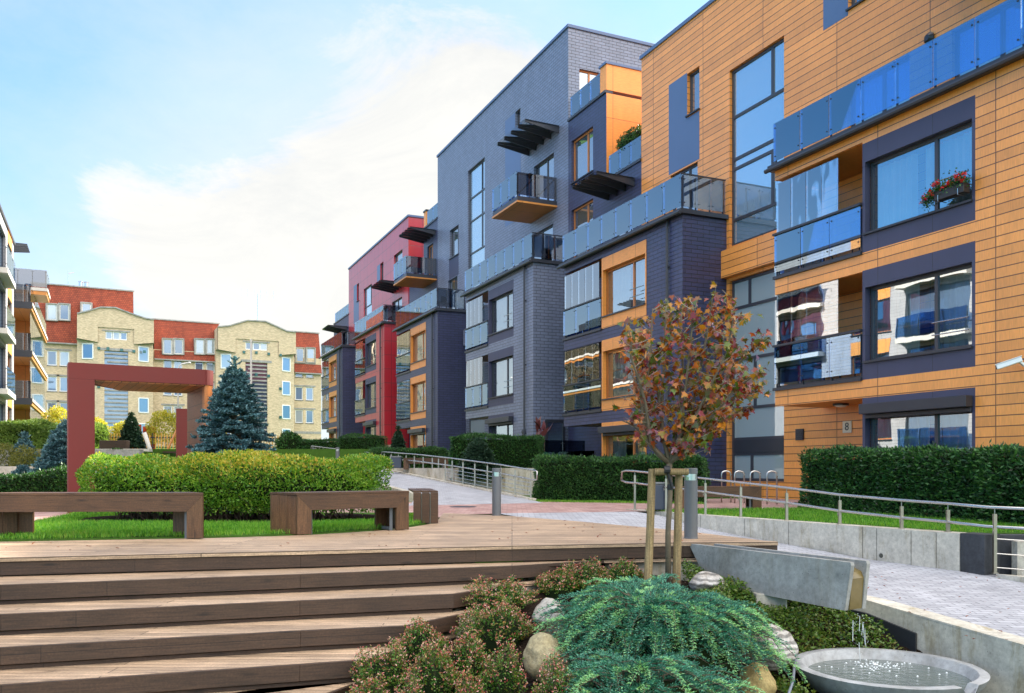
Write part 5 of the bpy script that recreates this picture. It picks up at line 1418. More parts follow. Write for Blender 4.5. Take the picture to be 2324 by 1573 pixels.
# the big clipped bush of the island: a rounded, curved hedge
def island_bush():
    t = thing('clipped_bush', 'long rounded yellow green clipped bush on the lawn island behind the benches', 'bush', (-4.5,14.2,0))
    path = np.array([(-6.2,14.35),(-5.0,14.15),(-4.0,14.1),(-3.2,14.2),(-2.85,14.35)]); a, b = .84, .50
    seg = np.linalg.norm(np.diff(path, axis=0), axis=1); cum = np.concatenate([[0], np.cumsum(seg)]); tot = cum[-1]
    def sample(n, inset, zc=.53):
        # along the body plus rounded ends
        s = RNG.uniform(-a*.9, tot+a*.9, n); ph = RNG.uniform(0, 2*math.pi, n)
        sc = np.clip(s, 0, tot); x = np.interp(sc, cum, path[:,0]); y = np.interp(sc, cum, path[:,1])
        dx = np.gradient(path[:,0]); dy = np.gradient(path[:,1])
        tx = np.interp(sc, cum, dx); ty = np.interp(sc, cum, dy); tl = np.hypot(tx,ty); tx /= tl; ty /= tl
        e = np.clip(np.where(s < 0, -s, np.where(s > tot, s-tot, 0))/(a), 0, .98); k = np.sqrt(1-e**2.4)
        cs, sn = np.cos(ph), np.sin(ph); p_ = .80
        cx = np.sign(cs)*np.abs(cs)**p_*a*k; cz = np.sign(sn)*np.abs(sn)**p_*b*(1-.22*e**2)
        over = np.where(s < 0, s, np.where(s > tot, s-tot, 0))
        P = np.stack([x+tx*over-ty*cx, y+ty*over+tx*cx, zc+cz], 1)
        C = np.stack([x+tx*over*.3, y+ty*over*.3, np.full(n, zc*.8)], 1)
        N = unit((P-C)/np.array([1,1,.7])); return P-N*inset[:,None], N
    n = 78000
    P, N = sample(n, np.abs(RNG.normal(0,.06,n))-.02); P += N*(wob(P, 3.6, .05)+wob(P, 10.5, .03, 2))[:,None]
    keep = P[:,2] > .13+.12*RNG.random(n); P = P[keep]; N = N[keep]; n = len(P)
    thin = (P[:,2] > .25) | (RNG.random(n) < .7); P = P[thin]; N = N[thin]; n = len(P)
    D = unit(N*.7+rand_dir(n)*.85+np.array([0,0,.25]))
    V = leaves(P, D, rand_dir(n)+np.array([0,0,.6]), RNG.uniform(.035,.062,n), RNG.uniform(.018,.032,n), .2).reshape(n,4,3)
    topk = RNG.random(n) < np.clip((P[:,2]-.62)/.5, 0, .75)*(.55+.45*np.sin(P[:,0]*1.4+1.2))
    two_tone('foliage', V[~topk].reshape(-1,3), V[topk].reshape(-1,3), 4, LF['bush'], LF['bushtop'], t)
    # twiggy skeleton
    m = MB()
    for i in range(420):
        s = random.uniform(0, tot); x = float(np.interp(s, cum, path[:,0]))+random.uniform(-.5,.2); y = float(np.interp(s, cum, path[:,1]))+random.uniform(-.35,.3)
        dx, dy = random.uniform(-.45,.45), random.uniform(-.65,.4); z = random.uniform(.35,.8)
        m.tube([(x,y,0),(x+dx*.45,y+dy*.4,z*.45),(x+dx,y+dy,z)], [.011,.008,.004], 4, cap=False)
    build(m, 'stems', stemm, t)
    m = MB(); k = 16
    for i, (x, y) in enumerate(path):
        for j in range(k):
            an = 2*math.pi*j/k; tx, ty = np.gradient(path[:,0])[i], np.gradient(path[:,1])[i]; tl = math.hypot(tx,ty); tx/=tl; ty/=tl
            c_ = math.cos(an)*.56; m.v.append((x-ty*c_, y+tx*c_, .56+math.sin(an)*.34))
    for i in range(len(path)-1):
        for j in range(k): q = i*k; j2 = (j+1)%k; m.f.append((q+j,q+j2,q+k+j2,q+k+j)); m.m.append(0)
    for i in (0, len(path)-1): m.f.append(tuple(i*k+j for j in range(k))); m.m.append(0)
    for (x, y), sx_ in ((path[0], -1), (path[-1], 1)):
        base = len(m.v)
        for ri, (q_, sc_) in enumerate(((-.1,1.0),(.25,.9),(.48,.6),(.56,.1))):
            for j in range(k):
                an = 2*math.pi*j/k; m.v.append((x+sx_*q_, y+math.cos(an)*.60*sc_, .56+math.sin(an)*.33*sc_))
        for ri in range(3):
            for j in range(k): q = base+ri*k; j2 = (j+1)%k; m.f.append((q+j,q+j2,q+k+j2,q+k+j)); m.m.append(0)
    build(m, 'shade_core', core, t)
    m = MB(); pts = [(-6.75,13.5),(-5.0,13.22),(-3.4,13.25),(-2.35,13.9),(-2.3,15.2),(-3,15.8),(-6.6,15.6),(-7.1,14.5)]
    m.prism(pts, .0, .035); structure(m, 'mulch_bed', M['soil'])
island_bush()

def spruce(loc, h, r, label, mat='spruce', nb=300, tw=9, bl=15, L=.06, W=.016, group='blue spruces', z0=.06, seed=1, leader=.12, droop=.35):
    rr = random.Random(seed); t = thing('spruce_tree', label, 'tree', loc, group=group)
    m = MB(); m.tube([(loc[0],loc[1],loc[2]-.1),(loc[0]+.01,loc[1],loc[2]+h*.5),(loc[0],loc[1],loc[2]+h*.97)], [h*.022,h*.014,.006], 8); 
    P, D = [], []; br = MB()
    for b in range(nb):
        f = (b/nb)**1.15; z = z0+ (1-leader-z0)*f; z *= h
        rad = r*((1-f)**.78*.96+.05)*rr.uniform(.82,1.1)
        a = b*2.39996+rr.uniform(-.25,.25); ca, sa = math.cos(a), math.sin(a)
        up = .10+.55*f
        for s_i in range(tw):
            s = (s_i+rr.uniform(.3,1))/tw
            if s < .25: continue
            x = rad*s; zz = z + x*up*.6 - droop*rad*s*s*(1-f)*.9 + .12*rad*max(0,s-.8)
            for side in (-1, 1, 0) if s_i == tw-1 else (-1, 1):
                tl = rad*.34*(1.15-s)*rr.uniform(.7,1.3)+.05
                an = a + side*rr.uniform(.7,1.1); e = (math.cos(an)*tl, math.sin(an)*tl, -.18*tl+rr.uniform(-.02,.03))
                p0 = (loc[0]+ca*x, loc[1]+sa*x, loc[2]+zz)
                k = max(3, int(bl*tl/.12))
                k = min(k, 22)
                for q in range(k):
                    w_ = q/k; P.append((p0[0]+e[0]*w_, p0[1]+e[1]*w_, p0[2]+e[2]*w_+.03*w_)); D.append((e[0]/tl, e[1]/tl, .15))
        br.tube([(loc[0],loc[1],loc[2]+z), (loc[0]+ca*rad*.5, loc[1]+sa*rad*.5, loc[2]+z+rad*.5*up*.6-droop*rad*.25*(1-f)*.9), (loc[0]+ca*rad*.92, loc[1]+sa*rad*.92, loc[2]+z+rad*.92*up*.6-droop*rad*.85*(1-f)*.9)], [.014,.009,.004], 4, cap=False)
    # leader
    for k in range(40):
        P.append((loc[0], loc[1], loc[2]+h*(1-leader+leader*k/40))); D.append((0,0,1))
    for w in (0.35, .7):
        for k in range(5):
            a = k*1.257
            for q in range(6): P.append((loc[0]+math.cos(a)*.03*q*(1.1-w), loc[1]+math.sin(a)*.03*q*(1.1-w), loc[2]+h*(1-leader+leader*w)+.012*q)); D.append((math.cos(a),math.sin(a),.5))
    P = np.array(P); D = np.array(D); rep = 3
    P = np.repeat(P, rep, 0); D = np.repeat(D, rep, 0); n = len(P)
    Dd = unit(D*.8+rand_dir(n)*.7+np.array([0,0,.15]))
    np_mesh('crown', leaves(P, Dd, rand_dir(n), RNG.uniform(L*.7,L*1.15,n), RNG.uniform(W*.8,W*1.2,n), .1), 4, LF[mat], parent=t)
    build(m, 'trunk', M['bark'], t); build(br, 'branches', M['bark'], t)
    return t
spruce(((533-CX)/FX*17.2,17.2,0), 3.05, 1.12, 'large blue spruce right of the big red arch', nb=215, tw=8, seed=2, L=.060, W=.026, leader=.085, droop=.5)
spruce((-10.35,20.2,0), 1.95, .95, 'dense blue spruce half hidden by the left post of the red arch', nb=220, seed=5, L=.07, W=.022, leader=.05)
spruce((-11.6,20.6,.0), .85, .55, 'low blue spruce skirt at the foot of the left spruce', nb=70, seed=8, L=.07, W=.022, leader=.02)
spruce(((1085-CX)/FX*28.9,28.9,.55), 1.28, .80, 'small dark green spruce behind the guard rail of the climbing ramp', 'spruced', nb=170, seed=4, group=None, L=.06, W=.02, leader=.06)
spruce(((298-CX)/FX*40,40,1.75), 1.65, .58, 'small dark spruce seen through the red arch', 'spruced', nb=110, tw=7, seed=6, group=None, L=.09, W=.035)
spruce(((900-CX)/FX*38,38.5,.8), 1.9, .55, 'thin dark conifer in front of the red house', 'spruced', nb=80, tw=6, seed=9, group=None, L=.09, W=.03)
spruce((-14.6,26,.0), 1.9, .7, 'dark blue spruce behind the left one, mostly hidden', nb=90, tw=6, seed=12, L=.09, W=.03)

# ---------------------------------------------------------------- juniper in the foreground
def juniper(cx, cy, rx, ry, top, nsp, label, seed=3, tipp=.32, name='juniper_shrub'):
    rr = random.Random(seed); zb = bedz(cx, cy)
    t = thing(name, label, 'shrub', (cx, cy, zb))
    P, D, S_, TP, TD = [], [], [], [], []; br = MB()
    def spray(p0, ho, L, el, sag, wd, tipc):
        """one arching feathery branch: axis, side shoots, scale tufts"""
        n_ = max(6, int(L/.030)); pts = []
        x, y, z = p0; step = L/n_; e = el; h_ = ho; bend = rr.uniform(-.5,.5)
        for k in range(n_+1):
            pts.append((x, y, z)); s = k/n_
            e2 = e - sag*s*1.6; h_ = ho + bend*s
            x += math.cos(h_)*math.cos(e2)*step; y += math.sin(h_)*math.cos(e2)*step; z += math.sin(e2)*step
        for k in range(1, n_+1):
            s = k/n_; p = pts[k]; q = pts[k-1]; ax = math.atan2(p[1]-q[1], p[0]-q[0]); ez0 = (p[2]-q[2])/max(1e-4, math.hypot(p[0]-q[0], p[1]-q[1]))
            for sd in (-1, 1):
                tl = wd*(1.08-s**1.5)*rr.uniform(.65,1.15)+.012; an = ax+sd*rr.uniform(.45,.8); ez = rr.uniform(.0,.35)+max(-.8,min(.8,ez0))*.6
                m_ = max(2, int(tl/.012))
                for j in range(m_):
                    w_ = (j+.5)/m_; a2 = an-sd*.35*w_
                    pos = (p[0]+math.cos(an)*tl*w_, p[1]+math.sin(an)*tl*w_, p[2]+tl*w_*ez)
                    for sd2 in (-1, 1):
                        dr = (math.cos(a2+sd2*.55), math.sin(a2+sd2*.55), ez+.25)
                        if (tipc and s > .35) or (s > .7 and w_ > .55 and rr.random() < .5): TP.append(pos); TD.append(dr)
                        else: P.append(pos); D.append(dr)
            if k % 1 == 0:
                (TP if tipc and s > .5 else P).append(p); (TD if tipc and s > .5 else D).append((math.cos(ax), math.sin(ax), ez0))
        return pts
    for i in range(nsp):
        a = rr.uniform(0, 6.283); q = rr.random()**.62
        lump = 1+.20*math.sin(a*3+seed)+.10*math.sin(a*7+seed*2)
        bx, by = cx+.70*q*rx*lump*math.cos(a), cy+.70*q*ry*lump*math.sin(a)
        zt_ = zb + (top-zb)*(1-.55*q**3) + .10*math.sin(bx*5.1+1)*math.sin(by*4.7) - rr.uniform(.05,.22)
        ho = a + rr.gauss(0,.5) if q > .3 else rr.uniform(0,6.283)
        L = rr.uniform(.26,.52); el = rr.uniform(.25,.95)*(1-.35*q)
        pts = spray((bx,by,zt_), ho, L, el, rr.uniform(.75,1.35), rr.uniform(.05,.085), rr.random() < tipp)
        br.tube([(cx+(bx-cx)*.5, cy+(by-cy)*.5, zb), (bx,by,zt_)], [.010,.006], 4, cap=False)
        k = len(pts); br.tube([pts[0], pts[k//3], pts[2*k//3], pts[-1]], [.005,.004,.003,.0015], 4, cap=False)
    VV = []
    for (a_, b_) in ((P, D), (TP, TD)):
        a_, b_ = np.array(a_), np.array(b_); n = len(a_)
        a_ = a_ + RNG.normal(0,.0035,(n,3)); Dd = unit(unit(b_)+rand_dir(n)*.38)
        VV.append(leaves(a_, Dd, rand_dir(n)*.6+np.array([0,0,.6]), RNG.uniform(.018,.032,n), RNG.uniform(.006,.0095,n), .15))
    two_tone('foliage', VV[0], VV[1], 4, LF['juniper'], LF['junipertip'], t)
    build(br, 'branches', M['bark'], t)
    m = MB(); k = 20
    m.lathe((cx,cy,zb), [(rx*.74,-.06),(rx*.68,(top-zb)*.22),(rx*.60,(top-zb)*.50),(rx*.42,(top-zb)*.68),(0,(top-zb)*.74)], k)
    m.v = [(x, cy+(y-cy)*ry/rx, z) for x, y, z in m.v]; build(m, 'shade_core', core, t, smooth=True)
    return t
juniper(1.26, 7.72, .98, 1.14, -.20, 700, 'large spreading blue green juniper filling the foreground bed', seed=3)
juniper(1.02, 6.60, .80, .62, -.60, 300, 'lower juniper mound at the bottom edge, in front of the large one', seed=9, tipp=.3)

# reddish shrubs
def spirea(xa, xb, yt, Y, label, proto={}, n=2600, dens=1.0, seed=0, dep=None):
    c = px((xa+xb)/2, yt-12, Y); w = (xb-xa)/FX*Y/2*1.28; zb = bedz(c.x, c.y); hgt = max(.16, c.z-zb); d = dep or w*.9
    rr = random.Random(seed); nr = np.random.default_rng(seed)
    t = thing('flowering_shrub', label, 'shrub', (c.x, c.y, zb), group='low reddish shrubs beside the steps')
    ns = int(215*dens*max(1, w/.25)); P, D, S = [], [], []; m = MB()
    for i in range(ns):
        a = rr.uniform(0, 6.283); q = math.sqrt(rr.random()); ex, ey = c.x+w*q*math.cos(a), c.y+d*q*math.sin(a)
        bump = 1+.12*math.sin(ex*17+seed)+.10*math.sin(ey*13)
        ez = zb+hgt*math.sqrt(max(.04, 1-.80*q*q))*rr.uniform(.80,1.06)*bump
        b0 = (c.x+w*.35*q*math.cos(a), c.y+d*.35*q*math.sin(a), zb)
        if i % 2 == 0: m.tube([b0, ((b0[0]+ex)/2+.01, (b0[1]+ey)/2, zb+(ez-zb)*.55), (ex,ey,ez)], [.004,.003,.0015], 3, cap=False)
        k = int(20*n/2600)
        for j in range(k):
            s = 1-.75*rr.random()**1.5; P.append((b0[0]+(ex-b0[0])*s+rr.gauss(0,.010), b0[1]+(ey-b0[1])*s+rr.gauss(0,.010), zb+(ez-zb)*s)); an = rr.uniform(0,6.283)
            D.append((math.cos(an), math.sin(an), rr.uniform(.2,1.3))); S.append(s)
    P, D, S = np.array(P), np.array(D), np.array(S); k_ = len(P)
    V = leaves(P, unit(D), nr.normal(size=(k_,3)), nr.uniform(.014,.028,k_), nr.uniform(.008,.014,k_), .2).reshape(k_,4,3)
    tip = (S > .91) & (nr.random(k_) < .55)
    two_tone('foliage', V[~tip].reshape(-1,3), V[tip].reshape(-1,3), 4, LF['spirea'], LF['spireatip'], t)
    build(m, 'stems', stemm, t)
    m = MB(); m.lathe((c.x,c.y,zb), [(w*.55,-.02),(w*.62,hgt*.3),(w*.42,hgt*.6),(0,hgt*.72)], 10); build(m, 'shade_core', core, t, smooth=True)
for i, (xa, xb, yt, Y, lb) in enumerate([
    (1035,1212,1330,8.75,'broad red tipped shrub against the third step, left of the pale boulder'),
    (1045,1205,1378,8.1,'round green and pink shrub in front of the broad one'),
    (905,1008,1416,7.55,'upright shrub at the corner of the fourth step'),
    (808,938,1470,7.0,'shrub at the end of the fifth step'),
    (790,880,1536,6.55,'leftmost shrub, cut by the bottom edge beside the lowest steps'),
    (930,1032,1484,6.9,'shrub between the step corner shrub and the bottom edge'),
    (1000,1108,1442,7.15,'leggy shrub with pink tips left of the tan boulder'),
    (1096,1186,1482,6.85,'thin sparse shrub just left of the big tan boulder'),
    (1212,1318,1522,6.45,'small shrub at the bottom edge below the tan boulder'),
    (1222,1304,1305,9.2,'silvery shrub behind the pale boulder, against the footing'),
    (1274,1372,1284,9.35,'dark shrub at the right end of the second step'),
    (1368,1455,1284,9.4,'twiggy red shrub in front of the concrete footing, left of the tree stakes'),
    (870,960,1556,6.3,'low shrub cut by the bottom edge, second from the left'),
    (1030,1110,1552,6.35,'low pink tipped shrub at the bottom edge in the middle of the bed')]):
    spirea(xa, xb, yt, Y, lb, seed=20+i, dens=.7 if 'sparse' in lb or 'twiggy' in lb else 1.0)

# ground cover by the bowl
def scatter_cover(n, x0, x1, y0, y1, cond, L=(.02,.045), hmax=.16, seed=1):
    nr = np.random.default_rng(seed); X_ = nr.uniform(x0,x1,n); Y_ = nr.uniform(y0,y1,n); k = np.array([cond(a,b) for a, b in zip(X_,Y_)]); X_ = X_[k]; Y_ = Y_[k]; n = len(X_)
    hh = hmax*(.45+.55*np.sin(X_*7+1)*np.sin(Y_*6)+.3); Z = np.array([bedz(a,b) for a, b in zip(X_,Y_)]) + nr.random(n)**.6*np.clip(hh, .02, .3)
    P = np.stack([X_,Y_,Z],1); D = unit(np.stack([nr.normal(size=n), nr.normal(size=n), nr.uniform(-.1,.9,n)],1))
    return leaves(P, D, nr.normal(size=(n,3))+np.array([0,0,1.2]), nr.uniform(*L,n), nr.uniform(L[0]*.6,L[1]*.6,n), .2)
def inb(x, y):
    e = ((x-BCX)**2+(y-BCY)**2)/.64
    return e > (1.06 if y > BCY else 1.3) and x < 3.62-(y-9.0)*.3 and x > 1.9+(.35 if y < 7.6 else 0) and (x-1.3)**2/1.1+(y-7.75)**2/1.2 > .7 and (y > 7.3 or random.random() < .35)
np_mesh('ground_cover', scatter_cover(42000, 1.9, 4.1, 6.2, 9.8, inb, L=(.022,.05), hmax=.17), 4, LF['cover'], label='leafy green and russet ground cover around the fountain bowl', cat='ground cover', kind='stuff')

# grass
def inpoly(x, y, P):
    c = False; j = len(P)-1
    for i in range(len(P)):
        if (P[i][1] > y) != (P[j][1] > y) and x < (P[j][0]-P[i][0])*(y-P[i][1])/(P[j][1]-P[i][1])+P[i][0]: c = not c
        j = i
    return c
def grass(n, poly, z, label, L=(.04,.085), seed=1, name='lawn_grass'):
    nr = np.random.default_rng(seed); A0 = np.array(poly); lo, hi = A0.min(0), A0.max(0); out = []
    X_ = nr.uniform(lo[0],hi[0],n); Y_ = nr.uniform(lo[1],hi[1],n); k = np.array([inpoly(a,b,poly) for a, b in zip(X_,Y_)]); X_, Y_ = X_[k], Y_[k]; m = len(X_)
    P = np.stack([X_,Y_,np.full(m,z)],1); D = unit(np.stack([nr.normal(0,.35,m), nr.normal(0,.35,m), np.ones(m)],1))
    np_mesh(name, leaves(P, D, nr.normal(size=(m,3)), nr.uniform(*L,m), nr.uniform(.006,.011,m), .1), 4, LF['grass'], label=label, cat='grass', kind='stuff')
isl_p = [(-1.36,15.4),(-1.27,13.5),(-1.52,12.66),(-1.9,11.9),(-2.63,11.17),(-3.08,10.93),(-3.7,10.68),(-5.9,10.16),(-6.15,10.2),(-6.6,11.2),(-7.07,12.2),(-7.6,14.5),(-8.2,16.5),(-7.0,16.5),(-7.0,13.4),(-3.4,13.1),(-2.2,13.8),(-2.1,15.4)]
grass(95000, isl_p, .01, 'bright green grass of the lawn island under the benches')
grass(90000, [(2.72,17.9),(6.25,11.8),(14,11.3),(14.2,13.2),(8.2,11.2),(6.3,18.9),(6.3,18.75)], -.03, 'green lawn strip between the concrete wall and the right hedge', seed=2)
grass(14000, [(.4,22.7),(4.7,21.2),(4.8,22.0),(.6,23.6)], -.04, 'narrow grass strip at the foot of the middle hedge', seed=3)
nr = np.random.default_rng(9); k = 1500; gx = nr.uniform(1.75,4.2,k); gy = nr.uniform(5.9,7.25,k)
P = np.stack([gx,gy,[bedz(a,b) for a, b in zip(gx,gy)]],1)
np_mesh('grass_tufts', leaves(P, unit(np.stack([nr.normal(0,.5,k),nr.normal(0,.5,k),np.ones(k)],1)), nr.normal(size=(k,3)), nr.uniform(.05,.14,k), np.full(k,.006), .1), 4, LF['grass'], label='loose grass tufts on the soil in front of the bowl', cat='grass', kind='stuff')

# ---------------------------------------------------------------- staked maple
def maple():
    Y = 9.2; rr = random.Random(4)
    t = thing('maple_tree', 'young maple in autumn red, orange and green, tied between two stakes', 'tree', (1.66,Y,-.5))
    m = MB()
    base = px(1517,1325,Y); fork = px(1519,1052,Y)
    m.tube([tuple(base), tuple(px(1516,1210,Y)), tuple(px(1521,1120,Y)), tuple(fork)], [.033,.029,.027,.030], 10)
    build(m, 'trunk', M['bark'], t, smooth=True)
    lim = [ # picture targets, depth offset, leaf colour set
        ([(1468,1000),(1462,900),(1478,780),(1482,700)], .1, 'mix', .9), ([(1478,1010),(1466,920),(1432,810),(1428,750)], -.25, 'mix', .9),
        ([(1500,985),(1503,880),(1508,780),(1512,690)], .3, 'mix', 1), ([(1548,980),(1556,880),(1568,770),(1572,690)], -.1, 'mix', 1.2),
        ([(1556,1000),(1580,880),(1604,760),(1618,672)], .15, 'mix', 1.5), ([(1552,1010),(1600,900),(1650,800),(1668,680)], -.3, 'mix', 1.5),
        ([(1560,1000),(1620,900),(1690,810),(1740,765)], .1, 'mix', 1.3), ([(1556,1020),(1610,950),(1670,880),(1715,850)], -.35, 'mix', 1.2),
        ([(1550,1030),(1585,990),(1640,950),(1690,935)], .35, 'mix', 1.1), ([(1545,1038),(1570,1010),(1600,985),(1612,975)], -.1, 'mix', 1.2),
        ([(1485,1015),(1472,960),(1456,900),(1425,835)], .4, 'dry', .7), ([(1470,1005),(1458,940),(1452,880),(1450,850)], -.1, 'dry', .8), ([(1490,1030),(1470,985),(1440,968),(1412,955)], .2, 'bare', .3),
        ([(1540,960),(1550,840),(1545,740),(1548,700)], .5, 'mix', 1.1), ([(1590,930),(1640,840),(1660,770),(1640,700)], .45, 'mix', 1.2), ([(1600,960),(1650,910),(1700,880),(1700,900)], .5, 'mix', 1.0), ([(1500,940),(1490,860),(1455,800),(1440,780)], .35, 'mix', .8)]
    br = MB(); tw = MB(); LP = []; DP = []
    for pts, dz, kind, dens in lim:
        pp = [tuple(fork)] + [tuple(px(x, y, Y+dz*(i+1)/4)) for i, (x, y) in enumerate(pts)]
        # smooth
        q = []
        for i in range(len(pp)-1):
            for s in (0,.5): q.append(tuple(pp[i][j]*(1-s)+pp[i+1][j]*s + (rr.uniform(-.012,.012) if s else 0) for j in range(3)))
        q.append(pp[-1]); k = len(q)
        br.tube(q, [.019*(1-i/k)**.8+.003 for i in range(k)], 6)
        nt = int(21*dens)+5
        for i in range(nt):
            s = .22+.78*(i+rr.random())/nt; f = s*(k-1); a0 = int(min(f, k-2)); w = f-a0
            p = Vector(q[a0]).lerp(Vector(q[a0+1]), w); L = rr.uniform(.12,.34)*(1.15-.4*s)
            an = rr.uniform(0, 6.283); d = Vector((math.cos(an), math.sin(an)*.8, rr.uniform(.1,.9))).normalized()
            e = p + d*L; mid = p + d*L*.5 + Vector((0,0,-.015)); tw.tube([tuple(p), tuple(mid), tuple(e)], [.004,.003,.0015], 4, cap=False)
            if kind == 'bare' and rr.random() < .6: continue
            nl = rr.choice((4,5,6,7)) if kind == 'mix' else 3
            for j in range(nl):
                w_ = rr.uniform(.25,1.08); lp = p.lerp(e, w_) + Vector((rr.gauss(0,.025), rr.gauss(0,.025), rr.gauss(0,.02)-.01))
                ld = Vector((rr.gauss(0,.6), rr.gauss(0,.6)-.15, -rr.uniform(.1,1.1))).normalized()
                (LP if kind == 'mix' else DP).append((tuple(lp), tuple(ld), rr.uniform(.042,.088) if kind == 'mix' else rr.uniform(.03,.055)))
    build(br, 'branches', M['bark'], t, smooth=True); build(tw, 'twigs', M['twig'], t)
    shape = [(0,0,0),(.16,.30,.0),(.30,.62,.02),(.36,.40,.03),(.52,.50,.04),(.62,.20,.02),(.80,.24,.05),(1.0,0,.0)]
    outl = [(x, y) for x, y, _ in [(0,.03,0),(.06,.26,0),(-.08,.52,0),(.20,.34,0),(.44,.68,0),(.42,.30,0),(.60,.34,0),(.56,.12,0),(.76,.17,0),(1.0,0,0)]]
    full = outl + [(x, -y) for x, y in reversed(outl[:-1])]
    for data, mt, nm in ((LP, 'maple', 'leaves'), (DP, 'mapledry', 'dry_leaves')):
        P = np.array([d[0] for d in data]); D = unit(np.array([d[1] for d in data])); S = np.array([d[2] for d in data])[:,None]; n = len(P)
        N = unit(rand_dir(n)*.9+np.array([0,-.6,.7])); A1 = unit(np.cross(D, N)); N = np.cross(A1, D)
        cv = RNG.uniform(-.3,.45,(n,1)); V = []
        for (x, y) in full: V.append(P + D*S*x*1.05 + A1*S*y*1.0 + N*S*(cv*abs(y)*.9 - .22*x*x))
        np_mesh(nm, np.stack(V,1).reshape(-1,3), len(full), LF[mt], parent=t)
maple()
def stake(xt, xb, Y, yt, yb, label, r=.043):
    m = MB(); m.tube([tuple(px(xb,yb,Y)), tuple(px((xb+xt)/2+1,(yt+yb)/2,Y)), tuple(px(xt,yt,Y))], [r*1.05,r*.98,r*.92], 14)
    build(m, 'tree_stake', M['stake'], label=label, cat='stake', group='stakes of the young maple', smooth=False)
stake(1480,1469,9.22,1064,1345,'left wooden stake of the young maple'); stake(1541,1534,9.24,1063,1340,'right wooden stake of the young maple')
m = MB(); m.tube([tuple(px(1486,1071,9.15)), tuple(px(1562,1071,9.15))], .036, 12); build(m, 'stake_crossbar', M['stake'], label='short round wooden crossbar joining the two tree stakes', cat='crossbar')
m = MB(); m.tube([tuple(px(1512,1062,9.10)), tuple(px(1519,1085,9.13)), tuple(px(1526,1108,9.16))], .016, 8); m.lathe(tuple(px(1521,1112,9.2)), [(.032,0),(.036,.03),(.032,.06)], 12); m.tube([tuple(px(1508,1066,9.10)), tuple(px(1520,1066,9.10))], .042, 10)
build(m, 'tree_tie', plain('black_strap', (.02,.02,.025), .6), label='black strap tying the maple trunk to the crossbar', cat='strap')

# ---------------------------------------------------------------- left garden
G = 'shrubs of the left garden'
hedge((-13.2,18.6), (-8.75,18.8), 1.4, -.05, .74, 30000, 'low dark green clipped bed hedge at the left, behind the long bench', L=.065, W=.035, amp=.06, mat='thuja')
m = MB(); m.box(-17,-10.6,22.0,22.3,-.2,.90); build(m, 'retaining_wall', M['concrete'], label='low white concrete wall behind the dark bed hedge at the left edge', cat='wall')
m = MB(); m.box(-22,-11.8,27.5,27.8,-.2,1.45); build(m, 'retaining_wall', M['concrete_grey'], label='blue grey concrete wall under the sunlit hedge at the left edge', cat='wall')
m = MB(); m.prism([(-24,27.81),(-11.8,27.81),(-13,36),(-26,36)], -.2, 1.40); structure(m, 'terrace_ground', M['lawnsoil'])
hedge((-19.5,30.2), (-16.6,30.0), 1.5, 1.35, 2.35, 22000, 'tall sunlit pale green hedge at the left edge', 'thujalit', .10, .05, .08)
shrub((-18.2,32.5,1.95), (.72,.7,.62), 5000, 'round green bush beside the tall sunlit hedge', 'thuja', .09, .045, group=G)
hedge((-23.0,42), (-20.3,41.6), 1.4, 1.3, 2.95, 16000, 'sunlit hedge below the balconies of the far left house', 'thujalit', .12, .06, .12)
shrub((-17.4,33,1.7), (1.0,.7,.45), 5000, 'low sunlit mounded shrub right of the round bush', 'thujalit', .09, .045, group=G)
shrub((-13.95,25.0,.75), (.55,.5,.72), 3600, 'loose olive shrub in front of the blue grey wall', 'olive', .07, .03, group=G, stems=16, inner=False, jit=.35)
shrub((-14.95,25.4,.85), (.6,.5,.8), 3600, 'loose olive shrub at the very left edge', 'olive', .07, .03, group=G, stems=16, inner=False, jit=.35)
shrub((-26.2,50,3.1), (.9,.8,1.3), 3000, 'yellow leaved young tree above the left spruce', 'yellow', .14, .08, group=G, stems=8, inner=False, jit=.4)
# seen through the arch
shrub((-13.3,28,.55), (.62,.6,.62), 4200, 'olive shrub just right of the arch post, seen through the arch', 'olive', .07, .03, group=G, stems=10, jit=.25)
shrub((-13.95,30.5,.85), (.75,.7,.62), 5500, 'dark green dome bush seen through the arch', 'thuja', .08, .04, group=G)
shrub((-12.85,28,.60), (.5,.5,.45), 4200, 'grey green bush in front of the dark dome bush', 'olive', .07, .03, group=G)
shrub((-13.56,31.3,.72), (.62,.6,.55), 4200, 'golden brown bush in front of the light wall', 'yellow', .07, .03, group=G)
m = MB(); m.box(-17.0,-14.3,34.2,34.5,.1,1.62); build(m, 'garden_wall', M['white'], label='pale rendered garden wall behind the bushes, seen through the arch', cat='wall')
st_ = thing('timber_steps', 'short flight of dark timber steps seen through the arch', 'steps', (-15,37,.8))
for k in range(5):
    m = MB(); m.box(-15.6,-12.0,37.4+.34*k,37.4+.34*(k+1)+.02,.4,.95+.165*k); build(m, 'step', M['riser'], st_)
m = MB(); m.prism([(-24,39.1),(-3.0,39.1),(-6.8,48),(-30,52)], .2, 1.72); structure(m, 'terrace_ground', M['lawnsoil'])
m = MB(); m.box(-18.5,-17.3,38.9,39.3,1.6,2.10); build(m, 'planter', M['riser'], label='long dark timber planter left of the small dark spruce', cat='planter', bevel=.01)
m = MB(); m.tube([(-15.15,36.6,.5),(-15.25,36.6,1.6),(-15.5,36.6,2.35)], .085, 12); build(m, 'slide_pole', M['white'], label='thick white curved playground pole beside the steps', cat='pole', smooth=True)
sc_ = [(-22.2,46,2.6,.9,1.0),(-20.9,47,2.5,.8,.9),(-19.0,47.5,2.85,1.0,1.2),(-17.9,48,2.5,.8,.9),(-23.4,47,2.4,.8,.8),(-16.6,48.5,2.4,.7,1.0)]
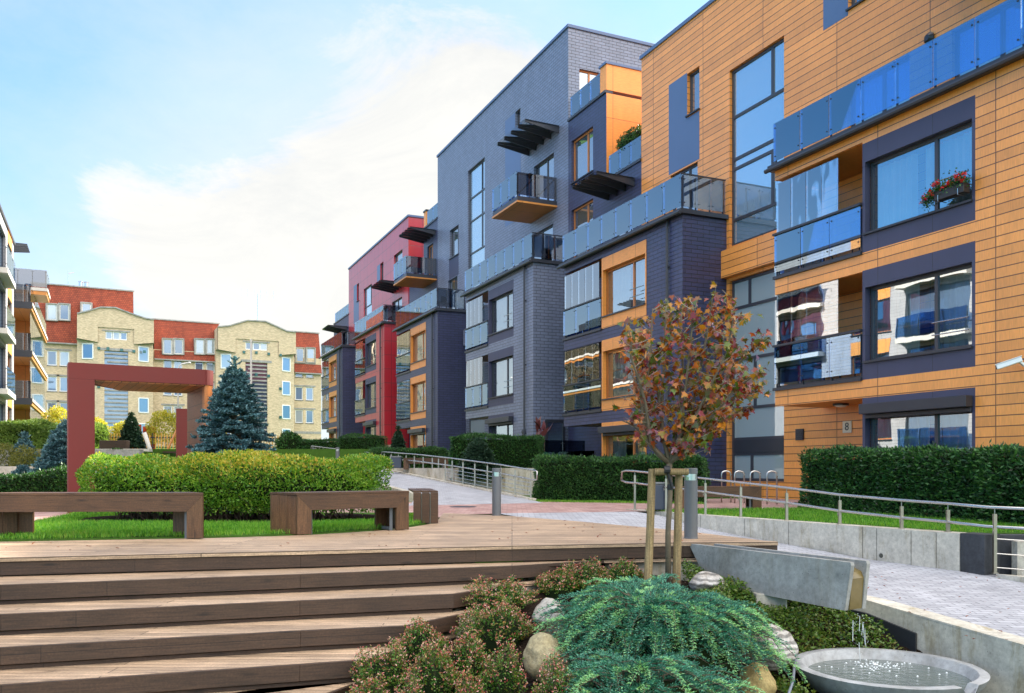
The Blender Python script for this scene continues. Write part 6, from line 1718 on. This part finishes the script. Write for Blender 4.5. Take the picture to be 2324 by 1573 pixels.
lbs = ['yellow shrub left of the red panel behind the fence','low yellow shrub between red panel and small spruce','tall bright yellow shrub right of the small spruce','yellow shrub beside the swing frame','small yellow shrub at the left end of the fence','yellow shrub behind the second arch']
for (x, y, z, a, b), lb in zip(sc_, lbs): shrub((x,y,z), (a,.7,b), 3200, lb, 'yellow', .13, .07, group='yellow shrubs by the fence', jit=.35, inner=False, stems=10)
shrub(((657-CX)/FX*44,44,1.75), (.75,.7,.95), 3500, 'dark leafy shrub right of the big blue spruce', 'thuja', .12, .07, group=G, jit=.3)
shrub(((668-CX)/FX*36,36,.85), (.6,.5,.30), 2600, 'low spreading juniper before the farthest bollard', 'juniper', .07, .03, group=G)
shrub(((687-CX)/FX*46,46,1.35), (.95,.6,.38), 2600, 'low golden shrub in front of the far fence', 'yellow', .08, .04, group=G)
shrub((.95,31.6,1.1), (.5,.4,.35), 1800, 'low grey green juniper right of the small dark spruce', 'juniper', .06, .03, group=G)
# roof terrace conifers in a planter
for i, (v, r_) in enumerate(((28.5,.42),(29.1,.5),(29.7,.38))):
    p = uv2w(18.15, v, 13.5+.05*i)
    shrub(p, (r_*.8,r_*.8,r_*1.15), 1500, ['rightmost','middle','leftmost'][i]+' dark conifer in the roof terrace planter', 'thuja', .08, .04, group='conifers on the roof terrace', cat='plant', name='potted_conifer')
m = MB(FR); m.box(17.9,18.4,28.1,30.1,12.42,13.2); build(m, 'planter', plain('brown_planter', (.07,.05,.04), .5), label='brown planter on the roof terrace beside the orange end wall', cat='planter')
# red leaved canna in front of the slate house
t = thing('canna_plant', 'tall plant with dark red leaves in front of the slate clad house', 'plant', (1.15,32.5,.82))
n = 9; P = np.zeros((n,3)); P[:,0] = .95+RNG.uniform(-.1,.35,n); P[:,1] = 32.2; P[:,2] = RNG.uniform(1.9,2.35,n); D = np.stack([RNG.uniform(-.7,.7,n), RNG.uniform(-.4,.4,n), RNG.uniform(.5,1.0,n)],1)
np_mesh('leaf_blade', leaves(P, D, rand_dir(n), .55, .2, .25), 4, plain('dark_red_leaf', (.10,.02,.02), .4), parent=t)
m = MB(); [m.tube([(1.1+.05*i,32.2,.8),(1.05+.08*i,32.2,2.1)], .012, 5) for i in range(3)]; build(m, 'stems', stemm, t)
# ---------------------------------------------------------------- small things
# security camera on the orange wall
def onwall(x, y, u=U0):
    r = (x-CX)/FX; Y = u/(cu_*r+su_); return Vector((u, (-su_*r+cu_)*Y, H+(CY-y)/FX*Y))
c = onwall(2298, 826, U0-.35)
t = thing('security_camera', 'white security camera sticking out of the orange boards at the right edge', 'camera', (U0, c.y-.25, c.z-.1), FR)
wht = plain('white_camera_paint', (.75,.76,.78), .35, 0, .04, 8)
m = MB(FR); a = Vector((U0-.48, c.y+.24, c.z-.05)); b = Vector((U0-.22, c.y-.10, c.z+.09)); m.beam(a, b, .11, .10); build(m, 'body', wht, t, bevel=.015)
m = MB(FR); d = (a-b).normalized(); m.beam(a+d*.03+Vector((0,0,.058)), b+Vector((0,0,.058)), .135, .012); build(m, 'hood', wht, t, bevel=.004)
m = MB(FR); m.tube([tuple(a), tuple(a+d*.012)], .04, 12); build(m, 'lens', M['dark'], t)
m = MB(FR); m.beam(b+Vector((-.02,.03,-.05)), (U0-.05, c.y-.14, c.z-.12), .06, .045); m.box(U0-.05, U0-.002, c.y-.2, c.y-.08, c.z-.2, c.z-.06); build(m, 'bracket', wht, t, bevel=.006)
m = MB(FR); m.tube([tuple(b), tuple(b+Vector((.06,-.10,.02))), tuple(b+Vector((.1,-.12,-.08))), (U0-.03,c.y-.12,c.z-.14)], .009, 6); build(m, 'cable', M['dark'], t)
# flower box at the second floor window
v0_ = VA+2.13; z0_ = 6.41+.13
t = thing('flower_box', 'black window box of bright red geraniums at the top right window', 'flower box', (U0-.18, v0_+.5, z0_), FR)
m = MB(FR); m.prism([(U0-.26,v0_),(U0-.06,v0_),(U0-.06,v0_+.72),(U0-.26,v0_+.72)], z0_, z0_+.19); m.box(U0-.27,U0-.05,v0_-.01,v0_+.73,z0_+.17,z0_+.195); build(m, 'box', plain('black_plastic', (.018,.018,.02), .4), t, bevel=.01)
m = MB(FR); [m.tube([(U0-.02,v0_+q,z0_-.03),(U0-.28,v0_+q,z0_-.03),(U0-.28,v0_+q,z0_+.1)], .008, 5) for q in (.12,.6)]; build(m, 'bracket', M['steel'], t)
n = 1500; nr = np.random.default_rng(6)
Pl = np.stack([nr.normal(U0-.18,.07,n), nr.uniform(v0_-.02,v0_+1.02,n), z0_+.2+np.abs(nr.normal(0,.10,n))-.10*(nr.random(n)<.2)],1); Pl[:,2] -= np.clip(Pl[:,1]-(v0_+.65),0,1)*.6
W3 = np.array(FR)[:3,:3]; 
np_mesh('leaves', leaves(Pl@W3.T, rand_dir(n)+np.array([0,0,.3]), rand_dir(n), nr.uniform(.03,.055,n), nr.uniform(.03,.05,n), .2), 4, LF['thuja'], parent=t)
heads = [(U0-.2-.1*nr.random(), v0_+q, z0_+.22+nr.uniform(.0,.22)-max(0,q-.65)*.7) for q in np.linspace(-.02,1.04,19)]
PP = np.concatenate([np.array(h)+nr.normal(0,.024,(34,3)) for h in heads]); n = len(PP)
np_mesh('flowers', leaves(PP@W3.T, nr.normal(size=(n,3)), rand_dir(n), .034, .032, .2), 4, LF['flower'], parent=t)
# bike hoops
proto = None
for i, (x, Y) in enumerate(((1648,22.4),(1678,22.0),(1714,21.6),(1752,21.2))):
    if proto is None:
        p = px(x,1100,Y); loc = (p.x,p.y,-.03)
        proto = thing('bicycle_stand', 'stainless steel bicycle hoop, leftmost of the four in front of the stair glazing', 'bicycle stand', loc, group='bicycle hoops by the entrance')
        pts = [(loc[0]-.12,loc[1],-.03),(loc[0]-.12,loc[1],.70)]+[(loc[0]-.12*math.cos(a),loc[1]+.0,.70+.08*math.sin(a)) for a in [k*math.pi/8 for k in range(1,8)]]+[(loc[0]+.12,loc[1],.70),(loc[0]+.12,loc[1],-.03)]
        m = MB(); m.tube(pts, .021, 10); build(m, 'hoop', M['steel'], proto, smooth=True)
    else:
        p = px(x,1100,Y); copy_tree(proto, loc=(p.x,p.y,-.03), label='stainless steel bicycle hoop, '+['','second','third','fourth'][i]+' from the left in front of the stair glazing')
# bins
def bin_(c, w, d, h, label, col=(.035,.045,.07)):
    t = thing('litter_bin', label, 'bin', c)
    m = MB(); m.box(c[0]-w/2,c[0]+w/2,c[1]-d/2,c[1]+d/2,c[2]+.04,c[2]+h-.05); build(m, 'body', plain('bin_metal', col, .4), t, bevel=.02)
    m = MB(); m.box(c[0]-w/2-.01,c[0]+w/2+.01,c[1]-d/2-.01,c[1]+d/2+.01,c[2]+h-.049,c[2]+h); build(m, 'lid', plain('bin_lid', (.12,.125,.13), .35), t, bevel=.015)
    m = MB(); m.box(c[0]-w/2-.05,c[0]-w/2-.012,c[1]-.03,c[1]+.03,c[2],c[2]+h+.02); build(m, 'post', M['steel_post'], t)
bin_(((1499-CX)/FX*17.6,17.6,-.03), .36, .3, .60, 'dark blue litter bin behind the staked tree')
bin_(((900-CX)/FX*33.5,33.5,.82), .40, .34, .50, 'dark litter bin behind the middle handrail')
bin_(((735-CX)/FX*44,44,1.2), .42, .34, .55, 'dark litter bin behind the farthest handrail')
# glass screens of the ground floor gardens
def screen(u, va, vb, z, h, n, label, gm='smoke', F=FR, ax='u'):
    t = thing('glass_screen', label, 'screen', (u, (va+vb)/2, z) if ax == 'u' else ((va+vb)/2, u, z), F, group='smoked glass garden screens')
    glass_rail(t, ax, u, va, vb, z+.1, z+h, n, gm, F=F, name='panel_frame')
    return t
t = screen(30.9, 12.9, 17.0, .82, 1.15, 4, 'smoked glass garden screen in front of the slate house', ax='v')
t = screen(15.7, VA+12.35+5.1, VA+12.35+8.0, .0, 1.5, 3, 'smoked glass garden screen below the navy bay behind the middle hedge')
t = screen(15.0, 49.5, 57.0, .82, 1.5, 5, 'smoked glass garden screen in front of the red house')
# red bicycle seat and bicycle inside the stair hall
t = thing('bicycle', 'dark bicycle parked behind the ground floor stair glazing', 'bicycle', (18.3,20.5,.4), FR)
m = MB(FR)
def ring(m, c, r, w, ax, n=24):
    P = [(c[0], c[1]+r*math.cos(2*math.pi*k/n), c[2]+r*math.sin(2*math.pi*k/n)) for k in range(n+1)]; m.tube(P, w, 6, cap=False)
for v in (20.45, 21.45): 
    m = MB(FR); ring(m, (18.3,v,.62), .33, .02, 0); build(m, 'wheel', M['dark'], t)
m = MB(FR); A1, B1, C1, D1 = (18.3,20.45,.62),(18.3,20.9,.60),(18.3,20.78,1.1),(18.3,21.3,1.15)
for p, q in ((A1,B1),(A1,C1),(B1,C1),(B1,D1),(C1,D1),(D1,(18.3,21.45,.62))): m.tube([p,q], .018, 6)
m.tube([D1,(18.3,21.28,1.3),(18.3,21.45,1.38)], .014, 6); m.tube([C1,(18.3,20.74,1.25)], .014, 6); build(m, 'frame', M['dark'], t)
m = MB(FR); m.box(18.22,18.38,20.62,20.88,1.25,1.31); build(m, 'saddle', M['dark'], t, bevel=.02)
m = MB(FR); m.lathe((18.1,21.6,.66), [(0,0),(.12,.03),(.15,.12),(.1,.22),(0,.25)], 14); build(m, 'ball', M['red'], label='small red ball behind the ground floor stair glazing', cat='ball', smooth=True)
m = MB(FR); m.box(17.95,22,20.0,22.7,.30,.40); build(m, 'hall_floor', M['white'], A)
# terrace pot on the slate bay
t = thing('potted_plant', 'round dark pot with a spiky plant behind the smoked glass on the slate bay terrace', 'plant', (16.9,VC+.5,9.9), FR)
m = MB(FR); m.lathe((16.9,VC+.5,9.86), [(0,0),(.14,0),(.24,.15),(.25,.3),(.2,.4),(0,.4)], 16); build(m, 'pot', M['dark'], t, smooth=True)
n = 70; P = np.tile(np.array(FR@Vector((16.9,VC+.5,10.2))), (n,1)); D = rand_dir(n); D[:,2] = np.abs(D[:,2])+.4
np_mesh('leaves', leaves(P, D, rand_dir(n), RNG.uniform(.3,.55,n), .04, .2), 4, LF['spruced'], parent=t)
# fence with coloured slats
def fence(a, b, z, h, label, n, seed=0):
    t = thing('slat_fence', label, 'fence', ((a[0]+b[0])/2,(a[1]+b[1])/2,z), group='slatted play area fences')
    a = Vector((*a,z)); b = Vector((*b,z)); d = (b-a); L = d.length; rr = random.Random(seed)
    m = MB(); yel = MB()
    for i in range(n):
        p = a+d*(i+.5)/n; w = .05 if i % 2 else .035
        (m if rr.random() < .25 else yel).box(p.x-w/2,p.x+w/2,p.y-.012,p.y+.012,z+.1,z+h*rr.uniform(.88,1.0))
    build(m, 'slats', M['dark'], t); build(yel, 'slats', plain('ochre_slat', (.50,.27,.05), .5, 0, .2, 2), t)
    for zz in (.25, .75*h): q = MB(); q.beam(a+Vector((0,.03,zz)), b+Vector((0,.03,zz)), .03, .05); build(q, 'rail', M['dark'], t)
    for i in range(int(L/2.4)+1):
        p = a+d*min(1,i*2.4/L); q = MB(); q.box(p.x-.05,p.x+.05,p.y+.04,p.y+.12,z,z+h+.05); build(q, 'post', M['dark'], t)
fence((-23.5,43.5), (-14.5,45.0), 1.68, 1.0, 'fence of thin ochre slats behind the small spruce, seen through the arch', 64, 1)
fence((-14.4,45.0), (-11.9,45.5), 1.68, 1.0, 'short ochre slat fence right of the second arch', 18, 2)
fence((-16.0,60), (-13.7,59.4), 1.75, 1.15, 'brown slat fence right of the big blue spruce, before the brick block', 24, 3)
# red playground panel
t = thing('play_panel', 'red playground panel with pale scrawled figures behind the fence', 'panel', (-20.5,47.6,1.7))
m = MB(); m.box(-21.2,-20.35,47.6,47.66,1.7,3.25); m.box(-20.25,-19.55,47.62,47.68,1.7,3.15); build(m, 'board', plain('red_board', (.50,.045,.02), .3), t)
m = MB(); rr = random.Random(5)
for k in range(7):
    x, z = -21.0+.10*(k%3)*2, 2.0+.17*k; m.tube([(x+.10*math.cos(q*.8+k),47.585,z+.09*math.sin(q*.9+k)) for q in range(6)], .016, 5)
build(m, 'drawing', plain('pale_paint', (.75,.4,.3), .5), t)
# swing frame
m = MB(); m.tube([(-17.5,43.9,1.6),(-17.0,44.2,2.97)], .055, 8); m.tube([(-17.2,44.8,1.6),(-17.0,44.2,2.97)], .05, 8); m.tube([(-17.0,44.2,2.95),(-14.7,44.3,2.95)], .055, 8); m.tube([(-14.7,44.3,2.95),(-14.5,43.9,1.6)], .05, 8)
build(m, 'swing_frame', plain('varnished_pine', (.48,.20,.06), .4), label='orange timber swing frame behind the second arch', cat='swing')
# street lamp
t = thing('street_lamp', 'thin pale street lamp standing before the brick block, above the big arch', 'street lamp', ((404-CX)/FX*60,60,2.2))
x = (404-CX)/FX*60; zt_ = H+(CY-826)/FX*60
m = MB(); m.tube([(x,60,2.0),(x,60,zt_-.4),(x+.12,60,zt_-.1),(x+.35,60,zt_)], [.06,.045,.04,.035], 8); build(m, 'pole', plain('pale_lamp_pole', (.6,.6,.6), .4), t, smooth=True)
m = MB(); m.beam((x+.25,60,zt_-.02),(x+.85,60,zt_+.10), .22, .09); build(m, 'lamp_head', plain('pale_lamp_head', (.7,.7,.7), .4), t, bevel=.03)
m = MB(); x = (570-CX)/FX*58; m.tube([(x,58,1.9),(x,58,H+(CY-770)/FX*58)], .07, 8); build(m, 'flag_pole', M['white'], label='short white pole right behind the top of the blue spruce', cat='pole')
# manhole cover on the brick path
m = MB(); p = gp(853+60+10,1151) ; p = gp(860,1152); 
q = gp((1200+1515/2.324)/1.7625, (1700+762/2.324)/1.7625, -.03); m.lathe((q[0],q[1],-.028), [(0,.006),(.30,.006),(.31,.0)], 24); build(m, 'manhole_cover', M['dark'], label='flat dark manhole cover in the red brick path', cat='manhole cover')
# formwork holes of the right wall
wp = Vector((5.98-2.42, 11.6-18.5, 0)).normalized(); wn = Vector((wp.y, -wp.x, 0))
m = MB(); dm = plain('dark_mark', (.07,.068,.055), .9, 0, .3, 30)  # flat dark colour for the hole discs and joint strips
segs = [(2.42,18.5),(3.52,16.29),(4.44,14.53),(5.31,12.87),(5.98,11.6)]
def wallpoint(xp):
    r = (xp-CX)/FX
    for a, b in zip(segs, segs[1:]):
        if a[0]/a[1] <= r <= b[0]/b[1]:
            dx, dy = b[0]-a[0], b[1]-a[1]; s = (r*a[1]-a[0])/(dx-r*dy); return Vector((a[0]+dx*s, a[1]+dy*s, 0)), Vector((dx,dy,0)).normalized()
for (xp, yp) in ((1858,1258),(2024,1290),(2167,1281+22),(1995+5,1261)):
    g_ = wallpoint(xp)
    if not g_: continue
    p, d = g_; z = H+(CY-yp)/FX*p.y; nn = Vector((-d.y, d.x, 0)); nn = -nn if nn.x > 0 else nn
    c_ = Vector((p.x,p.y,z))
    base = len(m.v); k = 14
    for i in range(k): a_ = 2*math.pi*i/k; m.v.append(tuple(c_+nn*.004+d*.035*math.cos(a_)+Vector((0,0,.035*math.sin(a_)))))
    m.f.append(tuple(base+i for i in range(k))); m.m.append(0)
w_ = [o for o in COL.objects if o.name.startswith('retaining_wall') and 'formwork' in o.get('label','')][0]
build(m, 'formwork_hole', dm, w_)
# joints in that wall
m = MB()
for xp in (1500,1590,1690,1790,1958,1990,2068,2125):
    g_ = wallpoint(xp)
    if not g_: continue
    p, d = g_; nn = Vector((-d.y, d.x, 0)); nn = -nn if nn.x > 0 else nn
    a_ = p+nn*.003; m.quad(a_+d*.004+Vector((0,0,-.9)), a_-d*.004+Vector((0,0,-.9)), a_-d*.004+Vector((0,0,-.03)), a_+d*.004+Vector((0,0,-.03)))
build(m, 'panel_joint', dm, w_)

# a few fallen leaves on deck, steps and paving
nr = np.random.default_rng(77); k = 150; P = np.zeros((k,3)); P[:,0] = nr.uniform(-6,3,k); P[:,1] = nr.uniform(8.8,16,k); P[:,2] = .006
ok = np.array([inpoly(a,b,L0+back+isl) for a, b in zip(P[:,0],P[:,1])]); P = P[ok]
Q = np.array([(nr.uniform(3.9,6.0), nr.uniform(7.2,11.2), 0) for _ in range(60)]); Q[:,2] = np.interp(Q[:,1], [7.2,9.07,11.6], [-.665,-.54,-.45])
P = np.concatenate([P, Q]); k = len(P); D = nr.normal(size=(k,3)); D[:,2] = .1
np_mesh('fallen_leaves', leaves(P, D, np.tile([[.1,.1,1.]],(k,1)), nr.uniform(.025,.06,k), nr.uniform(.018,.035,k), .25), 4, LF['mapledry'], label='small dry fallen leaves scattered on the deck and the grey path', cat='leaves', kind='stuff')

# garden chairs and a table on the balconies
def chair(u, v, z, label, rz=0.0):
    F = FR @ Matrix.Translation((u, v, z)) @ Matrix.Rotation(rz, 4, 'Z')
    t = thing('garden_chair', label, 'chair', (0,0,0), F, group='garden furniture on the balconies')
    m = MB(F); m.box(-.22,.22,-.22,.22,.42,.46); build(m, 'seat', M['dark'], t, bevel=.01)
    m = MB(F); m.prism([(-.22,.20),(.22,.20),(.22,.24),(-.22,.24)], .50, .90); m.box(-.2,-.17,.2,.23,.46,.5); m.box(.17,.2,.2,.23,.46,.5); build(m, 'backrest', M['dark'], t, bevel=.01)
    for a in (-.2,.2):
        for b in (-.2,.2): m = MB(F); m.tube([(a,b,0),(a*.95,b*.95,.42)], .015, 6); build(m, 'leg', M['dark'], t)
chair(16.75, VA+5.75, 3.02, 'dark garden chair behind the glass of the first floor balcony, right one', .8)
chair(16.85, VA+6.9, 3.02, 'dark garden chair behind the glass of the first floor balcony, left one', -.7)
chair(16.6, VA+5.6, 6.02, 'dark garden chair at the right end of the second floor balcony', 1.2)
chair(16.9, VC+13.6, 9.9, 'dark garden chair on the terrace of the farther navy bay', .4)
t = thing('garden_table', 'small round dark table on the terrace of the farther navy bay', 'table', (16.8,VC+14.5,9.86), FR)
m = MB(FR); m.lathe((16.8,VC+14.5,9.86), [(0,.70),(.33,.70),(.33,.73),(0,.73)], 18); build(m, 'table_top', M['dark'], t)
m = MB(FR); m.tube([(16.8,VC+14.5,9.86),(16.8,VC+14.5,10.56)], .03, 8); build(m, 'leg', M['dark'], t)
# ---------------------------------------------------------------- light, sky, camera
SUN_EL = R(38); sd_u, sd_v = .90, .43
sx, sy = sd_u*cu_ - sd_v*su_, sd_u*su_ + sd_v*cu_
n_ = math.hypot(sx, sy); sx, sy = sx/n_, sy/n_
sun = bpy.data.lights.new('Sun', 'SUN'); sun.energy = 3.6; sun.angle = R(1.5); sun.color = (1.0,.93,.82)
so = bpy.data.objects.new('Sun', sun); COL.objects.link(so)
sv = Vector((sx*math.cos(SUN_EL), sy*math.cos(SUN_EL), math.sin(SUN_EL)))
so.rotation_euler = sv.to_track_quat('Z', 'Y').to_euler(); so.location = (20,-20,60)
wd = bpy.data.worlds.new('World'); SC.world = wd; wd.use_nodes = True
T = wd.node_tree; T.nodes.clear()
class WT(NT):
    def __init__(s, t): s.t = t
w = WT(T)
sky = w.n('TexSky', sky_type='NISHITA'); sky.sun_disc = False; sky.sun_elevation = SUN_EL; sky.sun_rotation = math.atan2(sx, sy); sky.air_density = 1.0; sky.dust_density = .4; sky.ozone_density = 1.6
gen = coords(w, 'Generated')
nrm = w.n('VectorMath', operation='NORMALIZE'); w.l(gen, nrm.inputs[0]); dirv = nrm.outputs[0]
def dirof(x, y): return Vector(((x-CX)/FX, 1, (CY-y)/FX)).normalized()
def dotp(x, y):
    d = dirof(x, y); v = w.n('VectorMath', operation='DOT_PRODUCT'); w.l(dirv, v.inputs[0]); v.inputs[1].default_value = d; return v.outputs['Value']
def mth(op, a, b=None, clamp=False):
    m = w.n('Math', operation=op); m.use_clamp = clamp
    for i, v in enumerate((a, b)):
        if v is None: continue
        if isinstance(v, (int, float)): m.inputs[i].default_value = v
        else: w.l(v, m.inputs[i])
    return m.outputs[0]
def bumpd(d, c0, c1):
    v = w.n('VectorMath', operation='DOT_PRODUCT'); w.l(dirv, v.inputs[0]); v.inputs[1].default_value = Vector(d).normalized()
    m = w.n('MapRange', i_From_Min=c0, i_From_Max=c1, interpolation_type='SMOOTHSTEP'); w.l(v.outputs['Value'], m.inputs[0]); return m.outputs[0]
def bump_(x, y, c0, c1):   # soft bright area round a direction: 0 at cos c0, 1 at cos c1
    m = w.n('MapRange', i_From_Min=c0, i_From_Max=c1, interpolation_type='SMOOTHSTEP'); w.l(dotp(x, y), m.inputs[0]); return m.outputs[0]
mp = mapping(w, dirv, sc=(1.0,1.0,1.9), loc=(.3,.1,.0))
n1 = noise(w, mp, 3.6, 10, .70, .7); n2 = noise(w, mp, 9.0, 8, .65, .2)
cl = mth('ADD', mth('MULTIPLY', n1, .85), mth('MULTIPLY', n2, .25))
inview = bumpd((-.25,1,.35), .55, .86)
f_ = mth('ADD', cl, mth('MULTIPLY', bump_(680, 340, .955, .986), .60)); f_ = mth('ADD', f_, mth('MULTIPLY', bump_(1250, 700, .92, .99), .30)); f_ = mth('SUBTRACT', f_, mth('MULTIPLY', bump_(500, -300, .94, .985), .50))
f_ = mth('ADD', f_, mth('MULTIPLY', bumpd((.35,-.45,1), .35, .8), .45))  # overhead cloud out of view, added as fill light
f_ = mth('SUBTRACT', f_, mth('MULTIPLY', bumpd((-.85,.62,.45), .78, .97), .46))
cmask = w.n('MapRange', i_From_Min=.55, i_From_Max=.92, interpolation_type='SMOOTHSTEP'); w.l(f_, cmask.inputs[0])
sepz = w.n('SeparateXYZ'); w.l(dirv, sepz.inputs[0]); hz = w.n('MapRange', i_From_Min=.36, i_From_Max=.06, i_To_Min=0.0, i_To_Max=.85, interpolation_type='SMOOTHSTEP'); w.l(sepz.outputs[2], hz.inputs[0])
veil = mth('MAXIMUM', mth('MULTIPLY', bump_(1000, 980, .84, .985), .8), mth('MULTIPLY', mth('MULTIPLY', hz.outputs[0], inview), mth('ADD', mth('MULTIPLY', n1, .9), .45), True))
cm = mth('MAXIMUM', cmask.outputs[0], veil)
skyc = mixc(w, mth('MULTIPLY', mth('ADD', mth('MULTIPLY', n2, .5), .14), inview), mixc(w, 1.0, sky.outputs[0], (.27,.54,.73), 'MULTIPLY'), (1.98,2.2,2.3))
cloudc = mixc(w, inview, mixc(w, noise(w, mp, 5, 6), (6.2,6.1,6.0), (8.2,8.1,7.9)), mixc(w, ramp(w, n1, [(.35,0.0),(.7,1.0)]), (2.05,2.08,2.06), (2.5,2.45,2.32)))  # clouds outside the view made brighter than the seen ones, for fill
bgc = mixc(w, cm, skyc, cloudc)
bg = w.n('Background'); w.l(bgc, bg.inputs[0]); bg.inputs[1].default_value = .10
wo = w.n('OutputWorld'); w.l(bg.outputs[0], wo.inputs[0])
cam = bpy.data.cameras.new('Camera'); co = bpy.data.objects.new('Camera', cam); COL.objects.link(co)
co.location = (0,0,H); co.rotation_euler = (math.pi/2,0,0)
cam.sensor_width = 36; cam.lens = 36*FX/2324; cam.shift_y = (CY-786.5)/2324; cam.clip_end = 2000; cam.clip_start = .05
SC.camera = co
SC.view_settings.view_transform = 'Standard'; SC.view_settings.look = 'None'; SC.view_settings.exposure = 2.14; SC.view_settings.gamma = 1
SC.render.engine = 'CYCLES'
SC.cycles.max_bounces = 7; SC.cycles.transparent_max_bounces = 12; SC.cycles.glossy_bounces = 4; SC.cycles.diffuse_bounces = 3; SC.cycles.transmission_bounces = 3
SC.cycles.caustics_reflective = False; SC.cycles.caustics_refractive = False; SC.cycles.use_denoising = True
SC.render.resolution_x = 1024; SC.render.resolution_y = 693
